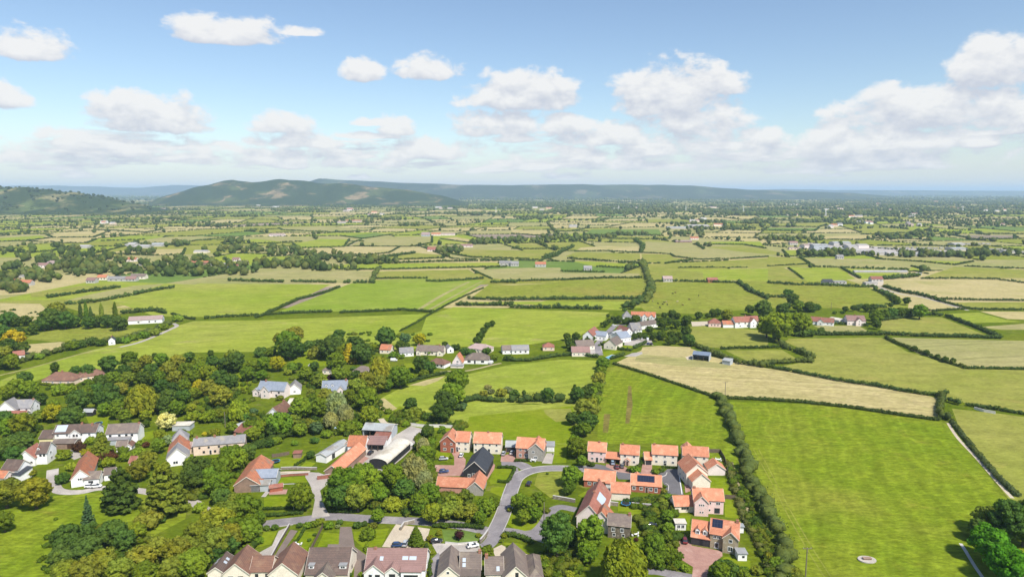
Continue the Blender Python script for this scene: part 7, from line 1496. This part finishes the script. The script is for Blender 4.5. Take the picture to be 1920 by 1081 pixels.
def kind_of(a): return a[4] if len(a) > 4 else 'broad'
big = sorted([i for i, (a, k) in enumerate(SPECS) if kind_of(a) in ('broad', 'tall')], key=lambda i: -SPECS[i][0][3] / CROPS[SPECS[i][0][0]][2])
small = set(big[295:]); rest = []
for i, (a, k) in enumerate(SPECS):
    if i in small: rest.append(grow(*a, **k, build=False))
    else: grow(*a, **k)
# the smallest and farthest trees beyond three hundred
V, F, n0 = [], [], 0
for me, x, y, Rw, _ in rest:
    v = np.zeros(len(me.vertices) * 3, np.float32); me.vertices.foreach_get('co', v); v = v.reshape(-1, 3) * Rw + [x, y, 0]
    st = np.zeros(len(me.loops), np.int32); me.loops.foreach_get('vertex_index', st)
    tot = np.zeros(len(me.polygons), np.int32); me.polygons.foreach_get('loop_total', tot); t3 = int((tot == 3).sum()) * 3
    F.append((st[:t3].reshape(-1, 3) + n0, st[t3:].reshape(-1, 4) + n0)); V.append(v); n0 += len(v)
if V:
    o = link('far_hedgerow_trees', np_mesh('far_hedgerow_trees', np.concatenate(V), [np.concatenate([f[0] for f in F]), np.concatenate([f[1] for f in F])], [LEAF])); o.color = (.075, .12, .018, 1)
    tag(o, 'many small dark trees dotted along middle-distance hedges and gardens', 'trees', None, 'stuff')
# undergrowth: brambles, low garden planting and scrub filling the wooded gardens
GARDENS = [('C1', [(930, 110), (1750, 140), (1920, 300), (1760, 420), (1700, 560), (1560, 620), (1350, 540), (1150, 560), (900, 470), (690, 470), (560, 380), (400, 420), (300, 300), (600, 240), (880, 230)], 420), ('C1', [(0, 560), (350, 520), (300, 680), (100, 860), (0, 900)], 120), ('C2', [(330, 760), (900, 700), (1300, 860), (1800, 560), (1950, 700), (1900, 860), (1500, 1080), (300, 1080)], 200),
    ('C3', [(560, 220), (1250, 280), (1260, 560), (1000, 680), (500, 700), (250, 760), (350, 560), (620, 420)], 380), ('C3', [(0, 240), (280, 200), (420, 260), (300, 420), (380, 640), (100, 640), (0, 500)], 160), ('C4', [(880, 360), (1650, 330), (1900, 480), (1900, 590), (1560, 620), (1250, 590), (880, 560)], 160), ('C5', [(0, 250), (220, 220), (210, 700), (180, 900), (0, 1000)], 120),
    ('C3', [(1300, 560), (1480, 480), (1650, 560), (1900, 620), (1840, 700), (1620, 620), (1400, 640)], 80), ('C8', [(700, 250), (1150, 250), (1180, 760), (1190, 1000), (900, 1000), (820, 640)], 120), ('C2', [(1380, 260), (1880, 130), (1880, 330), (1700, 500), (1420, 500)], 120), ('M2', [(560, 330), (1300, 340), (1350, 430), (900, 560), (480, 560)], 140), ('V1', [(1000, 200), (1850, 280), (1880, 640), (1300, 640), (1250, 480), (1000, 540)], 110), ('M1', [(0, 160), (960, 200), (920, 290), (300, 320), (0, 480)], 160), ('R1', [(60, 380), (110, 420), (330, 900), (470, 1090), (330, 1090)], 110), ('C6', [(1380, 760), (1900, 700), (1900, 1079), (1440, 1079)], 50)]
uc, ur = [[], [], []], [[], [], []]
for c, pl, n in GARDENS:
    xs, ys = [p[0] for p in pl], [p[1] for p in pl]; k = 0
    while k < n:
        x, y = rt.uniform(min(xs), max(xs)), rt.uniform(min(ys), max(ys))
        if not pip(x, y, pl): continue
        k += 1; q = Q(c, x, y)
        if any(abs(q[0] - l[1]) < l[3] * .6 + 3 and -14 < q[1] - l[2] < 14 for l in LANDMARKS): continue
        g = P(*q); s = rt.uniform(.5, 1.7); j = rt.randrange(3)
        for _ in range(rt.randrange(1, 4)): uc[j].append((g[0] + rt.uniform(-1.5, 1.5), g[1] + rt.uniform(-1.5, 1.5), s * .5)); ur[j].append((s * 1.2, s * 1.2, s))
for j in range(3):
    o = link('undergrowth', lump_mesh('undergrowth', np.array(uc[j]), np.array(ur[j]), 26, .5, LEAF, core=.9)); o.color = ((.085, .135, .014, 1), (.12, .15, .02, 1), (.055, .095, .016, 1))[j]
    tag(o, ('mid-green', 'olive', 'dark green')[j] + ' undergrowth and low planting filling the wooded gardens', 'undergrowth', None, 'stuff')
# ------------------------------------------------------------------ cars, caravans, poles, cattle and garden things
m, nt, bs = new_mat('car_paint'); oi = nt.node('ShaderNodeObjectInfo'); nt.l.new(oi.outputs['Color'], bs.inputs['Base Color']); bs.inputs['Roughness'].default_value = .3; bs.inputs['Coat Weight'].default_value = .5; PAINTC = m
TYRE = M('tyre_rubber', (.02, .02, .02), (.025, .025, .025), 2); RIM = M('wheel_rim', (.4, .4, .42), (.35, .35, .36), 2, rough=.4, metal=.5)
m, nt, bs = new_mat('headlight_glass'); bs.inputs['Base Color'].default_value = (.7, .7, .68, 1); bs.inputs['Roughness'].default_value = .15; HEADL = m
m, nt, bs = new_mat('tail_light'); bs.inputs['Base Color'].default_value = (.35, .02, .02, 1); TAILL = m
def loft(secs):
    """secs: list of (x, half width, z low, z high, half width at top)"""
    mb = MB(); vs = []; n = 8
    for (x, w, a, b, wt) in secs: vs += [(x, -w * .92, a), (x, w * .92, a), (x, w, a + (b - a) * .35), (x, w, a + (b - a) * .6), (x, wt, b), (x, wt * .5, b + .03), (x, -wt * .5, b + .03), (x, -wt, b), (x, -w, a + (b - a) * .6), (x, -w, a + (b - a) * .35)]
    n = 10; fs = []
    for i in range(len(secs) - 1):
        for k in range(n): fs.append((i * n + k, i * n + (k + 1) % n, (i + 1) * n + (k + 1) % n, (i + 1) * n + k))
    fs += [tuple(range(n)), tuple(reversed(range((len(secs) - 1) * n, len(secs) * n)))]
    mb.add(vs, fs); return mb
CARM = {}
def car_meshes(kind):
    if kind in CARM: return CARM[kind]
    if kind == 'car':
        b = loft([(-2.1, .7, .42, .78, .66), (-2.0, .82, .28, .92, .74), (-1.2, .86, .25, .96, .78), (.5, .86, .25, .95, .78), (1.5, .85, .26, .86, .72), (2.0, .78, .3, .74, .66), (2.12, .66, .4, .62, .58)])
        c = loft([(-1.98, .72, .9, .95, .66), (-1.55, .76, .9, 1.38, .58), (-.6, .78, .9, 1.46, .6), (.3, .77, .9, 1.42, .58), (1.15, .72, .88, .92, .66)])
        r = MB(); r.box(-1.45, -.55, 1.44, .2, .55, 1.52); wb = (-1.3, 1.32)
    else:
        b = loft([(-2.4, .86, .35, 1.9, .82), (-2.35, .92, .28, 2.0, .86), (.9, .92, .28, 2.0, .86), (1.7, .9, .28, 1.2, .8), (2.3, .84, .32, .98, .76), (2.42, .7, .4, .8, .66)])
        c = loft([(.75, .9, 1.15, 1.92, .8), (.95, .9, 1.15, 1.9, .8), (1.75, .84, 1.1, 1.2, .78)]); r = MB(); r.box(-2.2, -.7, 2.02, .8, .7, 2.08); wb = (-1.5, 1.5)
    w = MB(); w.tube((0, -.11, 0), (0, .11, 0), .32, n=12); rim = MB(); rim.tube((0, -.125, 0), (0, .125, 0), .19, n=8)
    h = MB(); h.box(-.05, -.16, -.07, .05, .16, .07)
    CARM[kind] = (b.mesh(kind + '_body', PAINTC), c.mesh(kind + '_windows', GLASS), r.mesh(kind + '_roof', PAINTC), w.mesh(kind + '_tyre', TYRE), rim.mesh(kind + '_rim', RIM), h.mesh('headlight', HEADL), h.mesh('tail_light', TAILL), wb); return CARM[kind]
CC = {'white': (.75, .75, .74), 'silver': (.42, .44, .46), 'black': (.018, .018, .022), 'blue': (.03, .06, .16), 'red': (.16, .015, .02), 'grey': (.12, .125, .13), 'lightblue': (.3, .42, .52)}
def car(crop, x, y, deg, col, label, kind='car', lift=.1):
    g = P(*Q(crop, x, y)); b, c, r, t, rim, hl, tl, wb = car_meshes(kind)
    root = empty('parked_car' if kind == 'car' else 'parked_van', (g[0], g[1], lift), R(deg)); tag(root, label, 'car' if kind == 'car' else 'van', 'vehicles parked about the village')
    o = link('body', b, root); o.color = (*CC[col], 1); link('windows', c, root); q = link('roof', r, root); q.color = (*CC[col], 1)
    for xx in wb:
        for yy in (-.78, .78): w = link('wheel', t, root, (xx, yy, .32)); link('rim', rim, w)
    for yy in (-.55, .55): link('headlight', hl, root, (2.05 if kind == 'car' else 2.36, yy, .62 if kind == 'car' else .8)); link('tail_light', tl, root, (-2.06 if kind == 'car' else -2.4, yy, .78))
car('C5', 510, 508, 85, 'white', 'white car parked in the brick-paved court in front of the brick-gabled house'); car('C5', 310, 548, 8, 'silver', 'silver car parked at the left edge of the brick-paved court'); car('C5', 315, 690, 12, 'blue', 'dark blue car parked beside the long low garage range')
car('C5', 985, 488, 80, 'silver', 'silver car on the brick drive left of the stone-gabled house'); car('C5', 1085, 480, 70, 'white', 'white car on the brick drive beside the stone-gabled house'); car('C5', 1270, 828, 75, 'black', 'black car standing at the kerb of the estate road')
car('C7', 602, 535, 80, 'grey', 'dark grey car in front of the brick-porch house'); car('C7', 500, 500, 85, 'lightblue', 'pale blue car inside the orange-roofed carport'); car('C7', 545, 545, 88, 'red', 'dark red car beside the open carport')
car('C8', 1265, 705, 80, 'red', 'dark red car with pale windscreen on the pink paved drive'); car('C8', 915, 545, 10, 'black', 'black car half hidden by trees beside the dark stone house')
car('C2', 678, 408, 12, 'white', 'left white car of the pair parked below the steep orange cottage'); car('C2', 722, 408, 14, 'white', 'right white car of the pair parked below the steep orange cottage'); car('C2', 100, 490, 5, 'grey', 'dark grey car between two trees at the left edge')
car('C4', 1440, 838, 88, 'silver', 'silver car on the pale gravel drive behind the mauve roof'); car('C4', 1385, 850, 6, 'blue', 'dark blue car behind the mauve-roofed bungalow'); car('C6', 230, 690, 15, 'black', 'black car at the corner of the concrete drive'); car('C6', 640, 742, 20, 'white', 'white car on the drive behind the steep-gabled house')
car('V1', 1100, 605, 80, 'white', 'white car at the left end of the hamlet car park'); car('V1', 1145, 608, 80, 'white', 'second white car in the hamlet car park'); car('V1', 1235, 620, 80, 'white', 'white van at the right of the hamlet car park', 'van'); car('V1', 1245, 682, 60, 'blue', 'dark blue car at the corner of the hamlet car park'); car('V1', 1292, 685, 60, 'black', 'black car beside the blue one at the hamlet car park'); car('V1', 730, 408, 5, 'white', 'white car parked on the lane above the hamlet'); car('V1', 840, 350, 5, 'silver', 'silver car below the pointed-roof house')
car('V2', 1770, 490, 70, 'white', 'white van beside the white hipped bungalow', 'van'); car('V2', 310, 452, 2, 'white', 'white van by the lane left of the rounded dark tree', 'van'); car('V2', 1290, 548, 0, 'silver', 'silver car on the terrace of the steep orange chalet'); car('C3', 735, 185, 0, 'white', 'white car at the edge of the big lawn'); car('C3', 1470, 785, 30, 'white', 'white van in the concrete farmyard', 'van'); car('C3', 1180, 840, 75, 'black', 'black car between the farm sheds'); car('C3', 945, 672, 5, 'lightblue', 'pale blue van on the grass behind the farmyard', 'van')
# caravans on the far park
def caravan_mesh():
    b = MB(); b.box(-4.5, -1.6, .4, 4.5, 1.6, 2.7); r = MB(); k = Block(-4.5, -1.6, 9, 3.2, 2.7, 'x', 10, ov=.15); k.roof(r); w = MB()
    for x in (-3, -1, 1.2, 3.2): w.box(x - .6, -1.65, 1.3, x + .6, -1.58, 2.1)
    return b.mesh('caravan_body', WALL['dullwhite']), r.mesh('caravan_roof', ROOF['dullsheet']), w.mesh('caravan_windows', GLASS)
CB = caravan_mesh()
for row, (x0, x1, y, n) in enumerate([(865, 1385, 545, 13), (1395, 1650, 513, 8), (1440, 1760, 552, 9), (1700, 1920, 572, 6)]):
    for i in range(n):
        g = P(*Q('F4', x0 + (x1 - x0) * i / (n - 1), y + rt.uniform(-3, 3))); root = empty('static_caravan', (*g, 0), rt.choice([0, .3, -.2, 1.3]))
        tag(root, ('pale static caravan in the left row of the far caravan park', 'pale static caravan in the farthest row of the caravan park', 'pale static caravan in the right-hand row of the caravan park', 'pale static caravan at the right edge of the photo')[row], 'caravan', 'static caravans of the far park, row %s' % ('left', 'farthest', 'right', 'edge')[row])
        link('body', CB[0], root); link('roof', CB[1], root); link('window', CB[2], root)
# poles and masts
POLE = M('grey_pole_wood', (.2, .17, .13), (.15, .125, .1), 2)
def utility_pole(crop, x, y, h, label, arm=True):
    g = P(*Q(crop, x, y)); root = empty('utility_pole', (*g, 0)); tag(root, label, 'pole')
    q = MB(); q.tube((0, 0, -.2), (0, 0, h), .2, .14, 8); q.build('pole_shaft', POLE, root)
    if arm:
        q = MB(); q.box(-1.3, -.07, h - .35, 1.3, .07, h - .2); q.build('crossarm', POLE, root); q = MB()
        for k in (-1.15, 0, 1.15): q.tube((k, 0, h - .2), (k, 0, h + .08), .06, n=6)
        q.build('insulators', KERB, root)
utility_pole('R1', 540, 1075, 9.5, 'tall wooden pole with crossarm in the lower left corner of the large lush field'); utility_pole('M3', 1597, 820, 9.5, 'lone wooden pole standing in the straw field'); utility_pole('C6', 1440, 470, 8, 'wooden pole beside the trees at the village junction', False); utility_pole('C1', 1690, 640, 8, 'wooden pole in the long garden hedge', False); utility_pole('C1', 920, 615, 9, 'thin wooden pole between the left garden trees', False); utility_pole('V3', 1405, 105, 8, 'pole at the edge of the olive field', False)
g = P(*Q('C4', 603, 575)); root = empty('street_lamp', (*g, 0)); tag(root, 'slim pale street lamp in front of the round garden tree', 'lamp post'); q = MB(); q.tube((0, 0, -.1), (0, 0, 6), .09, .06, 8); q.build('lamp_shaft', KERB, root); q = MB(); q.box(-.1, -.5, 5.95, .1, .15, 6.1); q.build('lamp_head', KERB, root)
WHT = M('white_steel', (.75, .75, .74), (.7, .7, .7), 1)
for c, x, y, h, lb in [('F3', 1303, 268, 36, 'pale far mast right of the centre of the plain'), ('F3', 1735, 282, 46, 'tallest pale far mast on the right of the plain'), ('F4', 1460, 262, 34, 'pale far mast near the right edge of the plain'), ('F2', 1800, 278, 36, 'pale far mast at the centre of the plain'), ('F4', 432, 300, 40, 'slim far mast above the wooded right plain'), ('F3', 800, 262, 36, 'slim far mast below the long blue ridge')]:
    g = P(*Q(c, x, y)); root = empty('lattice_mast', (*g, 0)); tag(root, lb, 'mast'); q = MB(); b = 3.0
    for sx, sy in ((-1, -1), (1, -1), (1, 1), (-1, 1)): q.tube((sx * b, sy * b, 0), (sx * .5, sy * .5, h), .5, .3, 5)
    for k in range(7):
        z0, z1 = h * k / 7, h * (k + 1) / 7; w0, w1 = b - (b - .5) * k / 7, b - (b - .5) * (k + 1) / 7
        q.tube((-w0, -w0, z0), (w1, -w1, z1), .25, n=4); q.tube((w0, w0, z0), (-w1, w1, z1), .25, n=4)
    q.build('lattice', WHT, root); q = MB()
    for z in (.7, .85): q.box(-5.5, -.3, h * z, 5.5, .3, h * z + .5)
    q.build('crossarm', WHT, root)
# cattle trough on its pad
g = P(*Q('R1', 905, 978)); root = empty('cattle_trough', (*g, 0)); tag(root, 'pale oval concrete pad with a brown trough in the large lush field', 'trough')
q = MB(); n = 28
q.add([(2.9 * math.cos(6.283 * k / n), 2.2 * math.sin(6.283 * k / n), -.1) for k in range(n)] + [(2.9 * math.cos(6.283 * k / n), 2.2 * math.sin(6.283 * k / n), .22) for k in range(n)], [tuple(range(n, 2 * n))] + [(k, (k + 1) % n, n + (k + 1) % n, n + k) for k in range(n)]); q.build('concrete_pad', M('pale_concrete', (.46, .42, .36), (.38, .34, .29), .8), root)
q = MB(); q.hexa([(-1.2, -.5, .223), (1.2, -.5, .223), (1.2, .5, .223), (-1.2, .5, .223)], [(-1.4, -.65, .75), (1.4, -.65, .75), (1.4, .65, .75), (-1.4, .65, .75)]); q.build('trough_body', WALL['rust'], root)
# cattle in the field: one skinned body each
def cow_mesh(name, mat):
    me = bpy.data.meshes.new(name); V = [(0, 0, 1.05), (.55, 0, 1.08), (.95, 0, 1.15), (1.25, 0, 1.35), (1.6, 0, 1.2), (-.6, 0, 1.1), (-.95, 0, 1.12), (.6, .25, .75), (.62, .25, .38), (.6, .25, .02), (.6, -.25, .75), (.62, -.25, .38), (.6, -.25, .02), (-.85, .25, .8), (-.98, .25, .42), (-.9, .25, .02), (-.85, -.25, .8), (-.98, -.25, .42), (-.9, -.25, .02), (-1.15, 0, .8), (1.25, .2, 1.5), (1.25, -.2, 1.5)]
    E = [(0, 1), (1, 2), (2, 3), (3, 4), (0, 5), (5, 6), (1, 7), (7, 8), (8, 9), (1, 10), (10, 11), (11, 12), (5, 13), (13, 14), (14, 15), (5, 16), (16, 17), (17, 18), (6, 19), (3, 20), (3, 21)]
    me.from_pydata(V, E, []); o = bpy.data.objects.new(name, me); COL.objects.link(o); o.modifiers.new('s', 'SKIN'); o.modifiers.new('d', 'SUBSURF').levels = 1
    rd = [.44, .42, .26, .2, .12, .44, .3, .15, .08, .08, .15, .08, .08, .17, .09, .08, .17, .09, .08, .03, .05, .05]
    for i, v in enumerate(me.skin_vertices[0].data): v.radius = (rd[i], rd[i])
    me.skin_vertices[0].data[0].use_root = True
    d2 = bpy.data.meshes.new_from_object(o.evaluated_get(bpy.context.evaluated_depsgraph_get())); bpy.data.objects.remove(o); d2.materials.clear(); d2.materials.append(mat); return d2
CM = (cow_mesh('dark_cow', M('black_hide', (.02, .018, .016), (.03, .025, .02), 2)), cow_mesh('pale_cow', M('cream_hide', (.5, .42, .3), (.42, .35, .25), 2)), cow_mesh('brown_cow', M('brown_hide', (.12, .06, .03), (.09, .045, .025), 2)))
for i, (x, y, k) in enumerate([(1055, 100, 1), (1095, 120, 0), (1130, 126, 0), (1140, 112, 0), (1158, 106, 1), (1165, 128, 0), (1240, 104, 1), (1205, 45, 0), (1225, 38, 2), (1400, 60, 0), (1330, 90, 2), (1110, 150, 0), (1280, 130, 2)]):
    g = P(*Q('M3', x, y)); o = link('grazing_cow', CM[k], None, (*g, 0), rt.uniform(0, 6.28)); tag(o, ('black', 'cream', 'brown')[k] + ' cow grazing in the field above the hamlet', 'cow', ('black', 'cream', 'brown')[k] + ' cows in the field above the hamlet')
# garden hedges, clipped
DG = (.045, .075, .014)
for c, pts, h, w, lb in [('C4', [(370, 625), (480, 622), (660, 605)], 1.3, 1.6, 'long clipped hedge along the lane below the walled garden'), ('C4', [(380, 575), (470, 572), (600, 568)], 1.1, 1.2, 'low hedge just above the long clipped lane hedge'), ('C4', [(870, 590), (960, 596), (1060, 596)], 1.2, 1.4, 'clipped hedge under the great green trees by the lane'), ('C6', [(240, 512), (420, 520), (580, 520), (740, 540)], 1.6, 2.0, 'dark clipped hedge behind the lawn with the purple tree'), ('C6', [(985, 610), (1090, 620), (1200, 650), (1310, 700)], 1.6, 2.4, 'thick clipped hedge curving beside the junction'),
    ('C5', [(1112, 648), (1080, 730), (1030, 810), (930, 800)], 1.3, 1.3, 'dark clipped hedge round the corner lawn beside the estate road'), ('C5', [(930, 642), (1010, 640), (1090, 648)], 1.3, 1.3, 'short dark hedge at the top of the corner lawn'), ('C1', [(1620, 602), (1750, 598), (1910, 590)], 2.0, 2.4, 'long clipped hedge in front of the weeping willow'), ('C1', [(880, 885), (960, 850), (1060, 800)], 1.6, 2.2, 'light green hedge below the plain white house'), ('C7', [(705, 905), (860, 900), (1020, 890), (1080, 850)], 1.8, 2.2, 'clipped hedge below the solar brick house'),
    ('C5', [(1120, 565), (1190, 562), (1262, 562)], 1.0, 1.3, 'low hedge in front of the stone-gabled house'), ('C7', [(660, 580), (730, 560), (800, 520), (815, 470)], 1.2, 1.6, 'hedge curving beside the brick-porch house'), ('C7', [(925, 590), (985, 598), (1030, 585), (1030, 545)], 1.2, 1.5, 'clipped hedge round the front garden of the widest cream house'), ('C7', [(1065, 545), (1150, 548), (1235, 550)], .9, 1.0, 'low front hedge under the widest cream house'), ('C4', [(1660, 705), (1780, 702), (1900, 704)], 1.3, 1.6, 'hedge along the lane above the purple tree'), ('C4', [(1600, 860), (1615, 960), (1625, 1075)], 1.4, 1.2, 'narrow hedge between the mauve roof and the steep-gabled house'), ('C4', [(700, 690), (640, 800), (560, 880)], .9, .8, 'low box edging beside the brown drive'), ('K7', [(960, 240), (1050, 190), (1120, 130)], 1.2, 1.2, 'clipped hedge crossing the top lawn of the walled garden'), ('C3', [(230, 830), (380, 770), (520, 730), (600, 700)], 3.2, 5, 'dark thick hedge running down from the peach terrace'), ('C3', [(480, 700), (420, 760), (300, 810)], 3, 4.5, 'bushy hedge above the garden barn'), ('M1', [(300, 720), (420, 735), (550, 728)], 1.6, 2, 'light green hedge in front of the hipped red bungalow')]:
    hedge(c, pts, h, w, DG if 'light' not in lb else (.09, .12, .015), name='garden_hedge', label=lb, wild=.12)
# garden furniture and play things
m, nt, bs = new_mat('blue_fabric'); bs.inputs['Base Color'].default_value = (.04, .25, .5, 1); BLUEF = m
def trampoline(crop, x, y, label, r=1.9):
    g = P(*Q(crop, x, y)); root = empty('trampoline', (*g, .05)); tag(root, label, 'trampoline'); n = 18
    q = MB(); q.add([(r * .86 * math.cos(6.283 * k / n), r * .86 * math.sin(6.283 * k / n), .85) for k in range(n)], [tuple(range(n))]); q.build('jumping_mat', TYRE, root); q = MB()
    for k in range(n):
        a, b = 6.283 * k / n, 6.283 * (k + 1) / n; q.add([(r * .86 * math.cos(a), r * .86 * math.sin(a), .87), (r * math.cos(a), r * math.sin(a), .87), (r * math.cos(b), r * math.sin(b), .87), (r * .86 * math.cos(b), r * .86 * math.sin(b), .87)], [(0, 1, 2, 3)])
    q.build('safety_pad', BLUEF, root)
    for k in range(4): a = 6.283 * k / 4; q = MB(); q.tube((r * .95 * math.cos(a), r * .95 * math.sin(a), -.05), (r * .95 * math.cos(a), r * .95 * math.sin(a), .86), .05, n=6); q.build('leg', RIM, root)
trampoline('K7', 700, 190, 'round trampoline on the top lawn of the walled garden'); trampoline('C7', 640, 940, 'round trampoline on the small lawn beside the dark stone house'); trampoline('C1', 740, 620, 'round trampoline on the long lawn behind the white houses')
def parasol(crop, x, y, label, mat):
    g = P(*Q(crop, x, y)); root = empty('garden_parasol', (*g, .1)); tag(root, label, 'parasol'); q = MB(); q.tube((0, 0, 0), (0, 0, 2.5), .04, n=6); q.build('parasol_pole', WHT, root); q = MB(); n = 8
    q.add([(1.6 * math.cos(6.283 * k / n), 1.6 * math.sin(6.283 * k / n), 2.05) for k in range(n)] + [(0, 0, 2.6)], [(k, (k + 1) % n, n) for k in range(n)]); q.build('parasol_canopy', mat, root)
parasol('C4', 1195, 1090, 'blue parasol in front of the mauve-roofed bungalow', BLUEF)
def patio_set(crop, x, y, label):
    g = P(*Q(crop, x, y)); root = empty('patio_set', (*g, .05)); tag(root, label, 'patio furniture'); q = MB(); q.tube((0, 0, .7), (0, 0, .76), .75, n=14); q.tube((0, 0, 0), (0, 0, .7), .06, n=6); q.build('table', WHT, root)
    for k in range(4):
        a = .6 + k * 1.571; cx, cy = 1.25 * math.cos(a), 1.25 * math.sin(a); q = MB(); q.box(cx - .25, cy - .25, .42, cx + .25, cy + .25, .48)
        bx, by = 1.48 * math.cos(a), 1.48 * math.sin(a); q.box(bx - .22, by - .22, .48, bx + .22, by + .22, .9)
        for u in (-.22, .2):
            for v in (-.22, .2): q.box(cx + u, cy + v, 0, cx + u + .04, cy + v + .04, .42)
        q.build('chair', WHT, root)
patio_set('C4', 630, 850, 'white patio table and chairs on the lawn behind the twin-gabled bungalow'); patio_set('C8', 740, 640, 'white patio set beside the dark stone house'); patio_set('C7', 1620, 470, 'white patio set in the corner garden behind the pale pink garage'); patio_set('C5', 1320, 565, 'white patio set at the front of the stone-gabled house')
# ------------------------------------------------------------------ labels for the trees and hedges that have none yet
FL = [('the straw field', 1450, 720), ('the large lush field', 1600, 870), ('the central green field', 980, 715), ('the striped field', 780, 560), ('the bright left field', 430, 560), ('the rough olive field', 1050, 545), ('the cattle field', 1310, 560), ('the great tan field', 1800, 545), ('the deep green crop field', 1170, 434), ('the big hay field', 1330, 470), ('the industrial sheds', 1600, 465), ('the far white farm', 265, 460), ('the far wooded hamlet', 220, 520), ('the central far farm', 830, 465), ('the farther central farm', 810, 437), ('the ploughed soil field', 1840, 444), ('the long bright slope', 150, 670), ('the bottom-left meadow', 90, 990)]
LM = [(a, b, c) for a, b, c, d in LANDMARKS]
def rel(px, py, lms, skip=0):
    best = sorted(lms, key=lambda l: (l[1] - px) ** 2 + 2.2 * (l[2] - py) ** 2)[skip]
    dx, dy = px - best[1], (py - best[2]) * 1.5
    w = ('left of' if dx < 0 else 'right of') if abs(dx) > abs(dy) else ('behind' if dy < 0 else 'in front of')
    return w + ' ' + best[0]
ORD = ['leftmost', 'second from left', 'third from left', 'fourth from left', 'fifth from left', 'sixth from left', 'seventh from left', 'eighth from left', 'ninth from left', 'tenth from left', 'eleventh from left', 'twelfth from left']
NUM = {2: 'two', 3: 'three', 4: 'four', 5: 'five', 6: 'six', 7: 'seven', 8: 'eight', 9: 'nine', 10: 'ten', 11: 'eleven', 12: 'twelve'}
def settle(items, plural):
    groups = {}
    for it in items: groups.setdefault(it['text'], []).append(it)
    for txt, g in groups.items():
        if len(g) == 1: g[0]['o']['label'] = txt; continue
        g.sort(key=lambda i: i['px'])
        for k, it in enumerate(g):
            word = 'rightmost' if k == len(g) - 1 else ORD[min(k, 11)]
            it['o']['label'] = '%s of %s %s' % (word, NUM.get(len(g), 'many'), plural(txt))
pl = lambda t: t.replace(' tree ', ' trees ').replace(' bush ', ' bushes ').replace(' willow ', ' willows ').replace(' conifer ', ' conifers ').replace(' poplar ', ' poplars ').replace(' hedge ', ' hedges ', 1)
items = []
for t in TREES:
    if t['label']: continue
    size = 'small ' if t['r'] < 9 else 'large ' if t['r'] > 24 else ''
    items.append(dict(o=t['o'], px=t['px'], text='%s%s %s %s' % (size, TW[t['tint']], t['word'], rel(t['px'], t['py'], LM + FL[-2:]))))
settle(items, pl)
items = []
for h in HEDGES:
    if h['label']: continue
    size = 'long ' if h['len'] > 350 else 'short ' if h['len'] < 150 else ''
    items.append(dict(o=h['o'], px=h['p'][0], text='%sdark field hedge %s' % (size, rel(h['p'][0], h['p'][1], FL))))
settle(items, pl)
# short wording for the two garages with long labels
for o in bpy.data.objects:
    if o.parent is None and 'label' in o and len(o['label'].split()) > 16: o['label'] = ' '.join(o['label'].split()[:16])
